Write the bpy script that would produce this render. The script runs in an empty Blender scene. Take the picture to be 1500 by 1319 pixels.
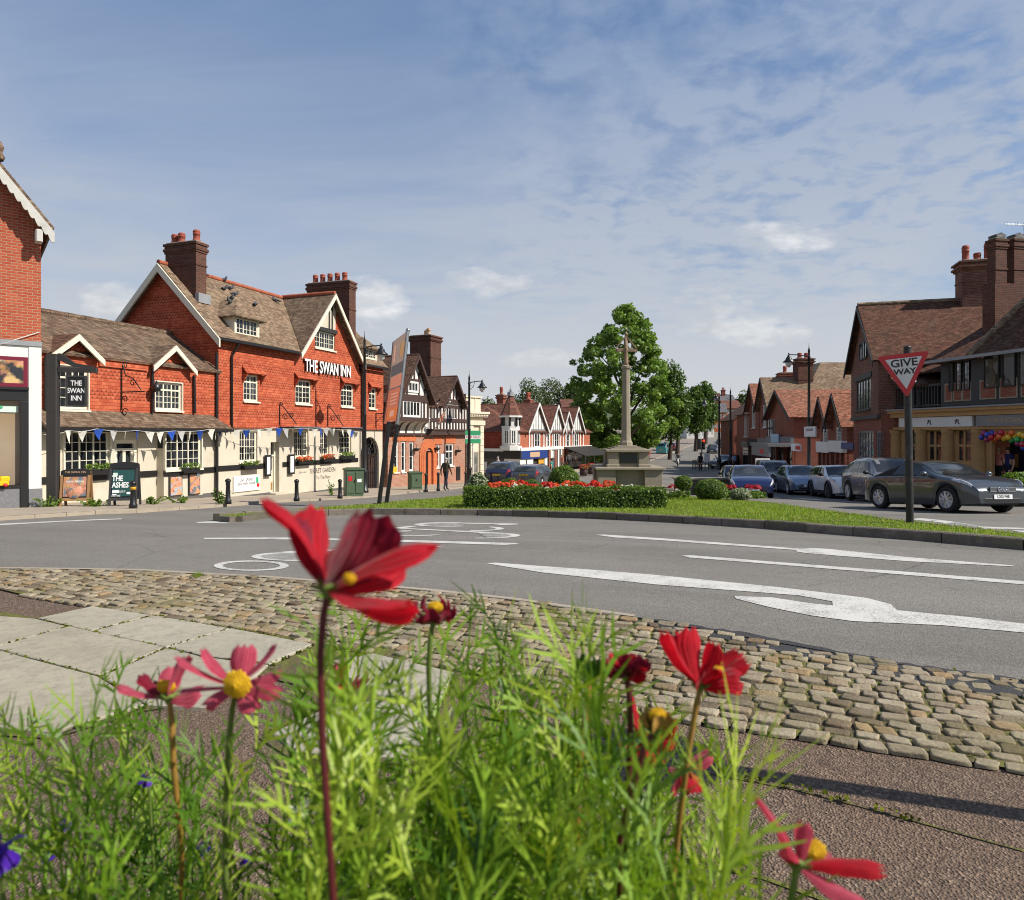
import bpy, bmesh, math, random
import numpy as np
from mathutils import Vector, Matrix
PI=math.pi; R=math.radians
F=1000.0; CX=750.0; HY=637.0; CZ=1.5
SC=bpy.context.scene; COL=SC.collection
rnd=random.Random(7)
# ---------------------------------------------------------------- ground profile
GP=[(-60,0),(7.5,0),(10,-.05),(14,-.27),(20,-.65),(30,-1.27),(40,-1.72),(48,-1.98),(58,-2.12),(80,-2.1),(100,-1.8),(120,-1.35),(150,-.35),(200,2.3),(300,8.5),(420,17),(600,24)]
def g(y):
    for (a,za),(b,zb) in zip(GP,GP[1:]):
        if y<=b:
            t=max(0,(y-a)/(b-a)); return za+(zb-za)*t
    return GP[-1][1]
def ray(px,py,Y):
    return Vector(((px-CX)/F*Y,Y,CZ+(HY-py)/F*Y))
def gpx(px,py,dz=0.0):
    """where the sight line through a photo point meets the ground (+dz)"""
    y=.3; s=(HY-py)/F
    prev=y
    while y<400:
        if CZ+s*y<=g(y)+dz:
            a,b=prev,y
            for _ in range(30):
                m=(a+b)/2
                if CZ+s*m<=g(m)+dz: b=m
                else: a=m
            y=b; break
        prev=y; y+=.1+y*.01
    return Vector(((px-CX)/F*y,y,g(y)+dz))
# ---------------------------------------------------------------- mesh builder
class MB:
    def __init__(s): s.v=[];s.f=[];s.m=[];s.sm=[];s.mi=0
    def add(s,vs,fs,smooth=False):
        o=len(s.v); s.v.extend([tuple(p) for p in vs])
        for f in fs: s.f.append(tuple(i+o for i in f)); s.m.append(s.mi); s.sm.append(smooth)
        return s
    def quad(s,a,b,c,d,smooth=False): return s.add([a,b,c,d],[(0,1,2,3)],smooth)
    def poly(s,ps): return s.add(ps,[tuple(range(len(ps)))])
    def box(s,x0,x1,y0,y1,z0,z1):
        if x0>x1:x0,x1=x1,x0
        if y0>y1:y0,y1=y1,y0
        if z0>z1:z0,z1=z1,z0
        return s.add([(x0,y0,z0),(x1,y0,z0),(x1,y1,z0),(x0,y1,z0),(x0,y0,z1),(x1,y0,z1),(x1,y1,z1),(x0,y1,z1)],
          [(0,3,2,1),(4,5,6,7),(0,1,5,4),(1,2,6,5),(2,3,7,6),(3,0,4,7)])
    def bbox(s,x0,x1,y0,y1,z0,z1,b=.02):
        """box with chamfered vertical and top edges"""
        if x0>x1:x0,x1=x1,x0
        if y0>y1:y0,y1=y1,y0
        def ring(i,z): return [(x0+b+i,y0+i,z),(x1-b-i,y0+i,z),(x1-i,y0+b+i,z),(x1-i,y1-b-i,z),(x1-b-i,y1-i,z),(x0+b+i,y1-i,z),(x0+i,y1-b-i,z),(x0+i,y0+b+i,z)]
        vs=ring(0,z0)+ring(0,z1-b)+ring(b*.7,z1)
        fs=[tuple(range(7,-1,-1)),tuple(range(16,24))]
        for k in (0,8):
            for i in range(8): j=(i+1)%8; fs.append((k+i,k+j,k+8+j,k+8+i))
        return s.add(vs,fs)
    def slab(s,pts,th,up=True):
        """planar polygon pts thickened by th against its normal"""
        P=[Vector(p) for p in pts]; n=Vector((0,0,0))
        for i in range(len(P)): n+=(P[i]-P[0]).cross(P[(i+1)%len(P)]-P[0])
        n.normalize()
        if up and n.z<0: P.reverse(); n=-n
        Q=[p-n*th for p in P]; k=len(P)
        fs=[tuple(range(k)),tuple(range(2*k-1,k-1,-1))]
        for i in range(k): j=(i+1)%k; fs.append((i,k+i,k+j,j))
        return s.add(P+Q,fs)
    def prism(s,pts,d):
        """polygon pts extruded by vector d"""
        P=[Vector(p) for p in pts]; d=Vector(d); k=len(P); Q=[p+d for p in P]
        n=Vector((0,0,0))
        for i in range(k): n+=(P[i]-P[0]).cross(P[(i+1)%k]-P[0])
        if n.dot(d)>0: P,Q=Q,P
        fs=[tuple(range(k)),tuple(range(2*k-1,k-1,-1))]
        for i in range(k): j=(i+1)%k; fs.append((i,k+i,k+j,j))
        return s.add(P+Q,fs)
    def tube(s,pts,r,n=8,smooth=True,caps=True):
        P=[Vector(p) for p in pts]; rs=r if isinstance(r,(list,tuple)) else [r]*len(P)
        vs=[];fs=[]; up=None
        for i,p in enumerate(P):
            t=(P[min(i+1,len(P)-1)]-P[max(i-1,0)]).normalized()
            if up is None:
                up=t.orthogonal().normalized()
            up=(up-t*up.dot(t)); up=up.normalized() if up.length>1e-6 else t.orthogonal().normalized()
            b=t.cross(up)
            for k in range(n):
                a=2*PI*k/n; vs.append(p+(up*math.cos(a)+b*math.sin(a))*rs[i])
        for i in range(len(P)-1):
            for k in range(n):
                j=(k+1)%n; fs.append((i*n+k,i*n+j,i*n+n+j,i*n+n+k))
        s.add(vs,fs,smooth)
        if caps:
            s.add(vs[:n],[tuple(range(n-1,-1,-1))]); s.add(vs[-n:],[tuple(range(n))])
        return s
    def lathe(s,prof,c=(0,0,0),n=16,smooth=True,M=None):
        """profile of (r,z) spun about z at c"""
        vs=[];fs=[];c=Vector(c)
        for r,z in prof:
            for k in range(n):
                a=2*PI*k/n; p=Vector((r*math.cos(a),r*math.sin(a),z))
                vs.append((M@p if M else p)+c)
        for i in range(len(prof)-1):
            for k in range(n):
                j=(k+1)%n; fs.append((i*n+k,i*n+j,i*n+n+j,i*n+n+k))
        fs.append(tuple(range(n-1,-1,-1))); fs.append(tuple((len(prof)-1)*n+k for k in range(n)))
        return s.add(vs,fs,smooth)
    def ball(s,c,r,n=10,sq=(1,1,1),jit=0):
        vs=[];fs=[];c=Vector(c);m=max(5,n//2+1)
        for i in range(m+1):
            th=PI*i/m
            for k in range(n):
                a=2*PI*k/n; q=r*(1+(rnd.uniform(-jit,jit) if jit else 0))
                vs.append(c+Vector((q*math.sin(th)*math.cos(a)*sq[0],q*math.sin(th)*math.sin(a)*sq[1],q*math.cos(th)*sq[2])))
        for i in range(m):
            for k in range(n):
                j=(k+1)%n; fs.append((i*n+k,i*n+n+k,i*n+n+j,i*n+j))
        return s.add(vs,fs,True)
    def wall(s,u0,u1,z0,z1,holes=(),y=0,rev=.13):
        us=sorted(set([u0,u1]+[min(max(h[k],u0),u1) for h in holes for k in (0,1)])); zs=sorted(set([z0,z1]+[min(max(h[k],z0),z1) for h in holes for k in (2,3)]))
        for a,b in zip(us,us[1:]):
            for c,d in zip(zs,zs[1:]):
                if b-a<1e-5 or d-c<1e-5: continue
                mu,mz=(a+b)/2,(c+d)/2
                if any(h[0]<mu<h[1] and h[2]<mz<h[3] for h in holes): continue
                s.quad((a,y,c),(b,y,c),(b,y,d),(a,y,d))
        for h in holes:
            a,b,c,d=h[:4]; e=y+rev
            s.quad((a,y,c),(a,e,c),(a,e,d),(a,y,d)); s.quad((b,y,c),(b,y,d),(b,e,d),(b,e,c))
            s.quad((a,y,d),(a,e,d),(b,e,d),(b,y,d)); s.quad((a,y,c),(b,y,c),(b,e,c),(a,e,c))
        return s
    def ob(s,name,mats,parent=None,loc=(0,0,0),label=None,rot=None):
        me=bpy.data.meshes.new(name); me.from_pydata(s.v,[],s.f)
        if not isinstance(mats,(list,tuple)): mats=[mats]
        for m in mats: me.materials.append(m)
        me.polygons.foreach_set('material_index',s.m); me.polygons.foreach_set('use_smooth',s.sm)
        me.update()
        o=bpy.data.objects.new(name,me); COL.objects.link(o); o.location=loc
        if rot: o.rotation_euler=rot
        if parent: o.parent=parent
        if label: o['label']=label
        return o
def tag(o,label,cat,group=None,kind=None):
    if label: o['label']=label
    if cat: o['category']=cat
    if group: o['group']=group
    if kind: o['kind']=kind
    return o
def thing(name,label,cat,loc=(0,0,0),rz=0,group=None):
    o=bpy.data.objects.new(name,None); COL.objects.link(o); o.location=loc; o.rotation_euler=(0,0,rz); o.empty_display_size=.3
    return tag(o,label,cat,group)
def dup(root,loc=None,rz=None,label=None,group=None,scale=None):
    def cp(o,par):
        c=o.copy(); COL.objects.link(c)
        if par: c.parent=par
        for ch in kids.get(o.name,[]): cp(ch,c)
        return c
    kids={}
    st=[root]
    while st:
        o=st.pop(); kids[o.name]=list(o.children); st+=kids[o.name]
    r=cp(root,None)
    if loc is not None: r.location=loc
    if rz is not None: r.rotation_euler=(0,0,rz)
    if label: r['label']=label
    if group: r['group']=group
    if scale: r.scale=(scale,)*3
    return r
def text(name,body,size,mat_,parent,M,ext=.004,align='CENTER',xs=1.0,bold=0.0,label=None):
    """lettering turned into a mesh; M places it (text lies in its local xy plane)"""
    cu=bpy.data.curves.new('lettering','FONT'); cu.body=body; cu.size=size; cu.align_x=align; cu.align_y='CENTER'; cu.extrude=ext; cu.offset=bold; cu.resolution_u=3
    t=bpy.data.objects.new('tmp',cu); COL.objects.link(t)
    bpy.context.view_layer.update()
    me=bpy.data.meshes.new_from_object(t.evaluated_get(bpy.context.evaluated_depsgraph_get()))
    bpy.data.objects.remove(t); bpy.data.curves.remove(cu)
    me.transform(Matrix.Diagonal((xs,1,1,1))); me.transform(M); me.materials.clear(); me.materials.append(mat_); me.name=name
    o=bpy.data.objects.new(name,me); COL.objects.link(o); o.parent=parent
    if label: o['label']=label
    return o
MW=Matrix.Rotation(PI/2,4,'X')       # text upright, facing -y
def mw(x,y,z): return Matrix.Translation((x,y,z))@MW
# ---------------------------------------------------------------- materials
class NT:
    def __init__(s,name,world=None):
        if world: s.t=world.node_tree
        else:
            s.m=bpy.data.materials.new(name); s.m.use_nodes=True; s.t=s.m.node_tree
        s.t.nodes.clear()
    def n(s,typ,**kw):
        nd=s.t.nodes.new(typ)
        for k,v in kw.items():
            if k[0]=='_':
                setattr(nd,k[1:],v)
            else:
                i=nd.inputs[int(k[1:])] if (k[0]=='i' and k[1:].isdigit()) else nd.inputs[k.replace('__',' ')]
                if isinstance(v,bpy.types.NodeSocket): s.t.links.new(v,i)
                elif isinstance(v,tuple) and len(v)==3 and i.type=='RGBA': i.default_value=(*v,1)
                else: i.default_value=v
        return nd
    def math(s,op,a,b=0.0,c=0.0,clamp=False):
        nd=s.n('ShaderNodeMath',_operation=op,_use_clamp=clamp,i0=a,i1=b)
        if op in('MULTIPLY_ADD','SMOOTH_MIN','COMPARE','WRAP'): 
            if isinstance(c,bpy.types.NodeSocket): s.t.links.new(c,nd.inputs[2])
            else: nd.inputs[2].default_value=c
        return nd.outputs[0]
    def mix(s,f,a,b,mode='MIX'):
        nd=s.n('ShaderNodeMix',_data_type='RGBA',_blend_type=mode,i0=f,i6=a,i7=b); return nd.outputs[2]
    def ramp(s,f,stops,interp='LINEAR'):
        nd=s.n('ShaderNodeValToRGB',Fac=f); cr=nd.color_ramp; cr.interpolation=interp
        while len(cr.elements)<len(stops): cr.elements.new(.5)
        for e,(p,c) in zip(cr.elements,stops):
            e.position=p; e.color=(*c,1) if not isinstance(c,(int,float)) else (c,c,c,1)
        return nd.outputs[0]
    def noise(s,co,scale,det=4,rough=.6,col=False,dist=0):
        nd=s.n('ShaderNodeTexNoise',Vector=co,Scale=scale,Detail=det,Roughness=rough,Distortion=dist); return nd.outputs['Color' if col else 'Fac']
    def obj(s): return s.n('ShaderNodeTexCoord').outputs['Object']
    def sep(s,v): return s.n('ShaderNodeSeparateXYZ',i0=v).outputs
    def comb(s,x,y,z=0.0): return s.n('ShaderNodeCombineXYZ',i0=x,i1=y,i2=z).outputs[0]
    def out(s,sh,disp=None):
        s.n('ShaderNodeOutputMaterial',Surface=sh); return s.m
    def bump(s,h,st=.4,d=.01): return s.n('ShaderNodeBump',Height=h,Strength=st,Distance=d).outputs[0]
    def pbr(s,col,rough=.7,nrm=None,**kw):
        b=s.n('ShaderNodeBsdfPrincipled',Base__Color=col,Roughness=rough,**kw)
        if nrm is not None: s.t.links.new(nrm,b.inputs['Normal'])
        return b.outputs[0]
def V3(c,k): return tuple(min(1,x*k) for x in c)
def wallco(t):
    """(along wall, up) from object coordinates, for walls square to the building"""
    x,y,z=t.sep(t.obj())[:3]; return t.math('ADD',x,y),z
def plain(name,c,rough=.7,var=.12,sc=3.0,bump=.15,bd=.004,spec=.4,metal=0.0,dirt=None):
    t=NT(name); co=t.obj()
    n=t.noise(co,sc,5); n2=t.noise(co,sc*9,3)
    col=t.mix(n,V3(c,1-var*1.6),V3(c,1+var*1.4)); col=t.mix(t.math('MULTIPLY',n2,.5),col,V3(c,1-var),'MIX')
    if dirt:
        m=t.ramp(t.noise(co,sc*.6,6,.7),[(.52,0),(.72,1)]); col=t.mix(t.math('MULTIPLY',m,.6),col,dirt)
    return t.out(t.pbr(col,t.math('MULTIPLY_ADD',n2,.15,rough-.07),t.bump(n2,bump,bd),Specular__IOR__Level=spec,Metallic=metal))
def brick(name,c1,c2,mortar=(.35,.3,.25),w=.225,h=.075,ms=.012,var=.5,bump=.6,lump=0.0):
    t=NT(name); a,z=wallco(t); v=t.comb(a,z)
    b=t.n('ShaderNodeTexBrick',Vector=v,Color1=c1,Color2=c2,Mortar=mortar,Scale=1.0,Mortar__Size=ms,Bias=0.0,Brick__Width=w,Row__Height=h,Mortar__Smooth=.3)
    n=t.noise(t.obj(),1.2,5,.65); n2=t.noise(t.obj(),22,3)
    col=t.mix(t.ramp(n,[(.3,0),(.7,1)]),b.outputs[0],t.mix(1.0,b.outputs[0],(1-var*.5,1-var*.62,1-var*.62),'MULTIPLY'))
    col=t.mix(.35,col,t.mix(1.0,col,t.ramp(n2,[(.3,.6),(.7,1.25)]),'MULTIPLY'))
    hgt=t.math('ADD',t.math('MULTIPLY',b.outputs['Fac'],-1.0),t.math('MULTIPLY',n2,.5))
    return t.out(t.pbr(col,.85,t.bump(hgt,bump,.012),Specular__IOR__Level=.25))
def tilehung(name,c1,c2,dark,w=.17,h=.115,band=.69,scal=.5):
    """hanging tiles in alternate bands of plain and scalloped tails"""
    t=NT(name); a,z=wallco(t)
    row=t.math('FLOOR',t.math('DIVIDE',z,h)); fz=t.math('FRACT',t.math('DIVIDE',z,h))
    ua=t.math('ADD',t.math('DIVIDE',a,w),t.math('MULTIPLY',row,.5)); fu=t.math('FRACT',ua); cell=t.math('FLOOR',ua)
    d=t.math('ABSOLUTE',t.math('SUBTRACT',t.math('MULTIPLY',fu,2.0),1.0))
    edge=t.math('MULTIPLY',t.math('POWER',d,2.2),.62)
    isb=t.math('LESS_THAN',t.math('FRACT',t.math('DIVIDE',z,band)),scal)
    lim=t.math('ADD',t.math('MULTIPLY',edge,isb),.10)
    sh=t.math('LESS_THAN',fz,lim)                      # lower edge gap under each tail
    gap=t.math('GREATER_THAN',d,.95)
    wn=t.n('ShaderNodeTexWhiteNoise',Vector=t.comb(cell,row),_noise_dimensions='3D').outputs[0]
    col=t.mix(wn,c1,c2); n=t.noise(t.obj(),1.0,5)
    col=t.mix(t.ramp(n,[(.35,0),(.75,.65)]),col,t.mix(1.0,col,(.62,.52,.5),'MULTIPLY'))
    k=t.math('MAXIMUM',sh,t.math('MULTIPLY',gap,.55))
    col=t.mix(t.math('MULTIPLY',k,.72),col,dark)
    hg=t.math('ADD',t.math('MULTIPLY',fz,-1.0),t.math('MULTIPLY',k,-.9))
    return t.out(t.pbr(col,.85,t.bump(hg,.5,.02),Specular__IOR__Level=.2))
def rooftile(name,c1,c2,c3,w=.17,h=.1,k=1.45,lichen=(.3,.28,.16),la=.3):
    t=NT(name); a,z=wallco(t); zz=t.math('MULTIPLY',z,k)
    b=t.n('ShaderNodeTexBrick',Vector=t.comb(a,zz),Color1=c1,Color2=c2,Mortar=V3(c1,.35),Scale=1.0,Mortar__Size=.008,Brick__Width=w,Row__Height=h,Mortar__Smooth=.2,Bias=-.1)
    fz=t.math('FRACT',t.math('DIVIDE',zz,h))
    n=t.noise(t.obj(),.9,6,.7); n2=t.noise(t.obj(),7,4,.7); n3=t.noise(t.obj(),26,2)
    col=t.mix(t.ramp(n,[(.35,0),(.68,.85)]),b.outputs[0],c3)
    col=t.mix(t.ramp(n2,[(.56,0),(.7,la)]),col,lichen)
    wn=t.n('ShaderNodeTexWhiteNoise',Vector=t.comb(t.math('FLOOR',t.math('ADD',t.math('DIVIDE',a,w),t.math('MULTIPLY',t.math('FLOOR',t.math('DIVIDE',zz,h)),.5))),t.math('FLOOR',t.math('DIVIDE',zz,h))),_noise_dimensions='3D').outputs[0]
    col=t.mix(.8,col,t.mix(1.0,col,t.ramp(wn,[(.0,.55),(.6,1.0),(1.0,1.55)]),'MULTIPLY'))
    col=t.mix(.6,col,t.mix(1.0,col,t.ramp(n3,[(.3,.5),(.7,1.4)]),'MULTIPLY'))
    hg=t.math('ADD',t.math('MULTIPLY',fz,-1.0),t.math('MULTIPLY',n3,.7))
    return t.out(t.pbr(col,.9,t.bump(hg,.7,.03),Specular__IOR__Level=.15))
def glassy(name,c=(.012,.014,.016),rough=.04,wav=.02):
    t=NT(name); co=t.obj(); n=t.noise(co,1.7,2)
    col=t.mix(t.ramp(t.noise(co,1.1,2),[(.45,0),(.6,1)]),c,tuple(x*2.4+.006 for x in c))
    return t.out(t.pbr(col,rough,t.bump(n,.25,wav),Specular__IOR__Level=.55))
def paint(name,c,flake=0.0,rough=.3,coat=1.0):
    t=NT(name); n=t.noise(t.obj(),14,3); 
    col=t.mix(n,V3(c,.9),V3(c,1.08))
    return t.out(t.pbr(col,rough,None,Metallic=flake,Coat__Weight=coat,Coat__Roughness=.04))
def leafmat(name,c1,c2,tr=.35,rough=.5,sc=6.0,spec=.35,c3=None):
    t=NT(name); co=t.obj(); n=t.noise(co,sc,3,.6)
    oi=t.n('ShaderNodeNewGeometry').outputs['Random Per Island']
    col=t.mix(t.ramp(t.math('ADD',t.math('MULTIPLY',n,.6),t.math('MULTIPLY',oi,.4)),[(.28,0),(.72,1)]),c1,c2)
    if c3: col=t.mix(t.ramp(oi,[(.86,0),(.9,1)],'CONSTANT'),col,c3)
    p=t.pbr(col,rough,None,Specular__IOR__Level=spec)
    tb=t.n('ShaderNodeBsdfTranslucent',Color=t.mix(1.0,col,(1.25,1.25,.6),'MULTIPLY')).outputs[0]
    return t.out(t.n('ShaderNodeMixShader',i0=tr,i1=p,i2=tb).outputs[0])
M={}
M['brick_orange']=brick('orange_brick',(.36,.06,.026),(.46,.1,.046),(.38,.23,.15),var=.25)
M['brick_pink']=brick('pinkish_brick',(.36,.13,.075),(.46,.19,.11),(.42,.34,.27),var=.25)
M['brick_red']=brick('deep_red_brick',(.25,.055,.032),(.32,.085,.05),(.25,.18,.13),var=.5)
M['brick_dark']=brick('dark_brick',(.085,.032,.022),(.15,.055,.035),(.12,.09,.07),var=.5)  # on the pub chimneys this dark tone carries their shade in the colour
M['brick_old']=brick('mottled_old_brick',(.13,.042,.028),(.24,.085,.05),(.24,.19,.15),var=.6)
M['brick_bright']=brick('bright_rubbed_brick',(.5,.12,.045),(.56,.16,.06),(.45,.2,.1),ms=.006,var=.15,bump=.3)
M['tile_hung']=tilehung('hung_clay_tiles',(.39,.075,.034),(.52,.135,.065),(.075,.02,.013))
M['tile_hung_dark']=tilehung('dull_hung_clay_tiles',(.36,.052,.026),(.43,.085,.04),(.06,.014,.01))
M['tile_plain_red']=tilehung('plain_hung_red_tiles',(.2,.038,.026),(.27,.06,.037),(.05,.012,.01),scal=0.0)
M['roof_brown']=rooftile('weathered_brown_tiles',(.13,.082,.056),(.19,.12,.082),(.155,.118,.082))
M['roof_tan']=rooftile('tan_lichened_tiles',(.19,.12,.08),(.25,.165,.11),(.22,.17,.11),lichen=(.34,.28,.17))
M['roof_red']=rooftile('red_clay_tiles',(.17,.065,.045),(.23,.095,.065),(.13,.072,.055),lichen=(.3,.2,.13))
M['roof_orange']=rooftile('orange_clay_tiles',(.27,.105,.062),(.34,.14,.085),(.2,.1,.068),lichen=(.36,.24,.15))
M['roof_dark']=rooftile('dark_brown_tiles',(.10,.055,.04),(.14,.08,.055),(.12,.07,.05),la=.15)
M['roof_maroon']=rooftile('maroon_clay_tiles',(.105,.044,.029),(.15,.064,.04),(.085,.05,.034),lichen=(.26,.17,.07),la=.25)
M['slate']=rooftile('grey_slates',(.13,.13,.14),(.17,.17,.18),(.15,.15,.155),la=.1)
M['ridge']=plain('terracotta_ridge',(.36,.1,.05),.8,.25)
M['pot']=plain('terracotta_pot',(.3,.07,.04),.75,.2,8)
M['pot_buff']=plain('buff_pot',(.5,.33,.2),.75,.2,8)
M['cream']=plain('cream_render',(.55,.50,.40),.8,.12,1.5,.15,dirt=(.4,.34,.24))
M['cream_paint']=plain('cream_paint',(.66,.62,.50),.55,.04,4,.06)
M['white_paint']=plain('white_paint',(.68,.67,.63),.5,.03,4,.05)
M['white_wall']=plain('white_stucco',(.66,.65,.61),.8,.05,1.2,.15,dirt=(.5,.48,.42))
M['black_paint']=plain('black_paint',(.018,.017,.017),.38,.2,6,.1)
M['iron']=plain('black_iron',(.012,.012,.013),.35,.2,10,.1,spec=.5)
M['timber_dark']=plain('dark_brown_timber',(.06,.032,.026),.7,.3,5,.3)
M['timber_black']=plain('black_oak',(.03,.028,.027),.65,.3,5,.3)
M['timber_grey']=plain('grey_black_timber',(.04,.042,.043),.6,.25,5,.3)
M['plinth']=plain('grey_plinth',(.11,.105,.1),.8,.25,5,.3)
M['granite']=plain('grey_granite',(.2,.2,.21),.45,.4,30,.1)
M['stone']=plain('weathered_stone',(.29,.25,.185),.9,.2,2.5,.35,.01,dirt=(.2,.175,.14))
M['stone_dark']=plain('dirty_stone',(.24,.21,.17),.9,.25,2.5,.35,.01,dirt=(.1,.09,.075))
M['stone_gold']=plain('golden_sandstone',(.45,.27,.115),.9,.15,3,.3,.008,dirt=(.3,.17,.08))
M['stone_cream']=plain('pale_cream_stone',(.64,.565,.43),.85,.06,2,.2,.006,dirt=(.5,.43,.32))
M['lead']=plain('lead_sheet',(.26,.27,.28),.5,.2,4,.2)
M['glass']=glassy('dark_window_glass')
M['glass_shop']=glassy('shop_window_glass',(.02,.018,.016))
M['glass_pale']=glassy('curtained_window_glass',(.12,.12,.11),.06)
M['glass_car']=glassy('tinted_car_glass',(.022,.025,.027),.015,.0)
M['steel']=plain('galvanised_steel',(.45,.46,.47),.35,.1,12,.05,metal=.9)
M['chrome']=plain('chrome',(.75,.75,.76),.12,.03,5,0.0,metal=1.0)
M['rubber']=plain('tyre_rubber',(.016,.016,.017),.8,.2,20,.2)
M['plastic_black']=plain('black_plastic',(.014,.014,.015),.5,.1,10,.05)
M['white_plain']=plain('white_enamel',(.78,.78,.77),.4,.02,4,0.0)
M['red_plain']=plain('red_enamel',(.55,.02,.025),.4,.05,4,0.0)
M['blue_plain']=plain('blue_enamel',(.018,.045,.19),.4,.05,4,0.0)
M['green_plain']=plain('green_enamel',(.05,.36,.16),.4,.05,4,0.0)
M['grey_plain']=plain('grey_board',(.2,.2,.2),.5,.08,4,0.0)
M['cabinet_green']=plain('dull_green_metal',(.075,.115,.065),.5,.18,4,.1,dirt=(.04,.06,.04))
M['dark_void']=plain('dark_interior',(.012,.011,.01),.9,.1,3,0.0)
# ---------------------------------------------------------------- sky, sun, camera
SUNH=Vector((.945,-.327)).normalized(); ELEV=R(41)
def make_world():
    w=bpy.data.worlds.new('World'); SC.world=w; w.use_nodes=True
    t=NT('w',w)
    sky=t.n('ShaderNodeTexSky',_sky_type='NISHITA',_sun_disc=False,_sun_elevation=ELEV,_sun_rotation=math.atan2(SUNH.x,SUNH.y),_air_density=1.2,_dust_density=.6,_ozone_density=1.6,_altitude=100)
    d=t.n('ShaderNodeTexCoord').outputs['Generated']
    x,y,z=t.sep(d)[:3]; zc=t.math('MAXIMUM',z,0.0); den=t.math('ADD',zc,.13)
    p=t.comb(t.math('DIVIDE',x,den),t.math('DIVIDE',y,den))
    # high thin veil, streaky
    p2=t.n('ShaderNodeMapping',Vector=p,Rotation=(0,0,.5),Scale=(.8,1.5,1)).outputs[0]
    veil=t.ramp(t.noise(p2,1.1,7,.6,dist=.5),[(.36,.0),(.66,1)])
    hor=t.math('POWER',t.math('SUBTRACT',1.0,zc),2.0)            # more cloud towards the horizon
    v=t.math('ADD',t.math('MULTIPLY',veil,.42),t.math('MULTIPLY_ADD',hor,.82,.2),clamp=True)
    # mackerel ripples to the east
    n1=t.noise(p,8.0,5,.58,dist=.25); n2=t.noise(p,1.3,3)
    rip=t.ramp(n1,[(.36,0),(.58,1)])
    we=t.math('MULTIPLY',t.ramp(t.math('ADD',t.math('MULTIPLY',x,.9),n2),[(.38,0),(.75,1)]),t.ramp(zc,[(.12,0),(.3,1)]))
    v=t.math('ADD',v,t.math('MULTIPLY',we,t.math('MULTIPLY_ADD',rip,.66,-.28)),clamp=True)
    # a clear rift low in the east
    rift=t.math('MULTIPLY',t.ramp(t.math('SUBTRACT',x,t.math('MULTIPLY',zc,.45)),[(.38,0),(.5,1)]),t.ramp(zc,[(.02,0),(.09,1),(.2,1),(.3,0)]))
    v=t.math('SUBTRACT',v,t.math('MULTIPLY',rift,.5),clamp=True)
    veilc=t.mix(t.ramp(zc,[(0,0),(.5,1)]),(5.6,5.75,5.9),(2.5,3.3,4.8))
    skyc=t.mix(1.0,sky.outputs[0],(.66,.82,1.02),'MULTIPLY')
    col=t.mix(v,skyc,veilc)
    # a few small cumulus above the roofs
    pc=t.comb(t.math('MULTIPLY',t.math('DIVIDE',x,y),1.0),t.math('MULTIPLY',t.math('DIVIDE',z,y),2.2))
    nc=t.noise(pc,16,5,.55); tot=None
    for (px,py,sx,sy) in [(1040,450,58,30),(1100,484,112,27),(715,412,62,26),(790,525,64,18),(545,440,60,44),(160,445,60,34),(1150,345,80,26)]:
        ax=(px-CX)/F; az=(HY-py)/F
        dx=t.math('MULTIPLY',t.math('SUBTRACT',t.math('DIVIDE',x,y),ax),F/sx); dz=t.math('MULTIPLY',t.math('SUBTRACT',t.math('DIVIDE',z,y),az),F/sy)
        q=t.math('SUBTRACT',1.0,t.math('ADD',t.math('MULTIPLY',dx,dx),t.math('MULTIPLY',dz,dz)))
        q=t.math('MINIMUM',t.math('ADD',q,t.math('MULTIPLY_ADD',nc,3.2,-1.75)),t.math('MULTIPLY_ADD',q,3.0,1.2))
        q=t.math('MULTIPLY',q,1.1,clamp=True)
        tot=q if tot is None else t.math('MAXIMUM',tot,q)
    tot=t.math('MULTIPLY',tot,t.math('GREATER_THAN',y,.05))
    cc=t.mix(t.ramp(t.noise(pc,9,4),[(.35,0),(.65,1)]),(4.9,5.1,5.3),(8.6,8.5,8.3))
    col=t.mix(t.math('MULTIPLY',tot,.62),col,cc)
    bg=t.n('ShaderNodeBackground',Color=col,Strength=.092)
    t.n('ShaderNodeOutputWorld',Surface=bg.outputs[0])
make_world()
sl=bpy.data.lights.new('sun','SUN'); sl.energy=5.0; sl.angle=R(.53); sl.color=(1,.93,.83)
so=bpy.data.objects.new('sun',sl); COL.objects.link(so); so.location=(30,-20,40)
so.rotation_euler=Vector((-SUNH.x*math.cos(ELEV),-SUNH.y*math.cos(ELEV),-math.sin(ELEV))).to_track_quat('-Z','Y').to_euler()
cd=bpy.data.cameras.new('camera'); cam=bpy.data.objects.new('camera',cd); COL.objects.link(cam); SC.camera=cam
cam.location=(0,0,CZ); cam.rotation_euler=(R(90),0,0); cd.sensor_width=36; cd.sensor_fit='HORIZONTAL'; cd.lens=24.0*F/1000
cd.shift_y=-(1319/2-HY)/1500; cd.clip_end=2000; cd.clip_start=.05
cd.dof.use_dof=True; cd.dof.focus_distance=7.5; cd.dof.aperture_fstop=9.5
SC.view_settings.view_transform='Standard'; SC.view_settings.look='None'; SC.view_settings.exposure=.36; SC.view_settings.gamma=1; SC.view_settings.use_curve_mapping=False
SC.cycles.use_denoising=True; SC.cycles.filter_width=1.05; SC.cycles.max_bounces=6; SC.cycles.transparent_max_bounces=8
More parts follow.
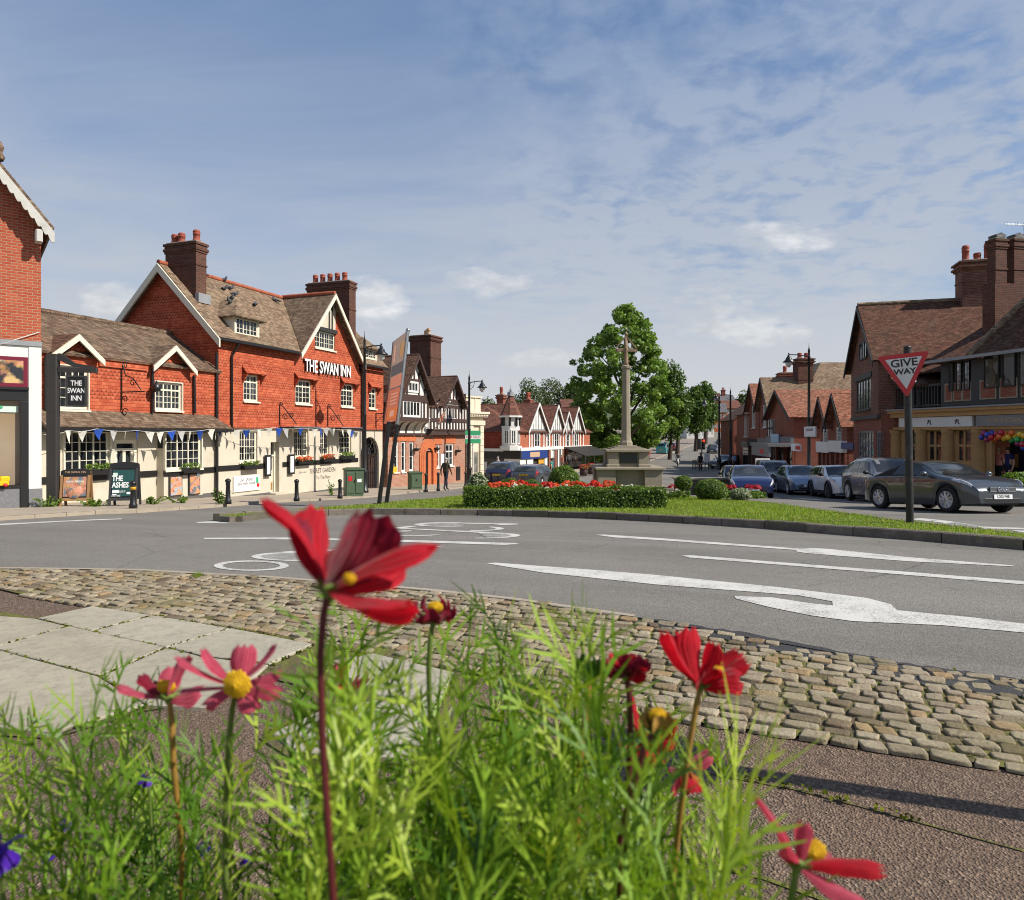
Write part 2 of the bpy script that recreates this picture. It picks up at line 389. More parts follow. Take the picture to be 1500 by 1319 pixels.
# ---------------------------------------------------------------- ground
def drape(name,pts,dz,m,kind='structure',parent=None,ys=None):
    bm=bmesh.new(); vs=[bm.verts.new((p[0],p[1],0)) for p in pts]; bm.faces.new(vs)
    lo=min(p[1] for p in pts); hi=max(p[1] for p in pts)
    for (y,_) in GP:
        if lo<y<hi: bmesh.ops.bisect_plane(bm,geom=bm.verts[:]+bm.edges[:]+bm.faces[:],plane_co=(0,y,0),plane_no=(0,1,0))
    bmesh.ops.triangulate(bm,faces=bm.faces[:])
    for v in bm.verts: v.co.z=g(v.co.y)+dz
    for f in bm.faces:
        f.normal_update()
        if f.normal.z<0: f.normal_flip()
    me=bpy.data.meshes.new(name); bm.to_mesh(me); bm.free(); me.materials.append(m)
    o=bpy.data.objects.new(name,me); COL.objects.link(o)
    if kind: o['kind']=kind
    if parent: o.parent=parent
    return o
def strip(mb,pts,w,h,dz,inward,seg=.9,gap=.014,jit=.008):
    """kerb stones of width w, height h along a plan polyline; inward=+1 puts the width on the left of travel"""
    P=[Vector((p[0],p[1])) for p in pts]
    for a,b in zip(P,P[1:]):
        L=(b-a).length; n=max(1,round(L/seg)); d=(b-a)/n; nn=Vector((-d.y,d.x)).normalized()*w*inward
        for i in range(n):
            p=a+d*i; q=a+d*(i+1)-d.normalized()*gap
            j=rnd.uniform(-jit,jit)
            z=lambda v,k: g(v.y)+dz+k
            c=.018
            A=[p,q,q+nn,p+nn]; B=[p+nn*c/w,q+nn*c/w]
            vs=[(v.x,v.y,z(v,-.15)) for v in A]+[(v.x,v.y,z(v,h-c+j)) for v in A[:2]]+[(v.x,v.y,z(v,h+j)) for v in B]+[(v.x,v.y,z(v,h+j)) for v in A[2:]]
            fs=[(0,1,5,4),(4,5,7,6),(6,7,8,9),(2,3,9,8),(0,4,6,9,3),(1,2,8,7,5)]
            if inward<0: fs=[tuple(reversed(f)) for f in fs]
            mb.add(vs,fs)
def m_asphalt(name,c,sp=.5,patch=.18):
    t=NT(name); co=t.obj()
    big=t.noise(co,.35,5,.6); mid=t.noise(co,2.2,4); v=t.n('ShaderNodeTexVoronoi',Vector=co,Scale=120.0); fine=t.noise(co,90,2)
    col=t.mix(t.ramp(big,[(.3,0),(.7,1)]),V3(c,1-patch),V3(c,1+patch)); col=t.mix(t.math('MULTIPLY',mid,.4),col,V3(c,.8))
    ce=t.n('ShaderNodeTexVoronoi',Vector=t.mix(.12,co,t.noise(co,1.5,4,col=True)),Scale=.42,_feature='DISTANCE_TO_EDGE').outputs[0]; crk=t.math('MULTIPLY',t.math('LESS_THAN',ce,.004),t.ramp(t.noise(co,.3,3),[(.45,0),(.6,.6)])); col=t.mix(crk,col,V3(c,.35))
    x_,y_,z_=t.sep(co)[:3]; trk=t.noise(t.comb(t.math('MULTIPLY',t.math('ADD',t.math('MULTIPLY',x_,.38),y_),1.0),t.math('MULTIPLY',x_,.05)),1.1,3); col=t.mix(t.ramp(trk,[(.42,0),(.62,.45)]),col,V3(c,1.3)); st=t.ramp(t.noise(co,1.7,5,.7),[(.62,0),(.72,.5)]); col=t.mix(st,col,V3(c,.62))
    col=t.mix(sp,col,t.mix(1.0,col,t.ramp(v.outputs['Color'],[(.1,.35),(.55,1.0),(.95,2.0)]),'MULTIPLY'))
    return t.out(t.pbr(col,.85,t.bump(t.math('ADD',v.outputs['Distance'],fine),.55,.006),Specular__IOR__Level=.3))
M['asphalt']=m_asphalt('worn_asphalt',(.172,.160,.140))
M['asphalt_dark']=m_asphalt('fresh_dark_tar',(.045,.045,.046),.6,.3)
def m_tarmac():
    t=NT('brown_aggregate_tarmac'); co=t.obj()
    v=t.n('ShaderNodeTexVoronoi',Vector=co,Scale=95.0); big=t.noise(co,.9,5); fine=t.noise(co,60,3)
    col=t.ramp(v.outputs['Color'],[(.05,(.05,.042,.036)),(.45,(.12,.085,.062)),(.75,(.2,.145,.105)),(1.0,(.34,.26,.19))])
    col=t.mix(t.ramp(big,[(.35,0),(.7,.5)]),col,(.165,.1,.062))
    return t.out(t.pbr(col,.9,t.bump(t.math('ADD',t.math('MULTIPLY',v.outputs['Distance'],2.0),fine),.8,.006),Specular__IOR__Level=.25))
M['tarmac']=m_tarmac()
def m_slab():
    t=NT('pale_york_flagstone'); co=t.obj(); oi=t.n('ShaderNodeNewGeometry').outputs['Random Per Island']
    n=t.noise(co,1.6,6,.62); n2=t.noise(co,14,5,.7); sp=t.noise(co,70,2)
    col=t.mix(t.ramp(n,[(.3,0),(.7,1)]),(.285,.255,.185),(.405,.365,.275)); col=t.mix(t.math('MULTIPLY',oi,.5),col,(.40,.37,.30))
    col=t.mix(t.ramp(n2,[(.45,0),(.75,.75)]),col,(.2,.185,.145)); col=t.mix(t.ramp(sp,[(.58,0),(.72,.5)]),col,(.13,.12,.1)); col=t.mix(t.ramp(t.noise(co,.8,4),[(.5,0),(.7,.4)]),col,(.21,.2,.14))
    return t.out(t.pbr(col,.85,t.bump(t.math('ADD',n2,t.math('MULTIPLY',sp,.5)),.35,.008),Specular__IOR__Level=.25))
M['slab']=m_slab()
def m_sett():
    t=NT('worn_sandstone_sett'); co=t.obj(); oi=t.n('ShaderNodeNewGeometry').outputs['Random Per Island']
    n=t.noise(co,9,5,.7); n2=t.noise(co,45,4,.7)
    col=t.ramp(oi,[(0,(.16,.125,.08)),(.18,(.32,.275,.195)),(.5,(.42,.36,.26)),(.78,(.3,.25,.18)),(.9,(.38,.27,.15)),(.97,(.17,.13,.09))])
    col=t.mix(t.ramp(n,[(.3,.0),(.7,.8)]),col,t.mix(1.0,col,(.5,.45,.38),'MULTIPLY')); col=t.mix(t.ramp(t.noise(co,1.4,4),[(.5,0),(.68,.4)]),col,(.17,.155,.05))
    col=t.mix(t.ramp(n2,[(.5,0),(.8,.6)]),col,t.mix(1.0,col,(1.5,1.45,1.35),'MULTIPLY'))
    return t.out(t.pbr(col,.85,t.bump(t.math('ADD',n,n2),.9,.016),Specular__IOR__Level=.25))
M['sett']=m_sett()
def m_joint():
    t=NT('mossy_grit_joint'); co=t.obj(); n=t.noise(co,2.4,5,.65); n2=t.noise(co,40,3)
    col=t.mix(t.ramp(n,[(.42,0),(.58,1)]),(.10,.078,.052),(.14,.16,.025)); col=t.mix(t.math('MULTIPLY',n2,.7),col,V3((.16,.12,.08),.8))
    return t.out(t.pbr(col,.95,t.bump(n2,1.0,.02),Specular__IOR__Level=.1))
M['joint']=m_joint()
def m_turf():
    t=NT('mown_turf'); co=t.obj(); n=t.noise(co,.7,5,.65); n2=t.noise(co,40,3)
    col=t.mix(t.ramp(n,[(.35,0),(.65,1)]),(.085,.15,.018),(.18,.19,.045)); col=t.mix(t.math('MULTIPLY',n2,.6),col,(.05,.085,.012))
    return t.out(t.pbr(col,.95,t.bump(n2,1.0,.03),Specular__IOR__Level=.1))
M['turf']=m_turf()
def m_kerb():
    t=NT('weathered_kerb_stone'); co=t.obj(); oi=t.n('ShaderNodeNewGeometry').outputs['Random Per Island']; n=t.noise(co,5,6,.7); n2=t.noise(co,40,4,.7); n3=t.noise(co,.9,3)
    col=t.mix(oi,(.13,.11,.095),(.24,.205,.17)); col=t.mix(t.ramp(n,[(.35,0),(.7,.8)]),col,(.075,.065,.05)); col=t.mix(t.ramp(n2,[(.5,0),(.75,.5)]),col,(.33,.29,.24)); col=t.mix(t.ramp(n3,[(.5,0),(.65,.5)]),col,(.11,.115,.05))
    return t.out(t.pbr(col,.92,t.bump(t.math('ADD',n,n2),.8,.015),Specular__IOR__Level=.2))
M['kerb']=m_kerb()
M['paving']=plain('pale_concrete_paving',(.35,.295,.225),.9,.15,1.5,.3,.006,dirt=(.24,.2,.15))
M['paving_brown']=plain('sandy_pavement',(.24,.2,.165),.9,.2,1.2,.3,.006,dirt=(.17,.14,.11))
def m_line():
    t=NT('worn_white_road_paint'); co=t.obj(); n=t.noise(co,60,4,.7); n2=t.noise(co,3,4)
    wear=t.ramp(t.math('ADD',t.math('MULTIPLY',n,.7),t.math('MULTIPLY',n2,.45)),[(.55,0),(.72,.85)])
    col=t.mix(wear,t.mix(n2,(.5,.49,.45),(.6,.59,.55)),(.16,.155,.145))
    return t.out(t.pbr(col,.75,t.bump(n,.3,.004),Specular__IOR__Level=.3))
M['line']=m_line()
M['hill']=plain('field_grass',(.07,.10,.03),.95,.3,.05,.3)
drape('ground',[(-500,-60),(500,-60),(500,600),(-500,600)],-.03,M['hill'])
P2=lambda L,dz=0: [tuple(gpx(x,y,dz)[:2]) for x,y in L]
drape('road',[(-45,-10),(70,-10),(70,60),(60,140),(75,330),(50,330),(32,140),(12,80),(-8,78),(-45,60)],0,M['asphalt'])
# near verge: tarmac pavement, cobbles, flags
EDGE_T=[(-260,836),(0,836),(200,839),(400,850),(620,868),(750,882),(1000,920),(1200,960),(1500,1003),(1800,1046)]
EDGE_B=[(1800,1176),(1500,1135),(1250,1095),(1000,1060),(850,1035),(760,1003),(660,985),(460,948),(334,925),(222,906),(135,892),(60,880),(0,866),(-260,850)]
et=P2(EDGE_T); eb=P2(EDGE_B)
drape('near_pavement',[(-14,-8),(14,-8)]+[(12,-1),(8.5,1.2)]+et[::-1]+[(-14,7.2)],.004,M['tarmac'])
drape('cobble_bed',et+eb,.019,M['joint'])
def inpoly(p,poly):
    c=False;j=len(poly)-1
    for i in range(len(poly)):
        a,b=poly[i],poly[j]
        if (a[1]>p[1])!=(b[1]>p[1]) and p[0]<(b[0]-a[0])*(p[1]-a[1])/(b[1]-a[1])+a[0]: c=not c
        j=i
    return c
def cobbles():
    r=random.Random(3); mb=MB(); poly=et+eb
    e=Vector((.925,-.38)).normalized(); n=Vector((-e.y,e.x))
    o=Vector((0,4.0)); v=-3.5
    while v<4.5:
        rh=r.uniform(.085,.125); u=-9+r.uniform(0,.2)
        while u<9:
            L=r.uniform(.09,.18); c=o+e*(u+L/2)+n*(v+rh/2)
            bend=.05*math.sin(u*.8+v)
            c=c+n*bend
            if inpoly(c,poly) and r.random()>.025:
                near=c.y<5.2 and c.x>-.5
                hx=L/2-r.uniform(.003,.012); hy=rh/2-r.uniform(.003,.012); a0=r.uniform(-.16,.16)
                h=r.uniform(.014,.03); tx=r.uniform(-.05,.05); ty=r.uniform(-.06,.06)
                k=14; vs=[]
                irr=[r.uniform(.9,1.05) for _ in range(k)]; sk=r.uniform(-.25,.25); tp=r.uniform(-.15,.15)
                ex=r.uniform(.22,.42)
                for (sc,zz) in ((1.0,-.01),(.985,.68),(.95,.95),(.8,1.0)):
                    for i in range(k):
                        a=2*PI*(i+.5)/k; ca,sa=math.cos(a),math.sin(a)
                        x=math.copysign(abs(ca)**ex,ca)*hx*sc*irr[i]; y=math.copysign(abs(sa)**ex,sa)*hy*sc*irr[i]
                        x+=y*sk; y*=1+tp*x/hx; X=x*math.cos(a0)-y*math.sin(a0); Y=x*math.sin(a0)+y*math.cos(a0)
                        w=c+e*X+n*Y; vs.append((w.x,w.y,g(w.y)+.01+h*zz+(tx*X+ty*Y)*(zz>.3)))
                fs=[]
                for q in range(3):
                    for i in range(k): j=(i+1)%k; fs.append((q*k+i,q*k+j,q*k+k+j,q*k+k+i))
                fs.append(tuple(range(3*k,4*k)))
                mb.add(vs,fs,True)
            u+=L
        v+=rh
    ob=mb.ob('cobbles',M['sett']); ob['kind']='structure'
cobbles()
# broken tar at the road edge and the flush edging line
tarp=[(905,906),(960,912),(1090,932),(1180,950),(1330,978),(1420,990),(1600,1016),(1600,1046),(1480,1024),(1380,1016),(1290,996),(1225,985),(1170,968),(1130,958),(1060,942),(1000,930),(940,918)]
def ragged(pts,st,am,seed):
    r=random.Random(seed); o=[]
    for a,b in zip(pts,pts[1:]+pts[:1]):
        n=max(1,int(math.dist(a,b)/st))
        for k in range(n): u=k/n; o.append((a[0]+(b[0]-a[0])*u+r.uniform(-am,am),a[1]+(b[1]-a[1])*u+r.uniform(-am,am)))
    return o
drape('road_patch',ragged(P2(tarp),.05,.022,2),.026,M['asphalt_dark'])
def ribbon(pts,w0,w1=None):
    """plan polygon of a line of given width in metres through photo points"""
    P=[Vector(p) for p in P2(pts)]; a=[];b=[]
    for i,p in enumerate(P):
        d=(P[min(i+1,len(P)-1)]-P[max(i-1,0)]).normalized(); n=Vector((-d.y,d.x)); w=w0 if w1 is None else w0+(w1-w0)*i/(len(P)-1)
        a.append(tuple(p+n*w/2)); b.append(tuple(p-n*w/2))
    return a+b[::-1]
drape('road_edging',ribbon([(-260,836),(0,836),(200,839),(400,850),(620,868),(750,882),(930,908)],.06),.034,M['paving'])
# flagstones
def flags():
    mb=MB()
    K=lambda *c: [(x/3.261,860+y/3.261) for x,y in c]
    A0,A1,A2,A3,A4=(175,165),(430,229),(795,307),(960,348),(1290,390); T0,T1,T2,T3=(440,106),(735,150),(1105,214),(1500,292); B0=(330,204); C0,C1,C2,C3=(-40,310),(110,352),(475,447),(700,588)
    S=[K(A0,T0,T1,A1),K(A1,T1,T2,A2),K(A2,T2,T3,A4,A3),K((-260,205),(-40,150),A0,B0,C0,(-300,370)),K(C0,B0,A2,C2,C1),K((-400,380),C0,C1,C2,C3,(250,722),(-300,680)),K(C2,A2,A3,A4,(1190,480),(980,600),C3),
     K((-270,205),(-310,365),(-760,450),(-640,230)),K((-410,385),(-310,675),(-900,760),(-880,480)),K((-650,225),(-280,198),(-50,143),(-300,95),(-620,120)),
     [(470,976),(545,962),(668,991),(640,1045),(560,1030)],[(395,1082),(470,1046),(560,1030),(640,1047),(610,1120),(430,1110)]]
    for q in S:
        P=[gpx(x,y) for x,y in q]; z=.03+rnd.uniform(-.003,.004)
        c=sum((Vector((p.x,p.y)) for p in P),Vector((0,0)))/len(P)
        out=[Vector((p.x,p.y)) for p in P]
        ins=[p+(c-p).normalized()*.011 for p in out]; in2=[p+(c-p).normalized()*.02 for p in out]
        k=len(P); vs=[(p.x,p.y,0) for p in ins]+[(p.x,p.y,z-.006) for p in ins]+[(p.x,p.y,z) for p in in2]
        fs=[tuple(range(2*k,3*k))]
        for b in (0,k):
            for i in range(k): j=(i+1)%k; fs.append((b+i,b+j,b+k+j,b+k+i))
        a=sum(out[i].x*out[(i+1)%k].y-out[(i+1)%k].x*out[i].y for i in range(k))
        if a<0: fs=[tuple(reversed(f)) for f in fs]
        mb.add(vs,fs)
    o=mb.ob('flagstones',M['slab']); o['kind']='structure'
    drape('flagstone_bed',P2([(-290,1100),(-290,935),(-190,885),(-60,885),(50,908),(135,891),(222,905),(345,925),(462,948),(560,958),(680,990),(650,1060),(610,1125),(425,1115),(380,1085),(470,1040),(430,1005),(365,990),(300,1032),(212,1045),(78,1086),(-100,1075)]),.0135,M['joint'])
flags()
# moss lines between the tarmac strips
drape('moss_joint',ribbon([(1040,1136),(1160,1158),(1290,1192),(1500,1250)],.012),.009,M['joint'])
drape('moss_joint',ribbon([(1000,1262),(1120,1290),(1230,1330)],.02),.009,M['joint'])
# ---- white markings
def mark(px,dz=.005): return drape('road_marking',P2(px),dz,M['line'])
mark([(712,826),(726,825),(960,843),(1140,861),(1215,870),(1270,877),(1305,886),(1314,895),(1420,905),(1560,922),(1560,933),(1380,917),(1250,911),(1190,903),(1130,891),(1078,878),(1076,874),(1130,876),(1190,885),(1220,888),(1219,882),(1170,873),(960,857),(790,839)])
mark([(872,784),(884,783.6),(1020,793),(1172,804.5),(1190,803.5),(1215,805),(1330,817),(1484,829),(1484,830.5),(1330,823),(1180,811),(1166,808.5),(1167,806.5),(1020,796),(900,788)])
mark([(998,814.5),(1010,814),(1240,832),(1560,857),(1560,862),(1240,836),(1010,817.5)])
mark([(298,788.5),(420,788),(560,791),(755,796.2),(760,797.5),(740,799),(560,794),(420,791),(299,790.5)])
mark([(0,768),(110,762.5),(178,760),(178,761.2),(100,764.5),(0,770)])
def ringmark(cx,cy,rx,ry,th,a0,a1,tv=.5):
    n=36; o=[];i=[]
    for k in range(n+1):
        a=R(a0+(a1-a0)*k/n); o.append((cx+rx*math.cos(a),cy-ry*math.sin(a))); i.append((cx+(rx-th)*math.cos(a),cy-(ry-th*tv*ry/rx*2.0)*math.sin(a)))
    mark(o+i[::-1],.0055)
ringmark(368,829.5,55,7.6,13,0,180); ringmark(368,829.5,55,7.6,13,180,360)
ringmark(440,816,72,6.6,14,20,330); ringmark(560,810,54,6.0,16,-100,80)
mark([(410,808.5),(640,800.5),(648,801.8),(430,810)])
ringmark(700,785,62,4.6,14,-95,90); ringmark(598,782,56,4.2,14,85,330)
mark([(572,774.3),(600,771),(612,771.6),(592,774.2),(716,780),(700,781)])
ringmark(655,769,48,3.2,12,60,300); ringmark(700,775,38,3.4,12,-110,60)
mark([(640,765.7),(757,767.6),(762,768.8),(735,770),(722,769.4),(735,768.5),(650,767)])
mark([(286,765.5),(320,763.5),(330,764.3),(318,765.2),(338,766.4),(330,767.2),(290,767)])
for q in ([(1364,764),(1376,762),(1430,770),(1440,775),(1425,773)],[(1380,767),(1400,766),(1440,772),(1500,774),(1500,776),(1440,775)],[(1480,777),(1560,781),(1560,784),(1500,781)],[(1330,761),(1350,759.6),(1375,762),(1360,764)]): mark(q)
# ---------------------------------------------------------------- grass island
ISL=[(322,763.5),(360,760),(420,757.5),(540,754),(700,755.5),(860,760),(1000,767),(1120,775),(1250,785.5),(1380,795.5),(1500,806),(1720,826)]
ISB=[(1720,800),(1500,783),(1300,760),(1200,747),(1115,735),(1000,727),(900,716),(700,722),(640,730),(560,737),(470,744),(400,750.5),(345,757.5)]
isf=P2(ISL,0.0); isb=P2(ISB,.1)
drape('grass_island',[(p[0],p[1]) for p in isf+isb],.10,M['turf'])
kb=MB(); strip(kb,isf,.16,.15,0,1); strip(kb,isb+[isf[0]],.14,.115,0,1); kb.ob('island_kerb',M['kerb'])['kind']='structure'
M['grass']=leafmat('grass_blade',(.17,.29,.025),(.30,.37,.06),.4,.55,2.0,.2,c3=(.4,.36,.14))
def grass():
    r=np.random.RandomState(5); poly=isf+isb; N=0; pts=[]
    xs=[p[0] for p in poly]; ys=[p[1] for p in poly]
    while len(pts)<52000:
        y=min(ys)+(max(ys)-min(ys))*(r.rand()**1.7); x=r.uniform(min(xs),max(xs))
        if inpoly((x,y),poly): pts.append((x,y))
    # a ragged fringe over the kerb
    for a,b in zip(isf,isf[1:]):
        for _ in range(int(700*math.dist(a,b)/6)+40):
            t=r.rand(); pts.append((a[0]+(b[0]-a[0])*t,a[1]+(b[1]-a[1])*t+.13+abs(r.randn())*.05))
    V=[];Fc=[]
    for i,(x,y) in enumerate(pts):
        h=r.uniform(.025,.06)*(1+.5*math.sin(x*1.3)*math.sin(y*.9)); a=r.rand()*2*PI; w=.006+.0004*y; dx,dy=math.cos(a)*w,math.sin(a)*w; lx,ly=r.randn()*.025,r.randn()*.025; z=g(y)+.1
        V+= [(x-dx,y-dy,z),(x+dx,y+dy,z),(x+lx,y+ly,z+h)]; Fc.append((3*i,3*i+1,3*i+2))
    me=bpy.data.meshes.new('grass'); me.from_pydata(V,[],Fc); me.materials.append(M['grass'])
    o=bpy.data.objects.new('grass',me); COL.objects.link(o); tag(o,'short green grass growing over the traffic island','grass',kind='stuff')
grass()
# ---------------------------------------------------------------- pavements of the street
LK=P2([(-500,775),(-200,770),(0,763),(140,754),(200,752),(340,742),(400,737),(500,732),(600,723),(680,715),(716,711)])
LKF=LK+[(1.5,54),(1.2,58),(6.5,66),(9.5,75),(13,84)]
drape('left_pavement',LKF+[(13,100),(-30,100),(-45,30),(-30,10)],.09,M['paving'])
kb=MB(); strip(kb,LKF,.13,.095,0,1); kb.ob('left_kerb',M['paving'])['kind']='structure'
RK=[(26,6),(19,14),(16.2,19),(15.2,23),(15.3,27),(15.9,32),(16.5,38),(18,46),(20.6,60),(24.5,80),(31,104),(40,128)]
drape('right_pavement',RK+[(90,128),(90,6)],.09,M['paving_brown'])
kb=MB(); strip(kb,RK,.13,.095,0,-1); kb.ob('right_kerb',M['kerb'])['kind']='structure'
FK=P2([(905,690),(945,678),(975,667),(1005,655.5),(1030,646),(1046,634),(1058,620)],.05)
drape('far_pavement',FK+[(55,230),(-20,230),(-10,90)],.08,M['paving_brown'])
kb=MB(); strip(kb,FK,.14,.085,0,1,seg=2); kb.ob('far_kerb',M['paving'])['kind']='structure'
# ---------------------------------------------------------------- building kit
class Fr:
    """local frame of a facade: x along the wall, -y towards the street, z up"""
    def __init__(s,X,Y,ux,uy,zb,name,label,cat='building',group=None):
        L=math.hypot(ux,uy); s.X,s.Y,s.ux,s.uy,s.zb=X,Y,ux/L,uy/L,zb
        s.e=thing(name,label,cat,(X,Y,zb),math.atan2(uy,ux),group)
    def p(s,px,py,v=0.0):
        r=(px-CX)/F; vx,vy=-s.uy,s.ux
        Y=(v+s.X*vx+s.Y*vy)/(r*vx+vy)
        return ((r*Y-s.X)*s.ux+(Y-s.Y)*s.uy, CZ+(HY-py)/F*Y-s.zb)
    def u(s,px,v=0.0): return s.p(px,HY,v)[0]
    def z(s,px,py,v=0.0): return s.p(px,py,v)[1]
    def W(s,x0,y0,x1,y1,v=0.0):
        a=s.p(x0,y0,v); b=s.p(x1,y1,v); return (a[0],b[0],b[1],a[1])
def window(par,h,n=1,c=2,r=3,m='cream_paint',y=.06,sill=True,top=0,glass='glass',fw=.055,bar=.022,name='window',sm=None,pdep=.035,case=0.0):
    """window in hole h=(u0,u1,z0,z1): frame, casements and glazing bars; the pane is its child"""
    u0,u1,z0,z1=h[:4]; mb=MB(); d=.07
    mb.box(u0,u1,y,y+d,z0,z0+fw); mb.box(u0,u1,y,y+d,z1-fw,z1); mb.box(u0,u0+fw,y+.001,y+d,z0+fw,z1-fw); mb.box(u1-fw,u1,y+.001,y+d,z0+fw,z1-fw)
    iw=(u1-u0-2*fw); lights=[]
    zt=z1-fw
    if top:
        zt=z0+fw+(z1-z0-2*fw)*(1-top); mb.box(u0+fw,u1-fw,y+.002,y+d,zt-fw*.5,zt+fw*.5)
    for i in range(n):
        a=u0+fw+iw*i/n; b=u0+fw+iw*(i+1)/n
        if i: mb.box(a-fw*.42,a+fw*.42,y+.003,y+d,z0+fw,z1-fw)
        for (za,zb,rr) in (((z0+fw,zt,r),(zt,z1-fw,1)) if top else ((z0+fw,zt,r),)):
            cs=fw*.5; 
            mb.box(a,a+cs,y+.012,y+d,za,zb); mb.box(b-cs,b,y+.012,y+d,za,zb); mb.box(a+cs,b-cs,y+.013,y+d,za,za+cs*1.2); mb.box(a+cs,b-cs,y+.013,y+d,zb-cs,zb)
            for k in range(1,c): x=a+cs+(b-a-2*cs)*k/c; mb.box(x-bar/2,x+bar/2,y+.02,y+d-.01,za+cs,zb-cs)
            for k in range(1,rr): z=za+cs+(zb-za-2*cs)*k/rr; mb.box(a+cs,b-cs,y+.024,y+d-.01,z-bar/2,z+bar/2)
    if case:
        mb.box(u0-case,u0-.001,y-.09,y-.001-.03,z0-.02,z1+case); mb.box(u1+.001,u1+case,y-.09,y-.031,z0-.02,z1+case); mb.box(u0-.001,u1+.001,y-.088,y-.031,z1+.001,z1+case)
    f=mb.ob(name,M[m],par)
    if sill:
        s_=MB(); s_.box(u0-.06,u1+.06,y-.13,y+.02,z0-.07,z0-.002); s_.ob('sill',M[sm or m],f)
    g_=MB(); g_.quad((u0+.01,y+pdep,z0+.01),(u1-.01,y+pdep,z0+.01),(u1-.01,y+pdep,z1-.01),(u0+.01,y+pdep,z1-.01)); g_.ob('pane',M[glass],f)
    return f
def chimney(par,u0,u1,v0,v1,z0,z1,pots,m='brick_dark',pm='pot',cap=.07,ph=.55,pr=.13):
    mb=MB(); mb.box(u0,u1,v0,v1,z0,z1-.42)
    for k,(o,a,b) in enumerate(((cap*.5,-.42,-.33),(cap,-.33,-.22),(cap*.4,-.22,-.1),(cap,-.1,0))): mb.box(u0-o,u1+o,v0-o,v1+o,z1+a,z1+b-.001)
    mb.box(u0-.03,u1+.03,v0-.03,v1+.03,z0+(z1-z0)*.66,z0+(z1-z0)*.66+.08)
    mb.mi=1; mb.bbox(u0-.0,u1+.0,v0-.0,v1+.0,z1,z1+.07,.03)
    o=mb.ob('chimney',[M[m],M['stone_dark']],par)
    for (u,v,*k) in pots:
        q=MB(); H=k[0] if k else ph
        q.lathe([(pr*1.12,0),(pr*1.15,.06),(pr*.95,.1),(pr*.9,H*.6),(pr*1.02,H*.62),(pr*1.02,H*.68),(pr*.92,H*.7),(pr*.98,H*.8),(pr*1.05,H*.84),(pr*.8,H),(pr*.55,H),(pr*.5,H*.6)],(u,v,z1+.06),12)
        q.ob('chimney_pot',M[pm],o)
    return o
def roof(par,polys,th=.09,m='roof_brown',name='roof'):
    mb=MB()
    for p in polys: mb.slab(p,th)
    return mb.ob(name,M[m],par)
def board(par,pts,d,m,name='bargeboard'):
    mb=MB()
    for p in pts: mb.prism(p,d)
    return mb.ob(name,M[m],par)
def barge(a,b,w,y0):
    """board hung under the rafter line a-b (local u,z) in plane y0"""
    return [(a[0],y0,a[1]),(b[0],y0,b[1]),(b[0],y0,b[1]-w),(a[0],y0,a[1]-w)]
def ridge_tiles(par,a,b,m='ridge',r=.1):
    mb=MB(); A=Vector(a);B=Vector(b); n=max(2,int((B-A).length/.33))
    for i in range(n):
        p=A.lerp(B,i/n); q=A.lerp(B,(i+.97)/n); mb.tube([p,q],r*(1+.05*(i%2)),8)
    return mb.ob('ridge',M[m],par)
def pipe(par,pts,r=.045,name='downpipe',m='iron'):
    mb=MB(); mb.tube(pts,r,8)
    for p in pts[1:]: pass
    a,b=Vector(pts[0]),Vector(pts[-1])
    return mb.ob(name,M[m],par)
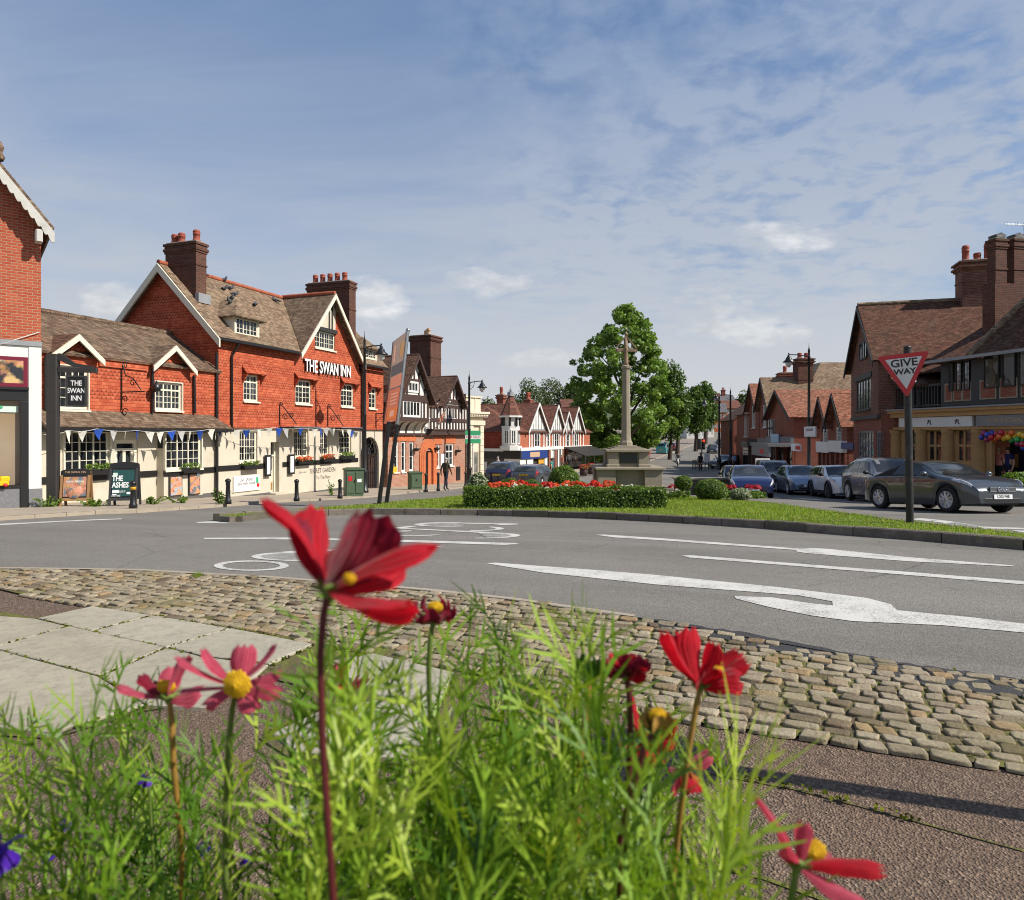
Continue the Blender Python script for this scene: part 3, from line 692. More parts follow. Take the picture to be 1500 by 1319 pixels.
# ================================================================ THE SWAN main block
UX,UY=.3304,.9438
S=Fr(-12.04,28,UX,UY,-1.2,'pub_building','three storey red tile-hung pub with cream ground floor and large front gable')
E=S.e; zE=5.53+1.2; zR=8.73+1.2; D=2.83; LN=13.2
zB=S.z(420,628.5)          # bottom of the hung tiles
ZG=-.95                    # walls run down below the slope
def swan():
    # ground floor
    gw=[S.W(351,632,377,676),S.W(430.5,631,452,669.5),S.W(469,632,482.5,667),S.W(497,631,514.5,666)]
    door=(S.u(396.5),S.u(409),S.z(400,722),S.z(400,648)); arch=(S.u(528.5),S.u(555),-.9,S.z(540,640.5))
    mb=MB(); mb.wall(0,LN,ZG,zB,gw+[door,arch],0,.16); 
    mb.quad((0,0,ZG),(0,0,zB),(0,5,zB),(0,5,ZG)); mb.quad((LN,0,ZG),(LN,5,ZG),(LN,5,zB),(LN,0,zB))
    mb.ob('ground_floor_wall',M['cream'],E)
    for i,h in enumerate(gw): window(E,h,[3,3,2,2][i],2,4,y=.08)
    mb=MB(); u0,u1,z0,z1=door; mb.box(u0,u1,.3,.36,z0,z1-.6); mb.box(u0,u0+.09,.22,.3,z0,z1); mb.box(u1-.09,u1,.22,.3,z0,z1); mb.box(u0+.09,u1-.09,.23,.3,z1-.66,z1-.58)
    for a in (.5,.9): mb.box(u0+.14,u1-.14,.28,.3,z0+a,z0+a+.05)
    d=mb.ob('door',M['cream_paint'],E)
    mb=MB(); um=(u0+u1)/2; mb.box(u0+.2,um-.04,.287,.298,z0+1.0,z0+1.95); mb.box(um+.04,u1-.16,.287,.298,z0+1.0,z0+1.95); mb.quad((u0+.08,.37,z0),(u1-.08,.37,z0),(u1-.08,.37,z1),(u0+.08,.37,z1)); mb.ob('pane',M['glass'],d); mb=MB(); mb.box(u0+.16,u1-.14,.275,.2995,z0+.1,z0+.45); mb.ob('kick_plate',plain('brass_kick_plate',(.3,.17,.05),.4,.2,5,.1),d)
    mb=MB(); mb.box(u0-.12,u0,.16,.6,z0,z1); mb.box(u1,u1+.12,.16,.6,z0,z1); mb.box(u0,u1,.16,.6,z1,z1+.1); mb.box(u0-.1,u1+.1,-.35,.5,z0-.35,z0-.01); mb.ob('door_reveal',M['cream'],E)
    # arched carriage gate at the right end
    u0,u1,z0,z1=arch; c=(u0+u1)/2; r=(u1-u0)/2; zs=z1-r
    mb=MB(); pts=[(u0,0,zs)]+[(c-r*math.cos(PI*k/14),0,zs+r*math.sin(PI*k/14)) for k in range(15)]
    for k in range(14):
        a,b=pts[k+1],pts[k+2]; mb.prism([a,b,(b[0],0,z1+.001),(a[0],0,z1+.001)],(0,.3,0))
    mb.ob('arch_wall',M['cream'],E)
    mb=MB(); mb.box(u0,u1,.30,.35,z0,zs-.1)
    for k in range(11): x=u0+.05+(u1-u0-.1)*k/10; mb.box(x-.03,x+.03,.26,.299,z0,zs-.1)
    mb.box(u0,u1,.22,.34,zs-.14,zs+.02); g1=mb.ob('gate',M['timber_dark'],E)
    mb=MB()
    for k in range(10): x=u0+.08+(u1-u0-.16)*k/9; mb.tube([(x,.14,z0),(x,.14,z0+1.5)],.018,6)
    mb.tube([(u0,.14,z0+1.5),(u1,.14,z0+1.5)],.022,6); mb.tube([(u0,.14,z0+.75),(u1,.14,z0+.75)],.018,6)
    for x in (u0+.05,u1-.05): mb.tube([(x,.14,z0),(x,.14,zs)],.02,6)
    mb.tube([(u0,.14,zs),(u1,.14,zs)],.022,6); mb.tube([(c,.14,z0),(c,.14,zs)],.018,6)
    for k in range(7): a=PI*k/6; mb.tube([(c,.14,zs),(c-r*math.cos(a),.14,zs+r*math.sin(a))],.02,6)
    for rr in (.55,.98): mb.tube([(c-r*rr*math.cos(PI*k/12),.14,zs+r*rr*math.sin(PI*k/12)) for k in range(13)],.025,6)
    mb.ob('iron_gate',M['iron'],E)
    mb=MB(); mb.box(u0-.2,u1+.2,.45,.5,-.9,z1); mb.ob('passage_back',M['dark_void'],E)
    # black boards, plinth
    mb=MB(); a=S.p(331,683,-.03); b=S.p(393,681); zb=a[1]
    for (p,q) in ((331,393.5),(413.5,524)): mb.box(S.u(p) if p>340 else -.03,S.u(q),-.035,-.002,zb-.2,zb+.02)
    mb.ob('black_band',M['black_paint'],E)
    mb=MB(); mb.box(-.03,S.u(395),-.04,-.002,-.95,S.z(360,725.5)); mb.box(S.u(415),S.u(528),-.04,-.002,-.95,S.z(460,719.5)); mb.ob('plinth',M['plinth'],E)
    # upper tile-hung wall with front gable
    uw=[S.W(355,548,376.5,589),S.W(431,555.5,454,593),S.W(498,562,516,597),S.W(539,568,549.5,599.5)]
    gu0,gu1,ga=5.04,10.37,7.7; zA=8.78+1.2; gwn=S.W(460,483,489.5,515)
    dw=[S.W(345,464,377.5,495.5),S.W(534.5,510,551,528)]
    mb=MB(); y=-.06; mb.wall(-.06,LN,zB,zE-.02,uw,y,.17)
    sl=(zA-zE)/(ga-gu0); I=[(gwn[0],gwn[1],gwn[2],gwn[3])]
    # gable triangle as strips around its window
    zT=lambda u: zE-.02+(u-gu0)*sl if u<ga else zE-.02+(gu1-u)*sl
    a,b,c_,d_=gwn
    mb.poly([(gu0,y,zE-.02),(a,y,zE-.02),(a,y,zT(a))]); mb.poly([(b,y,zE-.02),(gu1,y,zE-.02),(b,y,zT(b))])
    if c_>zE-.02: mb.quad((a,y,zE-.02),(b,y,zE-.02),(b,y,c_),(a,y,c_))
    for f in (((a,y,c_),(a,y+.17,c_),(a,y+.17,d_),(a,y,d_)),((b,y,c_),(b,y,d_),(b,y+.17,d_),(b,y+.17,c_)),((a,y,c_),(b,y,c_),(b,y+.17,c_),(a,y+.17,c_))): mb.quad(*f)
    mb.box(-.06,LN,y-.05,y-.001,zB,zB+.13)          # kicked-out bottom course
    # left gable end and right end
    mb.poly([(-.06,-.06,zB-3.3),(-.06,-.06,zE),(-.06,D,zR-.06),(-.06,5.05,6.4+1.2),(-.06,5.05,zB-3.3)])
    mb.poly([(LN,-.06,zB),(LN,5.05,zB),(LN,5.05,zE),(LN,D,zR-.06),(LN,-.06,zE)])
    mb.ob('tile_hung_wall',M['tile_hung'],E)
    mb=MB(); mb.poly([(a-.02,y-.01,d_),(b+.02,y-.01,d_),(b+.02,y-.01,zT(b+.02)-.1),(ga,y-.01,zA-.12),(a-.02,y-.01,zT(a-.02)-.1)]); mb.ob('gable_plaster',M['cream'],E)
    mb=MB(); mb.box(a-.1,b+.1,y-.08,y-.002,d_,d_+.2)
    for u in (a+.35,ga-.02,b-.3): mb.box(u-.05,u+.05,y-.04,y-.012,d_+.2,zT(u)-.22)
    mb.ob('gable_timber',M['timber_black'],E)
    window(E,gwn,4,2,3,y=.0)
    for i,h in enumerate(uw):
        window(E,h,[2,2,2,2][i],2 if i<3 else 1,3,y=-.02,top=.26)
        mb=MB(); q=h; mb.slab([(q[0]-.12,-.34,q[3]+.04),(q[1]+.26,-.34,q[3]+.04),(q[1]+.22,-.062,q[3]+.36),(q[0]-.08,-.062,q[3]+.36)],.05)
        for x in (q[0]-.1,q[1]+.12): mb.prism([(x,-.07,q[3]),(x,-.36,q[3]),(x,-.07,q[3]-.42)],(.06,0,0))
        mb.ob('window_hood',M['tile_hung'],E)
    # roofs
    ez=zE; o=.35; ey=-.34; eze=zE-.06
    roof(E,[[(-o,ey,eze),(gu0,ey,eze),(ga,D,zR),(-o,D,zR)],[(gu1,ey,eze),(LN+.1,ey,eze),(LN+.1,D,zR),(ga,D,zR)],[(-o,5.35,6.2+1.2),(LN+.1,5.35,6.2+1.2),(LN+.1,D,zR),(-o,D,zR)]],.1,'roof_tan')
    roof(E,[[(gu0-.12,-.42,zE-.1),(ga,-.42,zA),(ga,D,zA-.03),(gu0+.0,ey+.02,eze+.03)],[(gu1+.12,-.42,zE-.1),(ga,-.42,zA),(ga,D,zA-.03),(gu1,ey+.02,eze+.03)]],.08,'roof_brown','gable_roof')
    ridge_tiles(E,(-o,D,zR+.02),(LN,D,zR+.02)); ridge_tiles(E,(ga,-.42,zA+.02),(ga,D,zA+.02))
    bb=[barge((gu0-.2,zE-.17),(ga,zA-.03),.26,-.5),barge((ga,zA-.03),(gu1+.2,zE-.17),.26,-.5)]
    board(E,bb,(0,.06,0),'cream_paint')
    pb=[]
    for (v0,z0,v1,z1) in ((-.42,zE-.16,D,zR-.06),(D,zR-.06,5.4,6.2+1.2-.05)): pb.append([(-o-.07,v0,z0),(-o-.07,v1,z1),(-o-.07,v1,z1-.34),(-o-.07,v0,z0-.34)])
    board(E,pb,(.07,0,0),'cream_paint')
    for (a_,b_) in ((-o,gu0),(gu1,LN)): mb=MB(); mb.box(a_,b_,ey-.1,ey+.02,eze-.14,eze-.04); mb.ob('gutter',M['iron'],E)
    mb=MB(); mb.quad((-.3,-.33,eze-.14),(gu0,-.33,eze-.14),(gu0,-.06,eze-.14),(-.3,-.06,eze-.14)); mb.ob('soffit',M['timber_dark'],E)
    # dormers
    for k,h in enumerate(dw):
        a,b,c_,d_=h; s_=MB(); s_.box(a-.08,a,-.02,1.6,c_-.12,d_+.02); s_.box(b,b+.08,-.02,1.6,c_-.12,d_+.02); s_.box(a,b,-.0,.1,c_-.14,c_-.001)
        dm=s_.ob('dormer',M['cream_paint'],E)
        window(dm,h,3,2,3,y=.0,sill=False); e=.3 if k==0 else .22; ht=.85 if k==0 else .75; dd=(d_+ht-eze)/(zR-eze)*(D-ey)+ey; d0=(d_-eze)/(zR-eze)*(D-ey)+ey; m_=(a+b)/2
        roof(dm,[[(a-e,-.3,d_),(b+e,-.3,d_),(m_,.55,d_+ht)],[(a-e,-.3,d_),(m_,.55,d_+ht),(m_,dd+.1,d_+ht),(a-e,d0+.1,d_)],[(b+e,-.3,d_),(m_,.55,d_+ht),(m_,dd+.1,d_+ht),(b+e,d0+.1,d_)]],.06,'roof_tan','dormer_roof')
    # chimneys
    chimney(E,.14,.72,1.3,2.95,zE+1.2,9.6+1.2,[(.43,1.55,.5),(.43,2.35,.45),(.43,2.72,.42)],'brick_dark',pr=.15)  # stack shade is put into its darker brick colour
    mb=MB(); mb.box(.1,.78,1.12,1.32,zE+1.5,zE+1.9); mb.ob('flashing',M['lead'],E)
    mb=MB(); mb.tube([(1.5,.75,zE+.8),(1.5,.75,zE+1.75)],.09,8); mb.ob('flue_pipe',M['iron'],E)
    chimney(E,10.05,10.7,.25,3.0,zE-.2,9.98+1.2,[(10.38,.75+.48*k,.5) for k in range(5)],'brick_dark',pr=.15)
    # pipes
    pipe(E,[(.75,-.42,eze-.1),(.7,-.3,eze-.35),(.62,-.13,eze-.7),(.62,-.13,zB+.1),(.7,-.1,zB-.1)],.05)
    pipe(E,[(-.2,-.1,zE-.7),(-.2,-.1,-.6)],.06); pipe(E,[(-.42,-.25,2.9),(-.25,-.12,2.2)],.06); pipe(E,[(10.75,-.16,zE-.3),(10.75,-.16,-.6)],.06)
    mb=MB(); mb.prism([(10.45,-.06,zE+.2),(10.95,-.06,zE-.1),(10.75,-.06,zE-.6),(10.6,-.06,zE-.6)],(0,-.22,0)); mb.ob('hopper',M['iron'],E)
    # name in letters
    p=S.p(445,536.5,-.12); q=S.p(512,547,-.12); w=q[0]-p[0]
    t=text('sign_lettering','THE SWAN INN',.86,M['white_plain'],E,mw((p[0]+q[0])/2,-.2,S.z(478,541.5)),.015,xs=1.0,bold=.012)
    dx=max(v.co.x for v in t.data.vertices)-min(v.co.x for v in t.data.vertices); k=w/dx; cx=(p[0]+q[0])/2
    for v in t.data.vertices: v.co.x=cx+(v.co.x-cx)*k
    t2=t.copy(); t2.data=t.data.copy(); COL.objects.link(t2); t2.name='sign_letter_return'; t2.data.materials.clear(); t2.data.materials.append(M['black_paint'])
    for v in t2.data.vertices: v.co.y+=.05+(.05 if v.co.y>-.2 else 0)
    # painted words on the wall
    p=S.p(473,690,-.01); q=S.p(491,687,-.01)
    def words(s,x0,x1,y,sz,col):
        a=S.p(x0,y); b=S.p(x1,y); o_=text('wall_lettering',s,sz,M[col],E,mw((a[0]+b[0])/2,-.004,a[1]),.001)
        xs=[v.co.x for v in o_.data.vertices]; k=(b[0]-a[0])/(max(xs)-min(xs)); c=(a[0]+b[0])/2; m0=(max(xs)+min(xs))/2
        for v in o_.data.vertices: v.co.x=c+(v.co.x-m0)*k
    words('SECRET GARDEN',454,491,691,.34,'timber_dark'); words('To The Rear',463,484,700.5,.26,'timber_dark'); words('Join our',438,449,692.5,.15,'plinth')
    # canopies with iron brackets
    for (x0,x1) in ((405,447),(477,512)):
        a=S.u(x0); b=S.u(x1); mb=MB(); mb.box(a,b,-.95,-.1,zB-.02,zB+.07); mb.mi=1; mb.box(a-.02,b+.02,-.97,-.1,zB+.07,zB+.1)
        c=mb.ob('canopy',[M['iron'],M['lead']],E)
    # iron scroll brackets
    for (x,y0,y1,x2) in ((410,592,622,424),(480.5,595,624,495)):
        a=S.p(x,y0,-.1); b=S.p(x,y1,-.1); iron_scroll(E,a[0],-.1,b[1],a[1],.85)
def iron_scroll(par,u,y,z0,z1,out,name='iron_bracket'):
    mb=MB(); mb.tube([(u,y,z0),(u,y,z1)],.022,6); H=z1-z0
    mb.tube([(u,y,z1),(u+.05,y-out*.25,z1-H*.2),(u+.1,y-out,z0)],.024,6)
    def spiral(cy,cz,r,turn,s):
        return [(u+.04,cy+s*math.cos(a)*r*(1-a/turn*.75),cz+math.sin(a)*r*(1-a/turn*.75)) for a in [turn*k/22 for k in range(23)]]
    mb.tube(spiral(y-out*.3,z0+H*.35,H*.17,8,1),.018,6); mb.tube(spiral(y-out*.72,z0+H*.42,H*.15,8,-1),.018,6); mb.tube(spiral(y-.06,z1+.0,H*.1,7,1),.018,6)
    return mb.ob(name,M['iron'],par)
swan()
# ================================================================ low wing
WL=7.6
Wg=Fr(-12.04-WL*UX,28-WL*UY,UX,UY,-.75,'pub_wing','low pub wing with two small dormer gables and a tiled pent roof')
def wing():
    w=Wg; E=w.e; B=-1.2; N=WL-.1
    zp1=w.z(180,604.5); zp0=w.z(180,626,-.6); ze=w.z(180,526,-.15); zr=ze+1.62; dp=2.4
    gw=[w.W(94,631,160,690)]; door=(w.u(168),w.u(202),-.6,w.z(180,645))
    mb=MB(); mb.wall(0,N,B,zp1,[gw[0],door],0,.16); mb.quad((0,0,B),(0,0,ze),(0,4,ze),(0,4,B)); mb.ob('ground_floor_wall',M['cream'],E)
    window(E,gw[0],3,2,4,y=.03,case=.06)
    u0,u1,z0,z1=door; mb=MB(); mb.box(u0,u0+.12,.06,.2,z0,z1); mb.box(u1-.12,u1,.06,.2,z0,z1); mb.box(u0+.12,u1-.12,.06,.2,z1-.12,z1); zt=w.z(185,657); mb.box(u0+.12,u1-.12,.07,.2,zt-.09,zt); mb.box(u0+.12,u1-.12,.12,.18,z0,z0+.95); um=(u0+u1)/2; mb.box(um-.06,um+.06,.11,.18,z0+.95,zt-.09); mb.box(u0+.12,u0+.2,.11,.18,z0+.95,zt-.09); mb.box(u1-.2,u1-.12,.11,.18,z0+.95,zt-.09)
    d=mb.ob('door',M['cream_paint'],E); mb=MB(); mb.quad((u0,.15,z0),(u1,.15,z0),(u1,.15,z1),(u0,.15,z1)); mb.ob('pane',M['glass'],d)
    mb=MB(); mb.box(u0-.1,u1+.25,-.35,.06,B,z0+.02); mb.ob('doorstep',M['ridge'],E)
    # bay
    b0,b1=w.u(240,-.35),w.u(297,-.35); bh=w.W(242,633,294,686,-.35); y=-.35
    mb=MB(); mb.wall(b0,b1,B,zp0+.05,[bh],y,.12); mb.quad((b0,0,B),(b0,y,B),(b0,y,zp0),(b0,0,zp0)); mb.quad((b1,y,B),(b1,0,B),(b1,0,zp0),(b1,y,zp0))
    bay=mb.ob('bay',M['cream'],E); window(bay,bh,3,2,4,y=y+.03,case=.05)
    mb=MB(); mb.box(b0-.012,b0-.003,-.3,-.06,bh[2]+.8,bh[3]); mb.ob('side_pane',M['glass'],bay)
    mb=MB(); zb=w.z(250,688); 
    for (p,q,yy) in ((0,w.u(160),0),(w.u(204),b0,0),(b0-.03,b1+.03,y),(b1,N,0)): mb.box(p,q,yy-.04,yy-.003,zb-.22,zb-.0)
    mb.ob('black_band',M['black_paint'],E)
    mb=MB()
    for (p,q,yy) in ((0,w.u(166),0),(w.u(204),b0,0),(b0-.02,b1+.02,y),(b1,N,0)): mb.box(p,q,yy-.03,yy-.003,B,w.z(270,727)+.02)
    mb.ob('plinth',M['plinth'],E)
    # pent roof
    roof(E,[[(-.1,-.62,zp0),(N+.25,-.62,zp0),(N-.35,-.0,zp1+.05),(-.1,-.0,zp1+.05)],[(N+.25,-.62,zp0),(N+.3,.1,zp0),(N-.35,.05,zp1+.05)]],.08,'roof_brown','pent_roof')
    mb=MB(); mb.box(-.1,N+.2,-.7,-.6,zp0-.14,zp0-.04); mb.box(-.1,N,-.6,0,zp0-.17,zp0-.1); mb.ob('gutter',M['black_paint'],E)
    # upper wall and dormer gablets
    uw=[w.W(85,535,127,602),w.W(225.5,559,264.5,603)]
    gb=[(w.u(76,-.1),w.u(138,-.1),w.z(105.5,488,-.2)),(w.u(224,-.1),w.u(276,-.1),w.z(250.7,505,-.2))]
    mb=MB(); mb.wall(0,N,zp1-.1,ze,uw,-.03,.14)
    for (a,b,zt) in gb:
        h=[q for q in uw if a<q[0]+.3<b][0]; c=(a+b)/2
        mb.poly([(a,-.03,ze),(b,-.03,ze),(c,-.03,zt-.12)])
    mb.ob('tile_hung_wall',M['tile_hung'],E)
    for i,h in enumerate(uw):
        window(E,(h[0],h[1],h[2]+.02,min(h[3],ze-.02)),3 if i else 2,2,3,y=.0,top=.25,case=.04)
    slope=(zr-ze)/(dp+.15)
    vz=lambda z: -.15+(z-ze)/slope
    roof(E,[[(-.1,-.2,ze-.03),(N+.1,-.2,ze-.03),(N+.1,dp,zr),(-.1,dp,zr)],[(-.1,dp*2,ze),(N+.1,dp*2,ze),(N+.1,dp,zr),(-.1,dp,zr)]],.09,'roof_brown')
    ridge_tiles(E,(-.1,dp,zr+.02),(N,dp,zr+.02),'roof_brown')
    for k,(a,b,zt) in enumerate(gb):
        c=(a+b)/2; ex=.16; zf=ze-.08
        g_=roof(E,[[(a-ex,-.3,zf),(c,-.3,zt),(c,vz(zt)+.1,zt),(a-ex,vz(zf)+.1,zf)],[(b+ex,-.3,zf),(c,-.3,zt),(c,vz(zt)+.1,zt),(b+ex,vz(zf)+.1,zf)]],.07,'roof_dark' if k==0 else 'roof_brown','dormer_roof')
        board(E,[barge((a-ex-.03,zf-.06),(c,zt-.03),.2,-.37),barge((c,zt-.03),(b+ex+.03,zf-.06),.2,-.37)],(0,.06,0),'cream_paint')
    mb=MB(); mb.box(gb[0][1]+.2,gb[1][0]-.2,-.1,-.034,ze-.32,ze-.02); mb.box(gb[0][1]+.2,gb[1][0]-.2,-.16,-.1,ze-.1,ze-.0); mb.ob('tile_course',M['tile_hung'],E)
    pipe(E,[(w.u(220),-.12,ze-.2),(w.u(220),-.12,zp1)],.045); pipe(E,[(w.u(281),-.12,ze-.3),(w.u(282),-.12,zp1+.05)],.05); pipe(E,[(w.u(63),-.12,ze-.2),(w.u(63),-.12,zp1)],.05)
    # ironwork lamp bracket
    mb=MB(); a=w.p(178.5,531,-.08); b=w.p(178.5,601,-.08); ux=a[0]
    mb.tube([(ux,-.08,a[1]),(ux,-.08,b[1])],.02,6); zm=w.z(180,575); mb.tube([(ux,-.08,zm),(ux,-1.1,zm)],.022,6)
    mb.tube([(ux,-.08,a[1]),(ux,-.25,a[1]-.45),(ux,-.6,zm+.45),(ux,-.95,zm+.05)],.02,6)
    for (yy,zz,r,s_) in ((-.2,zm-.25,.13,1),(-.2,zm-.7,.16,-1),(-.2,a[1]-.12,.12,1),(-.55,zm+.3,.13,-1)):
        mb.tube([(ux+.02,yy+s_*math.cos(q)*r*(1-q/10),zz+math.sin(q)*r*(1-q/10)) for q in [7.5*k/20 for k in range(21)]],.016,6)
    mb.ob('iron_bracket',M['iron'],E)
    mb=MB(); mb.lathe([(.05,0),(.14,.05),(.16,.22),(.05,.3),(.02,.42)],(w.u(218),-.35,w.z(218,575)),10); mb.tube([(w.u(218),-.05,w.z(218,570)),(w.u(218),-.35,w.z(218,566))],.02,6); mb.ob('wall_lantern',M['iron'],E)
wing()
# ================================================================ left brick shop
A=Fr(-12.765-.78*3,18.5-.625*3,.78,.625,-.45,'brick_shop','tall red brick shop at the left edge with white corner pier and scalloped bargeboard')
def shop():
    E=A.e; n=A.u(60); zs=A.z(50,505); zb=A.z(50,500.5)
    zc=A.z(60,330); zl=A.z(0,262)
    k=(zl-zc)/(A.u(60)-A.u(0)); 
    mb=MB(); mb.poly([(0,0,zb),(n,0,zb),(n,0,zc),(0,0,zc+k*n)]); mb.quad((n,0,zb),(n,6,zb),(n,6,zc),(n,0,zc)); mb.ob('brick_wall',M['brick_orange'],E)
    mb=MB(); mb.box(0,n+.02,-.06,.1,zs-.05,zb+.0); mb.ob('stone_band',M['lead'],E)
    p0=A.u(42); mb=MB(); mb.box(p0,n+.01,-.03,.2,A.z(50,716),zs-.05); mb.box(0,p0,-.01,.2,A.z(20,570),zs-.05); mb.quad((n+.01,0,-.6),(n+.01,6,-.6),(n+.01,6,zs),(n+.01,0,zs)); mb.ob('pier',M['white_paint'],E)
    mb=MB(); mb.box(p0-.0,n+.03,-.05,.22,-.6,A.z(50,716)); mb.ob('pier_base',M['granite'],E)
    mb=MB(); zf=A.z(20,570); w0=A.u(27)
    mb.box(0,p0-.01,-.06,.1,A.z(20,587),zf); mb.box(w0+.04,p0-.01,-.05,.14,-.6,A.z(20,588)); mb.box(0,w0+.04,-.04,.1,A.z(10,716),A.z(10,711)); mb.box(0,n*0+p0,-.12,-.06,zf-.02,zf+.05)
    mb.ob('shopfront_frame',M['black_paint'],E)
    mb=MB(); mb.box(0,w0+.03,-.02,.2,-.6,A.z(10,716)); mb.ob('stall_riser',M['granite'],E)
    mb=MB(); mb.quad((0,.12,0),(w0+.05,.12,0),(w0+.05,.12,zf),(0,.12,zf)); mb.ob('display_glass',M['display'],E)
    mb=MB(); mb.box(0,w0,.09,.11,A.z(10,604),A.z(10,594.5)); st=mb.ob('window_strip',M['pale_mint'],E)
    mb=MB(); zc2=A.z(14,599.5); mb.ball((w0-.55,.085,zc2),.11,8,(1.3,.1,.5)); mb.ball((w0-.38,.085,zc2+.05),.05,8,(1,.15,1)); 
    for dx in (-.66,-.58,-.5,-.43): mb.box(w0+dx,w0+dx+.03,.08,.09,zc2-.11,zc2-.02)
    mb.ob('green_emblem',M['green_plain'],st)
    # poster sign above
    h=A.W(-60,518,41,569,-.1); mb=MB(); a,b,c,d=h; mb.box(0,b,-.1,-.035,c,d); f=mb.ob('poster_sign',M['maroon'],E)
    mb=MB(); mb.quad((0,-.104,c+.12),(b-.1,-.104,c+.12),(b-.1,-.104,d-.1),(0,-.104,d-.1)); mb.ob('picture',M['food'],f)
    # roof and bargeboard
    y=-.45; za=A.z(80,334,y); ua=A.u(80,y); zt=A.z(0,237,y); ut=A.u(0,y); kk=(zt-za)/(ua-ut)
    roof(E,[[(ua,y,za),(0,y,za+kk*ua),(0,6,za+kk*ua),(ua,6,za)]],.1,'roof_brown')
    mb=MB(); N=22
    for i in range(N):
        t0,t1=i/N,(i+1)/N; u0,u1=ua*(1-t0),ua*(1-t1); z0,z1=za+kk*(ua-u0)-.12,za+kk*(ua-u1)-.12; dp=.27; 
        dq=lambda t: dp+.1*abs(math.sin(t*N*.5*PI/2.0*1.15))
        ps=[(u0,y-.02,z0),(u1,y-.02,z1)]+[(u0+(u1-u0)*q,y-.02,z0+(z1-z0)*q-dp-.09*math.sin(PI*q)) for q in (1,.75,.5,.25,0)]
        mb.prism(ps,(0,.06,0))
    mb.bbox(ua-.42,ua-.26,y-.03,y+.35,za-.42,za-.1,.03); mb.ob('bargeboard',M['old_white'],E)
    mb=MB(); mb.lathe([(.1,0),(.14,.1),(.08,.2),(.12,.35),(.05,.5)],(A.u(-2,y)+.0,y,zt+.02),10); mb.ob('finial',M['roof_brown'],E)
    mb=MB(); mb.tube([(0,-.05,A.z(0,560)),(A.u(58),-.05,A.z(58,487))],.012,5); mb.ob('cable',M['white_paint'],E)
M['old_white']=plain('weathered_white_paint',(.5,.49,.45),.7,.12,5,.15,dirt=(.3,.29,.26))
M['maroon']=plain('maroon_enamel',(.16,.012,.03),.35,.1,3,0)
M['pale_mint']=plain('pale_mint_board',(.55,.7,.6),.5,.05,3,0)
def m_display():
    t=NT('shop_display_glass'); co=t.obj(); x,y,z=t.sep(co)[:3]
    n=t.noise(co,1.5,4); col=t.ramp(t.math('ADD',t.math('MULTIPLY',z,.28),t.math('MULTIPLY',n,.3)),[(.2,(.2,.15,.11)),(.6,(.3,.24,.17)),(1.0,(.24,.15,.06))])
    return t.out(t.pbr(col,.08,None,Specular__IOR__Level=.5))
M['display']=m_display()
def m_food(name='food_picture',k=3.0,bg=(.03,.03,.035)):
    t=NT(name); co=t.obj(); v=t.n('ShaderNodeTexVoronoi',Vector=t.mix(.3,co,t.noise(co,k*.7,4,col=True)),Scale=k*1.4); n=t.noise(co,k*.6,4)
    col=t.ramp(v.outputs['Color'],[(.1,(.3,.1,.05)),(.3,(.55,.3,.18)),(.5,(.6,.24,.16)),(.65,(.42,.2,.08)),(.8,(.55,.36,.12)),(1,(.68,.58,.48))])
    col=t.mix(t.ramp(n,[(.42,1),(.52,0)]),col,bg)
    return t.out(t.pbr(col,.3))
M['food']=m_food(); M['food_small']=m_food('small_food_picture',9.0,(.12,.16,.2)); M['pudding']=m_food('dessert_picture',9.0,(.35,.38,.42))
shop()
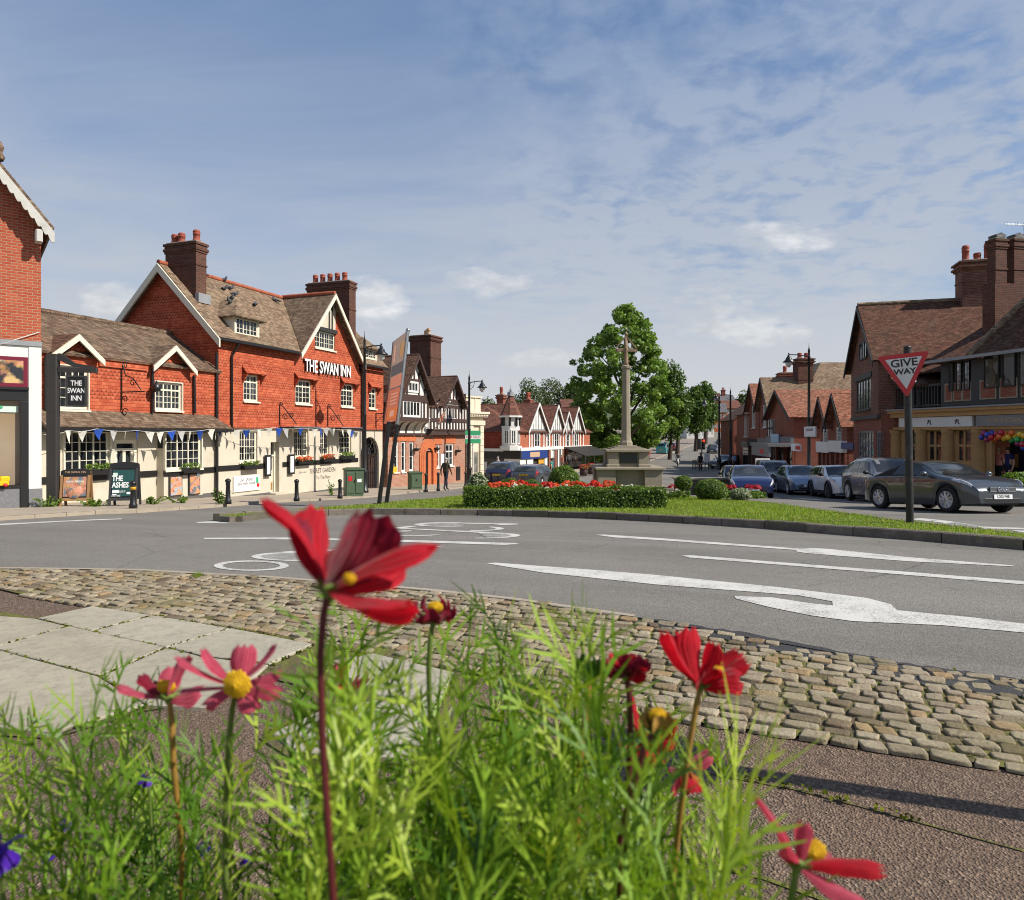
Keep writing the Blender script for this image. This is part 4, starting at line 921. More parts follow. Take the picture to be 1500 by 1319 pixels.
# ================================================================ timber framed building
def timber_house():
    f=Fr(-7.43,40.85,.42,.907,-1.8,'timber_framed_building','black and white timber gabled building over an orange brick ground floor with arched door')
    E=f.e; N=f.u(682.5); zt=f.z(640,637.5); B=-.9; gw=[f.W(577,646,583.5,692),f.W(588,646.5,594.5,691.5),f.W(599.5,647,606.3,690.5),f.W(637.8,651.5,644.5,685),f.W(653,650,664.3,682.5)]
    dr=(f.u(621.5),f.u(632.5),-.6,f.z(627,661))
    mb=MB(); mb.wall(0,N,B,zt,gw+[dr],0,.16); mb.quad((N,0,B),(N,6,B),(N,6,zt+3),(N,0,zt+3)); mb.quad((0,0,B),(0,0,zt+3),(0,6,zt+3),(0,6,B)); mb.ob('brick_wall',M['brick_pink'],E)
    for i,h in enumerate(gw): window(E,h,1 if i<3 else (1 if i==3 else 2),1,2,'white_paint',y=.05,top=.34 if i>2 else 0,fw=.08)
    mb=MB()
    for h in gw[:3]: mb.box(h[0]-.18,h[1]+.18,-.03,-.001,h[3],h[3]+.45)
    for h in gw[3:]: mb.box(h[0]-.25,h[1]+.25,-.03,-.001,h[3],h[3]+.55); 
    mb.box(0,f.u(612),-.03,-.001,zt-.5,zt-.1) if False else None
    u0,u1,z0,z1=dr; c=(u0+u1)/2; r=(u1-u0)/2
    for (ro,yy) in ((.62,-.06),(.42,-.09),(.22,-.12)):
        for k in range(12):
            a,b=PI*k/12,PI*(k+1)/12; zz=z1-r*.6
            P=lambda q,rr:(c-(r+rr)*math.cos(q),yy,zz+(r+rr)*math.sin(q))
            mb.prism([P(a,ro-.2),P(a,ro),P(b,ro),P(b,ro-.2)],(0,-yy-.002,0))
        for sgn in (-1,1): x=c+sgn*(r+ro-.1); mb.box(x-.1,x+.1,yy,-.002,B,z1-r*.6)
    mb.ob('brick_arch',M['brick_bright'],E)
    mb=MB(); zz=z1-r*.6; mb.box(u0-.0,u1,.1,.14,z0,z1); d=mb.ob('door',M['dark_void'],E)  # near-black panel painted as the unlit interior behind the open leaf
    mb=MB(); mb.box(u1-.42,u1-.02,.02,.1,z0,z1-.1); mb.ob('open_door_leaf',M['brick_bright'],E)
    mb=MB(); mb.box(u0-.5,u1+.5,-.7,.2,B,z0+.02); mb.ob('doorstep',M['white_wall'],E)
    # bressumer and framed upper floor
    zj=f.z(600,616.5,-.7); a1=f.u(627,-.7); ev=f.z(650,595,-.1)
    mb=MB(); b0=f.u(622.5); mb.box(b0,N+.15,-.32,0,zt,zt+.14); mb.box(b0,N+.1,-.22,0,zt+.14,zt+.3); mb.box(b0,N+.13,-.28,0,zt+.3,zt+.4); mb.box(-.1,a1,-.78,0,zj-.05,zj+.2); mb.box(-.1,b0,-.14,0,zt-.02,zt+.12)
    y=-.12
    zb=zt+.4; ub=f.u(627.5)
    mb.box(ub,N,y-.06,y-.002,f.z(655,616.5)-.1,f.z(655,616.5)+.14)
    k=int((N-ub)/.42)
    for i in range(k+1): u=ub+.06+(N-ub-.12)*i/k; mb.box(u-.085,u+.085,y-.05,y-.003,zb,ev+.05)
    mb.box(ub,N,y-.055,y-.004,ev-.12,ev+.1)
    # left jettied gable
    gl=f.u(583,-.7); gr=f.u(637.8,-1.0); ga=f.u(612.5,-1.0); zA=f.z(612.5,518,-1.0); zf=f.z(637.8,592,-1.0); yj=-.7
    g0=ga-(gr-ga)
    zb2=f.z(600,583,yj)                      # beam at the foot of the gable triangle
    mb.box(gl,a1,yj-.08,yj-.002,zb2-.22,zb2+.2)
    w1=f.W(589,585.5,614.8,612,yj); w2=f.W(597,558,612,576,yj)
    for u in (gl+.08,w1[0]-.09,w1[1]+.1,(w1[1]+a1)/2,a1-.08): mb.box(u-.08,u+.08,yj-.05,yj-.003,zj+.2,zb2-.2)
    sl=(zA-zf)/(gr-ga); zG=lambda u: zA-.25-abs(u-ga)*sl
    for u in (w2[0]-.09,w2[1]+.09,w2[1]+.75,w2[0]-.7): mb.box(u-.07,u+.07,yj-.05,yj-.003,zb2+.18,max(zb2+.2,zG(u)-.1))
    mb.box(w2[0]-.3,w2[1]+.3,yj-.052,yj-.004,w2[3],w2[3]+.16)
    mb.box(ga-.07,ga+.07,yj-.05,yj-.003,w2[3]+.1,zG(ga)-.2)
    # right gable
    rl=f.u(648.5,-.5); rr=f.u(683.5,-.5); ra=f.u(668.3,-.5); zRA=f.z(668.3,550,-.5); zRF=f.z(648.5,594,-.5)
    mb.box(rl+.2,N,y-.07,y-.003,f.z(665,590)-.12,f.z(665,590)+.2)
    sr=(zRA-zRF)/(ra-rl)
    for q in (-.7,-.22,.25,.7): u=ra+q; zz=zRA-.25-abs(q)*sr; zq=f.z(665,590)+.2; mb.box(u-.07,u+.07,y-.05,y-.002,zq,max(zq+.05,zz))
    tm=mb.ob('timber_frame',M['timber_dark'],E)
    # white infill
    mb=MB(); mb.box(ub-.3,N,y,0,zb,ev+.15); mb.box(0,ub,y,0,zt+.1,zj); mb.prism([(rl+.15,y,ev+.15),(rr-.15,y,ev+.15),(ra,y,zRA-.2)],(0,.1,0))
    mb.prism([(gl,yj,zj+.15),(a1,yj,zj+.15),(a1,yj,zG(a1)),(ga,yj,zA-.2),(gl,yj,zG(gl))],(0,.12,0))
    mb.quad((a1,yj,zj),(a1,0,zj),(a1,0,zb2+.5),(a1,yj,zb2+.5))
    mb.ob('white_plaster',M['white_wall'],E)
    # cove and brackets under the jetty
    mb=MB(); n=6
    for i in range(n):
        a=PI/2*i/n; b=PI/2*(i+1)/n; P=lambda q,u:(u,-.7+.6*(1-math.cos(PI/2-q)) if False else -.1-.6*(1-math.cos(q)),zt+.12+(zj-zt-.17)*math.sin(q)) 
        mb.quad(P(a,0),P(a,a1),P(b,a1),P(b,0))
    mb.ob('cove',M['cream'],E)
    for px in (587.5,598,610,621): 
        u=f.u(px,-.3); mb=MB(); mb.prism([(u-.09,-.0,zt-.05),(u-.09,-.12,zt-.05)]+[(u-.09,-.12-.6*(1-math.cos(PI/2*k/6)),zt+(zj-zt-.05)*math.sin(PI/2*k/6)) for k in range(7)]+[(u-.09,0,zj-.05)],(.18,0,0)); mb.ob('jetty_bracket',M['timber_dark' if px<600 else 'stone'],E)
    window(E,(w1[0],w1[1],w1[2],w1[3]),5,1,1,'white_paint',y=yj-.06,sill=False,fw=.08); window(E,w2,3,1,1,'white_paint',y=yj-.06,sill=False,fw=.08)
    for (p,q,n) in ((625.5,636.5,4),(652.5,667.5,5)): window(E,f.W(p,595,q,614.5,-.12),n,1,1,'white_paint',y=-.17,sill=False,glass='glass_pale')
    # roofs
    dz=7.5; zrg=max(zA,zRA)
    rt=[[(g0-.15,-1.05,zf-.05),(ga,-1.05,zA),(ga,dz,zA),(g0-.15,dz,zf-.05)],[(gr+.1,-1.05,zf-.05),(ga,-1.05,zA),(ga,dz,zA),(gr+.1,dz,zf-.05)],
        [(rl-.1,-.55,zRF-.05),(ra,-.55,zRA),(ra,6,zRA),(rl-.1,6,zRF-.05)],[(rr+.1,-.55,zRF-.05),(ra,-.55,zRA),(ra,6,zRA),(rr+.1,6,zRF-.05)]]
    roof(E,rt,.1,'roof_dark')
    mp=[(gr-.2,-.3,zf-.1),(rl+.2,-.3,zf-.1),(rl+.2,5,zf+3.1),(gr-.2,5,zf+3.1)]; roof(E,[mp],.1,'roof_dark','valley_roof')
    board(E,[barge((g0-.15,zf-.12),(ga,zA-.04),.3,-1.12),barge((ga,zA-.04),(gr+.1,zf-.12),.3,-1.12),barge((rl-.1,zRF-.12),(ra,zRA-.04),.26,-.62),barge((ra,zRA-.04),(rr+.1,zRF-.12),.26,-.62)],(0,.06,0),'timber_dark')
    cu0=f.u(608,3.5); cu1=f.u(638,3.5); ct=f.z(622,493.5,3.5); uu=(cu0+cu1)/2
    chimney(E,uu-.75,uu+.75,2.6,4.4,zf+.5,ct,[(uu-.5+.33*k,2.9+.3*k,.5) for k in range(4)],'brick_dark','pot_buff',cap=.12)
    pipe(E,[(N-.05,-.14,ev),(N-.05,-.14,B)],.07)
    # fittings on the brick
    h=f.W(668,684,673.5,703); mb=MB(); mb.box(h[0],h[1],-.05,-.002,h[2],h[3]); mb.ob('noticeboard',M['black_paint'],E)
    h=f.W(645.8,665.5,652.5,684,-.03); mb=MB(); mb.box(h[0],h[1],-.04,-.001,h[2],h[3]); mb.ob('poster',M['white_plain'],E)
    h=f.W(575.3,684,581,693,-.02); mb=MB(); mb.box(h[0],h[1],-.05,-.001,h[2],h[3]); mb.ob('yellow_notice',plain('yellow_enamel',(.6,.42,.03),.4,.1,4,0),E)
    for (px,py) in ((610,659),(640,658),(671.5,661)): 
        u,z=f.p(px,py,-.2); mb=MB(); mb.lathe([(.06,-.1),(.2,0),(.22,.08),(.05,.1)],(u,-.22,z),10); mb.tube([(u,0,z+.3),(u,-.22,z+.3),(u,-.22,z+.05)],.02,6); mb.ob('hanging_basket',M['timber_black'],E)
    return f
TF=timber_house()
# ================================================================ cream stone bank
def cream_bank():
    f=Fr((683-CX)/F*50.5,50.5,.6,.8,-2.0,'stone_bank','narrow cream stone classical building with parapet and cornice behind a black street lamp')
    E=f.e; N=f.u(707.5); ztop=f.z(690,580); zc=f.z(690,606); zk=f.z(690,623); B=-.6
    mb=MB(); mb.box(0,N,0,9,B,zc); mb.box(.1,N-.1,.15,9,zc,ztop-.12); mb.box(.02,N-.02,.05,9,ztop-.12,ztop)
    for q in (.3,.62): mb.box(N*q-.05,N*q+.05,.1,.14,zc,ztop-.12)
    w=N*.26
    for (a,b) in ((.03,.34),(.76,.97)): mb.box(N*a,N*b,-.14,-.002,B,zk)
    mb.box(-.04,N+.04,-.2,-.001,zk,zk+.35)
    mb.ob('stone_wall',M['stone_cream'],E)
    mb=MB(); mb.box(-.35,N+.3,-.45,.3,zc-.02,zc+.14); mb.box(-.2,N+.2,-.3,.2,zc-.25,zc-.03)
    k=12
    for i in range(k): u=-.1+(N+.2)*i/(k-1); mb.box(u-.07,u+.07,-.38,-.3,zc-.16,zc-.03)
    mb.ob('cornice',M['stone_cream'],E)
    mb=MB(); 
    for i in range(9):
        z=B+.4+i*(zk-B-.5)/9; mb.box(N*.03-.006,N*.34+.006,-.146,-.13,z,z+.03); mb.box(N*.76-.006,N*.97+.006,-.146,-.13,z,z+.03)
    mb.ob('course_joint',M['stone_dark'],E)
    h=(N*.4,N*.7,.6,zk-2.0); mb=MB(); mb.box(h[0],h[1],-.03,-.004,h[2],h[3]); d=mb.ob('window',M['stone'],E); mb=MB(); mb.box(h[0]+.1,h[1]-.1,-.035,-.0301,h[2]+.1,h[3]-.1); mb.ob('pane',M['glass_pale'],d)
    return f
CB=cream_bank()
# ================================================================ shop terrace with corner turret
def terrace():
    f=Fr(.62,60.5,.46,.89,-2.15,'shop_terrace','long red brick shop terrace with white gables and a conical corner turret')
    E=f.e; N=17.5; B=-.4; z1=f.z(800,657.5); z2=f.z(790,631)
    ups=[]; 
    gs=[(789.5,590),(817.5,593),(832.7,603),(847,596)]
    mb=MB(); mb.wall(0,N,z1,z2,[],0); mb.quad((0,0,B),(0,0,z2),(0,9,z2),(0,9,B)); mb.quad((N,0,B),(N,9,B),(N,9,z2),(N,0,z2)); mb.ob('brick_wall',M['brick_orange'],E)
    mb=MB(); mb.box(-.08,-.002,0,9,z1+.1,z2-.02); o=mb.ob('side_wall',M['tile_plain_red'],E)
    # white verticals and windows
    mb=MB()
    for px in (775,778.5,786.5,796,799.5,804.5,809,814.5,820.5,824.5,828.2,834,838.5,844,849.5,854): u=f.u(px); mb.box(u-.1,u+.1,-.06,-.002,z1,z2)
    mb.box(-.1,N,-.25,-.001,z1-.1,z1+.18); mb.ob('white_pilaster',M['white_paint'],E)
    for (a,b) in ((781,790),(810.5,818),(840,846.5)):
        h=f.W(a,633.5,b,656.5); window(E,h,2,1,2,'white_paint',y=-.1,sill=False,fw=.12)
    for (a,b) in ((801,804),(829,833)): window(E,f.W(a,635,b,656),1,1,2,'white_paint',y=-.08,sill=False,fw=.08)
    # gables
    hw=[2.05,1.8,1.3,1.75]; rp=[]
    zr=f.z(789.5,590)
    for (px,py),w in zip(gs,hw):
        u=f.u(px,-.3); za=f.z(px,py,-.3)
        mb=MB(); mb.prism([(u-w,-.12,z2),(u+w,-.12,z2),(u,-.12,za-.25)],(0,.12,0)); gb=mb.ob('gable',M['white_wall'],E)
        mb=MB(); n=7
        for i in range(1,n): x=u-w+2*w*i/n; zz=z2+(za-.25-z2)*(1-abs(x-u)/w); mb.box(x-.05,x+.05,-.15,-.122,z2,zz-.02)
        mb.box(u-w,u+w,-.17,-.121,z2-.1,z2+.12); mb.ob('gable_timber',M['grey_plain'],gb)
        board(E,[barge((u-w-.25,z2-.15),(u,za),.24,-.42),barge((u,za),(u+w+.25,z2-.15),.24,-.42)],(0,.07,0),'white_paint')
        rp+=[[(u-w-.2,-.36,z2-.15),(u,-.36,za),(u,6,za),(u-w-.2,6,z2-.15)],[(u+w+.2,-.36,z2-.15),(u,-.36,za),(u,6,za),(u+w+.2,6,z2-.15)]]
    rp+=[[(-.3,-.3,z2-.1),(N+.2,-.3,z2-.1),(N+.2,5,zr-.3),(2.6,5,zr-.3)],[(-.3,10,z2-.1),(N+.2,10,z2-.1),(N+.2,5,zr-.3),(2.6,5,zr-.3)],[(-.3,-.3,z2-.1),(2.6,5,zr-.3),(-.3,10,z2-.1)]]
    roof(E,rp,.1,'roof_red')
    # shop fronts
    cols=[(-.1,f.u(797),'blue_plain'),(f.u(799),N,'white_paint')]
    mb=MB(); mb.box(-.1,f.u(798),-.3,-.0,z1-.85,z1-.12); mb.ob('blue_fascia',M['blue_plain'],E)
    a=f.u(776,-.3); mb=MB(); mb.box(f.u(776.5,-.3),f.u(790.5,-.3),-.32,-.301,z1-.7,z1-.25); mb.ob('fascia_lettering_panel',M['pot_buff'],E)
    mb=MB(); mb.wall(0,N,B,z1-.1,[],.02); mb.ob('shop_glass',M['glass_shop'],E)
    mb=MB()
    for px in (764,766.5,773,777.5,798.5): u=f.u(px,-.1); mb.box(u-.3,u+.3,-.2,0,B,z1-.85)
    for px in (806.5,812,817,821.5): u=f.u(px,-.1); mb.box(u-.16,u+.16,-.2,0,B,z1-.1)
    mb.box(f.u(799,-.1),f.u(812,-.1),-.1,0,z1-.9,z1-.1); mb.ob('shop_pier',M['white_paint'],E)
    mb=MB()
    for px in (803,812.3,824,829): u=f.u(px,-.1); mb.box(u-.22,u+.22,-.28,-.2,B,z1-.1)
    mb.ob('brick_pier',M['brick_red'],E)
    h=f.W(789,668,797.5,679,-.1); mb=MB(); mb.box(h[0],h[1],-.1,-.03,h[2],h[3]); mb.ob('window_poster',plain('orange_poster',(.55,.3,.04),.5,.1,4,0),E)
    mb=MB(); u0=f.u(824,-.1); mb.slab([(u0,-2.6,z1-.75),(N,-2.6,z1-.75),(N,0,z1+.2),(u0,0,z1+.2)],.08)
    for i in range(4): u=u0+.1+(N-u0-.2)*i/3; mb.tube([(u,-2.5,B),(u,-2.5,z1-.8)],.07,6)
    mb.ob('veranda',M['timber_black'],E)
    # corner turret
    c=(-.15,.75); rt=.80; zb=z1+.15; zt=f.z(748,625,1); zcone=f.z(748,573,1); K=8
    def ring(r,z): return [(c[0]+r*math.cos(2*PI*k/K+PI/8),c[1]+r*math.sin(2*PI*k/K+PI/8),z) for k in range(K)]
    def frust(mb,a,b):
        for k in range(K): j=(k+1)%K; mb.quad(a[k],a[j],b[j],b[k])
    mb=MB(); frust(mb,ring(rt,zb),ring(rt,zt)); frust(mb,ring(rt+.18,zb-.2),ring(rt+.18,zb+.2)); frust(mb,ring(rt+.18,zb+.2),ring(rt,zb+.21)); mb.poly(ring(rt+.18,zb-.2)[::-1]); t=mb.ob('turret',M['white_wall'],E)
    mb=MB(); frust(mb,ring(rt+.02,zt-.05),ring(rt+.02,zt+.05)); frust(mb,ring(rt-.06,zt),ring(rt-.06,zt+.8)); frust(mb,ring(rt+.24,zt+.8),ring(rt+.24,zt+.95)); frust(mb,ring(rt-.06,zt+.78),ring(rt+.24,zt+.8)); mb.ob('turret_band',M['white_paint'],t)
    for k in range(K): 
        a=2*PI*k/K+PI/8; x,yy=c[0]+(rt)*math.cos(a),c[1]+(rt)*math.sin(a); mb=MB(); mb.box(x-.08,x+.08,yy-.08,yy+.08,zt+.02,zt+.8); mb.ob('turret_post',M['timber_black'],t)
    for k in range(K):
        am=2*PI*(k+.5)/K+PI/8; nx,ny=math.cos(am),math.sin(am)
        if ny>.5: continue
        hw_=.24; rr=rt*math.cos(PI/8); Mx=Matrix.Translation((c[0]+nx*rr,c[1]+ny*rr,0))@Matrix.Rotation(am+PI/2,4,'Z')
        w_=window(t,(-hw_,hw_,zb+.35,zt-.3),2,1,2,'white_paint',y=-.08,sill=False,fw=.07,name='turret_window'); w_.matrix_local=Mx
    mb=MB(); frust(mb,ring(rt+.2,zt+.92),ring(rt+.06,zt+1.15)); frust(mb,ring(rt+.06,zt+1.15),ring(.24,zcone-.45)); mb.poly(ring(rt+.2,zt+.92)[::-1]); mb.ob('cone_roof',M['roof_red'],t)
    mb=MB(); frust(mb,ring(.34,zcone-.5),ring(.28,zcone-.1)); mb.poly(ring(.28,zcone-.1)); mb.lathe([(.1,0),(.12,.15),(.03,.3),(.02,.6)],(c[0],c[1],zcone-.1),8); mb.ob('finial',M['lead'],t)
    # chimneys
    for (px,pt,pb,v,w,k) in ((734.5,579,590,4.5,.32,1),(774,586,594,5,.4,2)):
        u=f.u(px,v); chimney(E,u-w,u+w,v-.35,v+.35,f.z(px,pb+16,v),f.z(px,pt,v),[(u+.3*(j-.5*(k-1)),v,.75) for j in range(k)],'brick_red',cap=.12,pr=.17)
    # side return shop
    mb=MB(); mb.box(-.35,0,1.4,9,z1-.15,z1+.1); mb.ob('side_cornice',M['white_paint'],E)
    mb=MB(); mb.box(-.25,0,1.4,9,z1-.8,z1-.16); mb.ob('side_fascia',M['timber_black'],E)
    mb=MB(); mb.box(-.03,-.005,1.4,9,B,z1-.8); mb.ob('side_window',M['glass_shop'],E)
    mb=MB(); mb.box(-.12,-.031,3.2,8.6,B,B+1.6); mb.ob('side_panel',M['white_paint'],E); mb=MB(); mb.box(-.2,.5,-.22,1.39,B,z1-.8); mb.ob('side_pier',M['white_paint'],E); mb=MB(); mb.box(-.3,-.101,-.32,1.39,z1-.8,z1-.1); mb.ob('corner_fascia',M['timber_black'],E)
    return f
TE=terrace()
# ================================================================ right side: brick gabled house
def brick_house():
    f=Fr((14.6+.287*5.7)*1.18,(27+.958*5.7)*1.18,-.287,-.958,-1.45,'brick_gabled_house','dark mottled brick house with a steep gable and a long red tiled roof')
    E=f.e; N=5.7*1.18; B=-.6; ze=f.z(1290,524); zr=f.z(1267,448); c=N*.5; L=11; zo=f.z(1290,608)
    gw=[f.W(1258.5,560,1279.5,599),f.W(1257.5,632,1279.5,674.5),f.W(1284,632,1291,673),f.W(1264.5,503.5,1275,524)]
    mb=MB(); mb.wall(0,N,zo,ze,gw[:1],-.12,.14); mb.poly([(0,-.12,ze),(N,-.12,ze),(c,-.12,zr)]); mb.quad((N,-.12,zo),(N,L,zo),(N,L,ze),(N,-.12,ze)); mb.quad((0,-.12,zo),(0,-.12,ze),(0,L,ze),(0,L,zo)); mb.ob('brick_wall',M['brick_old'],E)
    mb=MB(); mb.wall(0,N,B,zo,gw[1:3],0,.14); mb.quad((N,0,B),(N,L,B),(N,L,zo),(N,0,zo)); mb.ob('ground_floor_wall',M['brick_red'],E)
    mb=MB(); mb.box(0,N,-.16,0,zo-.16,zo+.02); mb.box(gw[0][0]-.3,gw[0][1]+.3,-.18,-.121,gw[0][3],gw[0][3]+.25); mb.ob('beam',M['timber_grey'],E)
    window(E,gw[0],5,1,1,'timber_grey',y=-.1,glass='glass_pale'); window(E,gw[1],5,1,4,'lead',y=.03,fw=.05); window(E,gw[2],2,1,4,'lead',y=.03,fw=.05)
    h=gw[3]; window(E,h,3,1,1,'timber_grey',y=-.2,sill=False)
    roof(E,[[(-.3,-.4,ze-.15),(c,-.4,zr),(c,L,zr),(-.3,L,ze-.15)],[(N+.3,-.4,ze-.15),(c,-.4,zr),(c,L,zr),(N+.3,L,ze-.15)]],.1,'roof_maroon')
    ridge_tiles(E,(c,-.4,zr+.02),(c,L,zr+.02),'roof_tan')
    board(E,[barge((-.35,ze-.2),(c,zr-.04),.25,-.46),barge((c,zr-.04),(N+.35,ze-.2),.25,-.46)],(0,.06,0),'timber_black')
    # lower lean-to roof and dark balcony bay on the flank
    mb=MB(); z1=ze-1.3; mb.box(N,N+1.1,1.4,L,z1-2.6,z1); mb.ob('flank_bay',M['timber_black'],E)
    roof(E,[[(N+1.7,.3,z1-.1),(N+1.7,L,z1-.1),(N,L,z1+.45),(N,.3,z1+.45)]],.08,'roof_maroon','lean_to_roof')
    mb=MB(); y0=1.1
    mb.box(N+1.3,N+1.38,y0,L,zo+.95,zo+1.03); mb.box(N+1.3,N+1.38,y0,L,zo+.1,zo+.18)
    for k in range(44): y=y0+.05+k*.2; mb.box(N+1.31,N+1.36,y,y+.06,zo+.18,zo+.95)
    mb.ob('balcony_rail',M['timber_grey'],E)
    uc,vc=c,4.9
    chimney(E,uc-.5,uc+.5,vc-.75,vc+.85,zr-1.2,f.z(1425,384,4.5)+.15,[(uc,vc-.45,.8),(uc,vc+.05,.4),(uc,vc+.5,.85)],'brick_old',cap=.15,pr=.17)
    return f
BH=brick_house()
# ================================================================ right side: stone fronted bank with timber upper floor
def gold_bank():
    N=12.5
    f=Fr(15.1*1.18,27.2*1.18,.2,-.98,-1.3,'stone_fronted_bank','golden stone bank with round columns under a black timber upper floor and hipped tile roof')
    E=f.e; B=-.6; zc=f.z(1400,603.5); zu=f.z(1440,520,-.2)
    hs=[f.W(1324,626,1346,680),f.W(1357,627,1381.5,680),f.W(1399,626,1425.5,681)]
    dr=(f.u(1453),f.u(1530),-.6,f.z(1470,645))
    mb=MB(); mb.wall(0,N,B,zc,[h for h in hs]+[dr],0,.14); mb.quad((0,0,B),(0,0,zc),(0,7,zc),(0,7,B)); mb.ob('stone_wall',M['stone_gold'],E)
    for h in hs: window(E,h,2,1,2,'stone_gold',y=.02,fw=.1,bar=.09,glass='glass',pdep=.05)
    mb=MB(); mb.box(-.1,N,-.3,-.001,zc-.18,zc+.02); mb.box(-.2,N,-.42,0,zc+.02,zc+.14); mb.box(-.05,N,-.2,-.002,zc-.75,zc-.62); mb.ob('cornice',M['stone_gold'],E)
    mb=MB(); mb.box(-.25,N,-.5,.2,zc+.141,zc+.2); mb.ob('lead_flashing',M['lead'],E)
    for i,px in enumerate((1312,1349.5,1389,1434,1545)):
        u=f.u(px,-.1); mb=MB(); zt=zc-.75; mb.lathe([(.3,B),(.3,.1),(.25,.15),(.25,1.2),(.215,zt-.2),(.24,zt-.16),(.28,zt-.06),(.28,zt)],(u,-.1,0),20); mb.box(u-.28,u+.28,-.38,-.001,zt,zc-.64 if False else zt+.02); mb.ob('column',M['stone_gold'],E)
    mb=MB(); a,b=f.u(1318,-.2),f.u(1425,-.2); mb.box(a,b,-.24,-.12,zc-.62,zc-.2); o=mb.ob('pale_fascia',M['white_wall'],E)
    mb=MB(); a2,b2=f.u(1431,-.2),N; mb.box(a2,b2,-.26,-.12,zc-.62,zc-.2); fs=mb.ob('name_fascia',M['grey_plain'],E)
    text('fascia_lettering','FINE INDIAN DINING',.26,M['pot_buff'],fs,mw((a2+f.u(1560,-.2))/2,-.262,zc-.41),.003)
    for px in (1361,1402):
        u=f.u(px,-.25); mb=MB(); mb.tube([(u-.09,-.245,zc-.5),(u-.02,-.245,zc-.32),(u+.07,-.245,zc-.36),(u+.03,-.245,zc-.43),(u+.1,-.245,zc-.52)],.022,6); mb.tube([(u-.02,-.245,zc-.4),(u-.11,-.245,zc-.36)],.018,5); mb.ob('fascia_emblem',M['timber_dark'],o)
    # doorway interior
    mb=MB(); mb.box(dr[0]-.05,dr[1],.9,.95,B,dr[3]+.1); mb.ob('door',plain('navy_door',(.012,.014,.035),.35,.1,4,0),E)
    mb=MB(); mb.box(f.u(1484.5,.8),f.u(1488.5,.8),.86,.9,f.z(1486,685,.9),f.z(1486,665,.9)); mb.ob('brass_plate',plain('polished_brass',(.6,.42,.15),.3,.1,6,0,metal=.7),E)
    mb=MB(); mb.prism([(dr[0]-.3,-.12,dr[3]+.05),(dr[1]+.3,-.12,dr[3]+.05),(dr[1]+.3,-.12,dr[3]+.25),((dr[0]+dr[1])/2,-.12,dr[3]+.62),(dr[0]-.3,-.12,dr[3]+.25)],(0,.118,0)); mb.ob('door_pediment',M['stone_gold'],E)
    # timber upper floor: canted bay then flat front
    y=.0; u0=f.u(1381,0); u1=f.u(1424,-.2); zs=zc+.2
    wz=(f.z(1400,573,-.1),f.z(1400,529,-.1))
    mb=MB(); mb.box(u0,u1,-.1,5,zs,zu); mb.box(u1,N,-.25,5,zs,zu); mb.ob('timber_wall',M['timber_grey'],E)
    mb=MB(); mb.box(.1,u0-.05,1.4,1.5,zs,zu); mb.box(.1,u0,1.5,5,zs,zu); mb.ob('recess_wall',M['timber_black'],E)
    mb=MB(); mb.box(0,u0,-.12,-.04,zs+.95,zs+1.05); mb.box(0,u0,-.12,-.04,zs+.08,zs+.16); n=int(u0/.16)
    for k in range(n): x=.05+k*.16; mb.box(x,x+.05,-.1,-.06,zs+.16,zs+.95)
    for x in (0,u0*.5): mb.box(x-.06,x+.06,-.14,-.02,zs,zs+1.15)
    mb.ob('balustrade',M['timber_grey'],E)
    for (a,b) in ((1391,1397.5),(1401.5,1409.5),(1413.5,1421.5)): window(E,(f.u(a,-.12),f.u(b,-.12),wz[0],wz[1]),1,3,6,'timber_black',y=-.19,sill=False,fw=.03,bar=.012,glass='glass_mirror')
    for (a,b) in ((1443,1465),(1469.5,1489),(1494,1520)): window(E,(f.u(a,-.26),f.u(b,-.26),wz[0],wz[1]+.08),1,1,1,'timber_black',y=-.34,sill=False,fw=.03,glass='glass_shop')
    mb=MB()
    pn=[(1386,1394.5,-.1),(1398.5,1408.5,-.1),(1412,1422,-.1),(1437.5,1458.5,-.25),(1466.5,1489.5,-.25),(1498,1525,-.25)]
    for (a,b,v) in pn: mb.box(f.u(a,v),f.u(b,v),v-.03,v-.001,zs+.28,zs+.95)
    pp=mb.ob('brick_panel',M['brick_red'],E)
    for (a,b,v) in pn:
        mb=MB(); ua,ub=f.u(a,v),f.u(b,v)
        for q in ((ua-.05,ua,zs+.23,zs+1.0),(ub,ub+.05,zs+.23,zs+1.0),(ua,ub,zs+.23,zs+.28),(ua,ub,zs+.95,zs+1.0)): mb.box(q[0],q[1],v-.035,v-.001,q[2],q[3])
        mb.ob('panel_rim',M['stone'],pp)
    # hipped roof
    e=.5; zr=zu+5.4; rv=3.7
    h0=f.u(1421,-.8)
    roof(E,[[(h0,-.85,zu-.05),(N,-.85,zu-.05),(N,rv,zr),(h0+2.3,rv,zr)],[(h0,-.85,zu-.05),(h0+2.3,rv,zr),(h0,rv+4,zu-.05)]],.1,'roof_maroon')
    roof(E,[[(u0-.45,-.6,zu-.1),(h0+.3,-.6,zu-.1),(h0+.9,2.6,zu+1.9),(u0+.2,2.6,zu+1.9)],[(u0-.45,-.6,zu-.1),(u0+.2,2.6,zu+1.9),(u0-.45,5,zu-.1)]],.09,'roof_maroon','bay_roof')
    ridge_tiles(E,(h0,-.85,zu),(h0+2.3,rv,zr+.03),'roof_tan',.12)
    mb=MB(); mb.box(u0-.5,N,-.85,-.72,zu-.15,zu-.03); mb.ob('gutter',M['lead'],E)
    roof(E,[[(-.1,.2,zu-.35),(u0,.2,zu-.35),(u0,3,zu+.9),(-.1,3,zu+.9)]],.08,'roof_maroon','recess_roof')
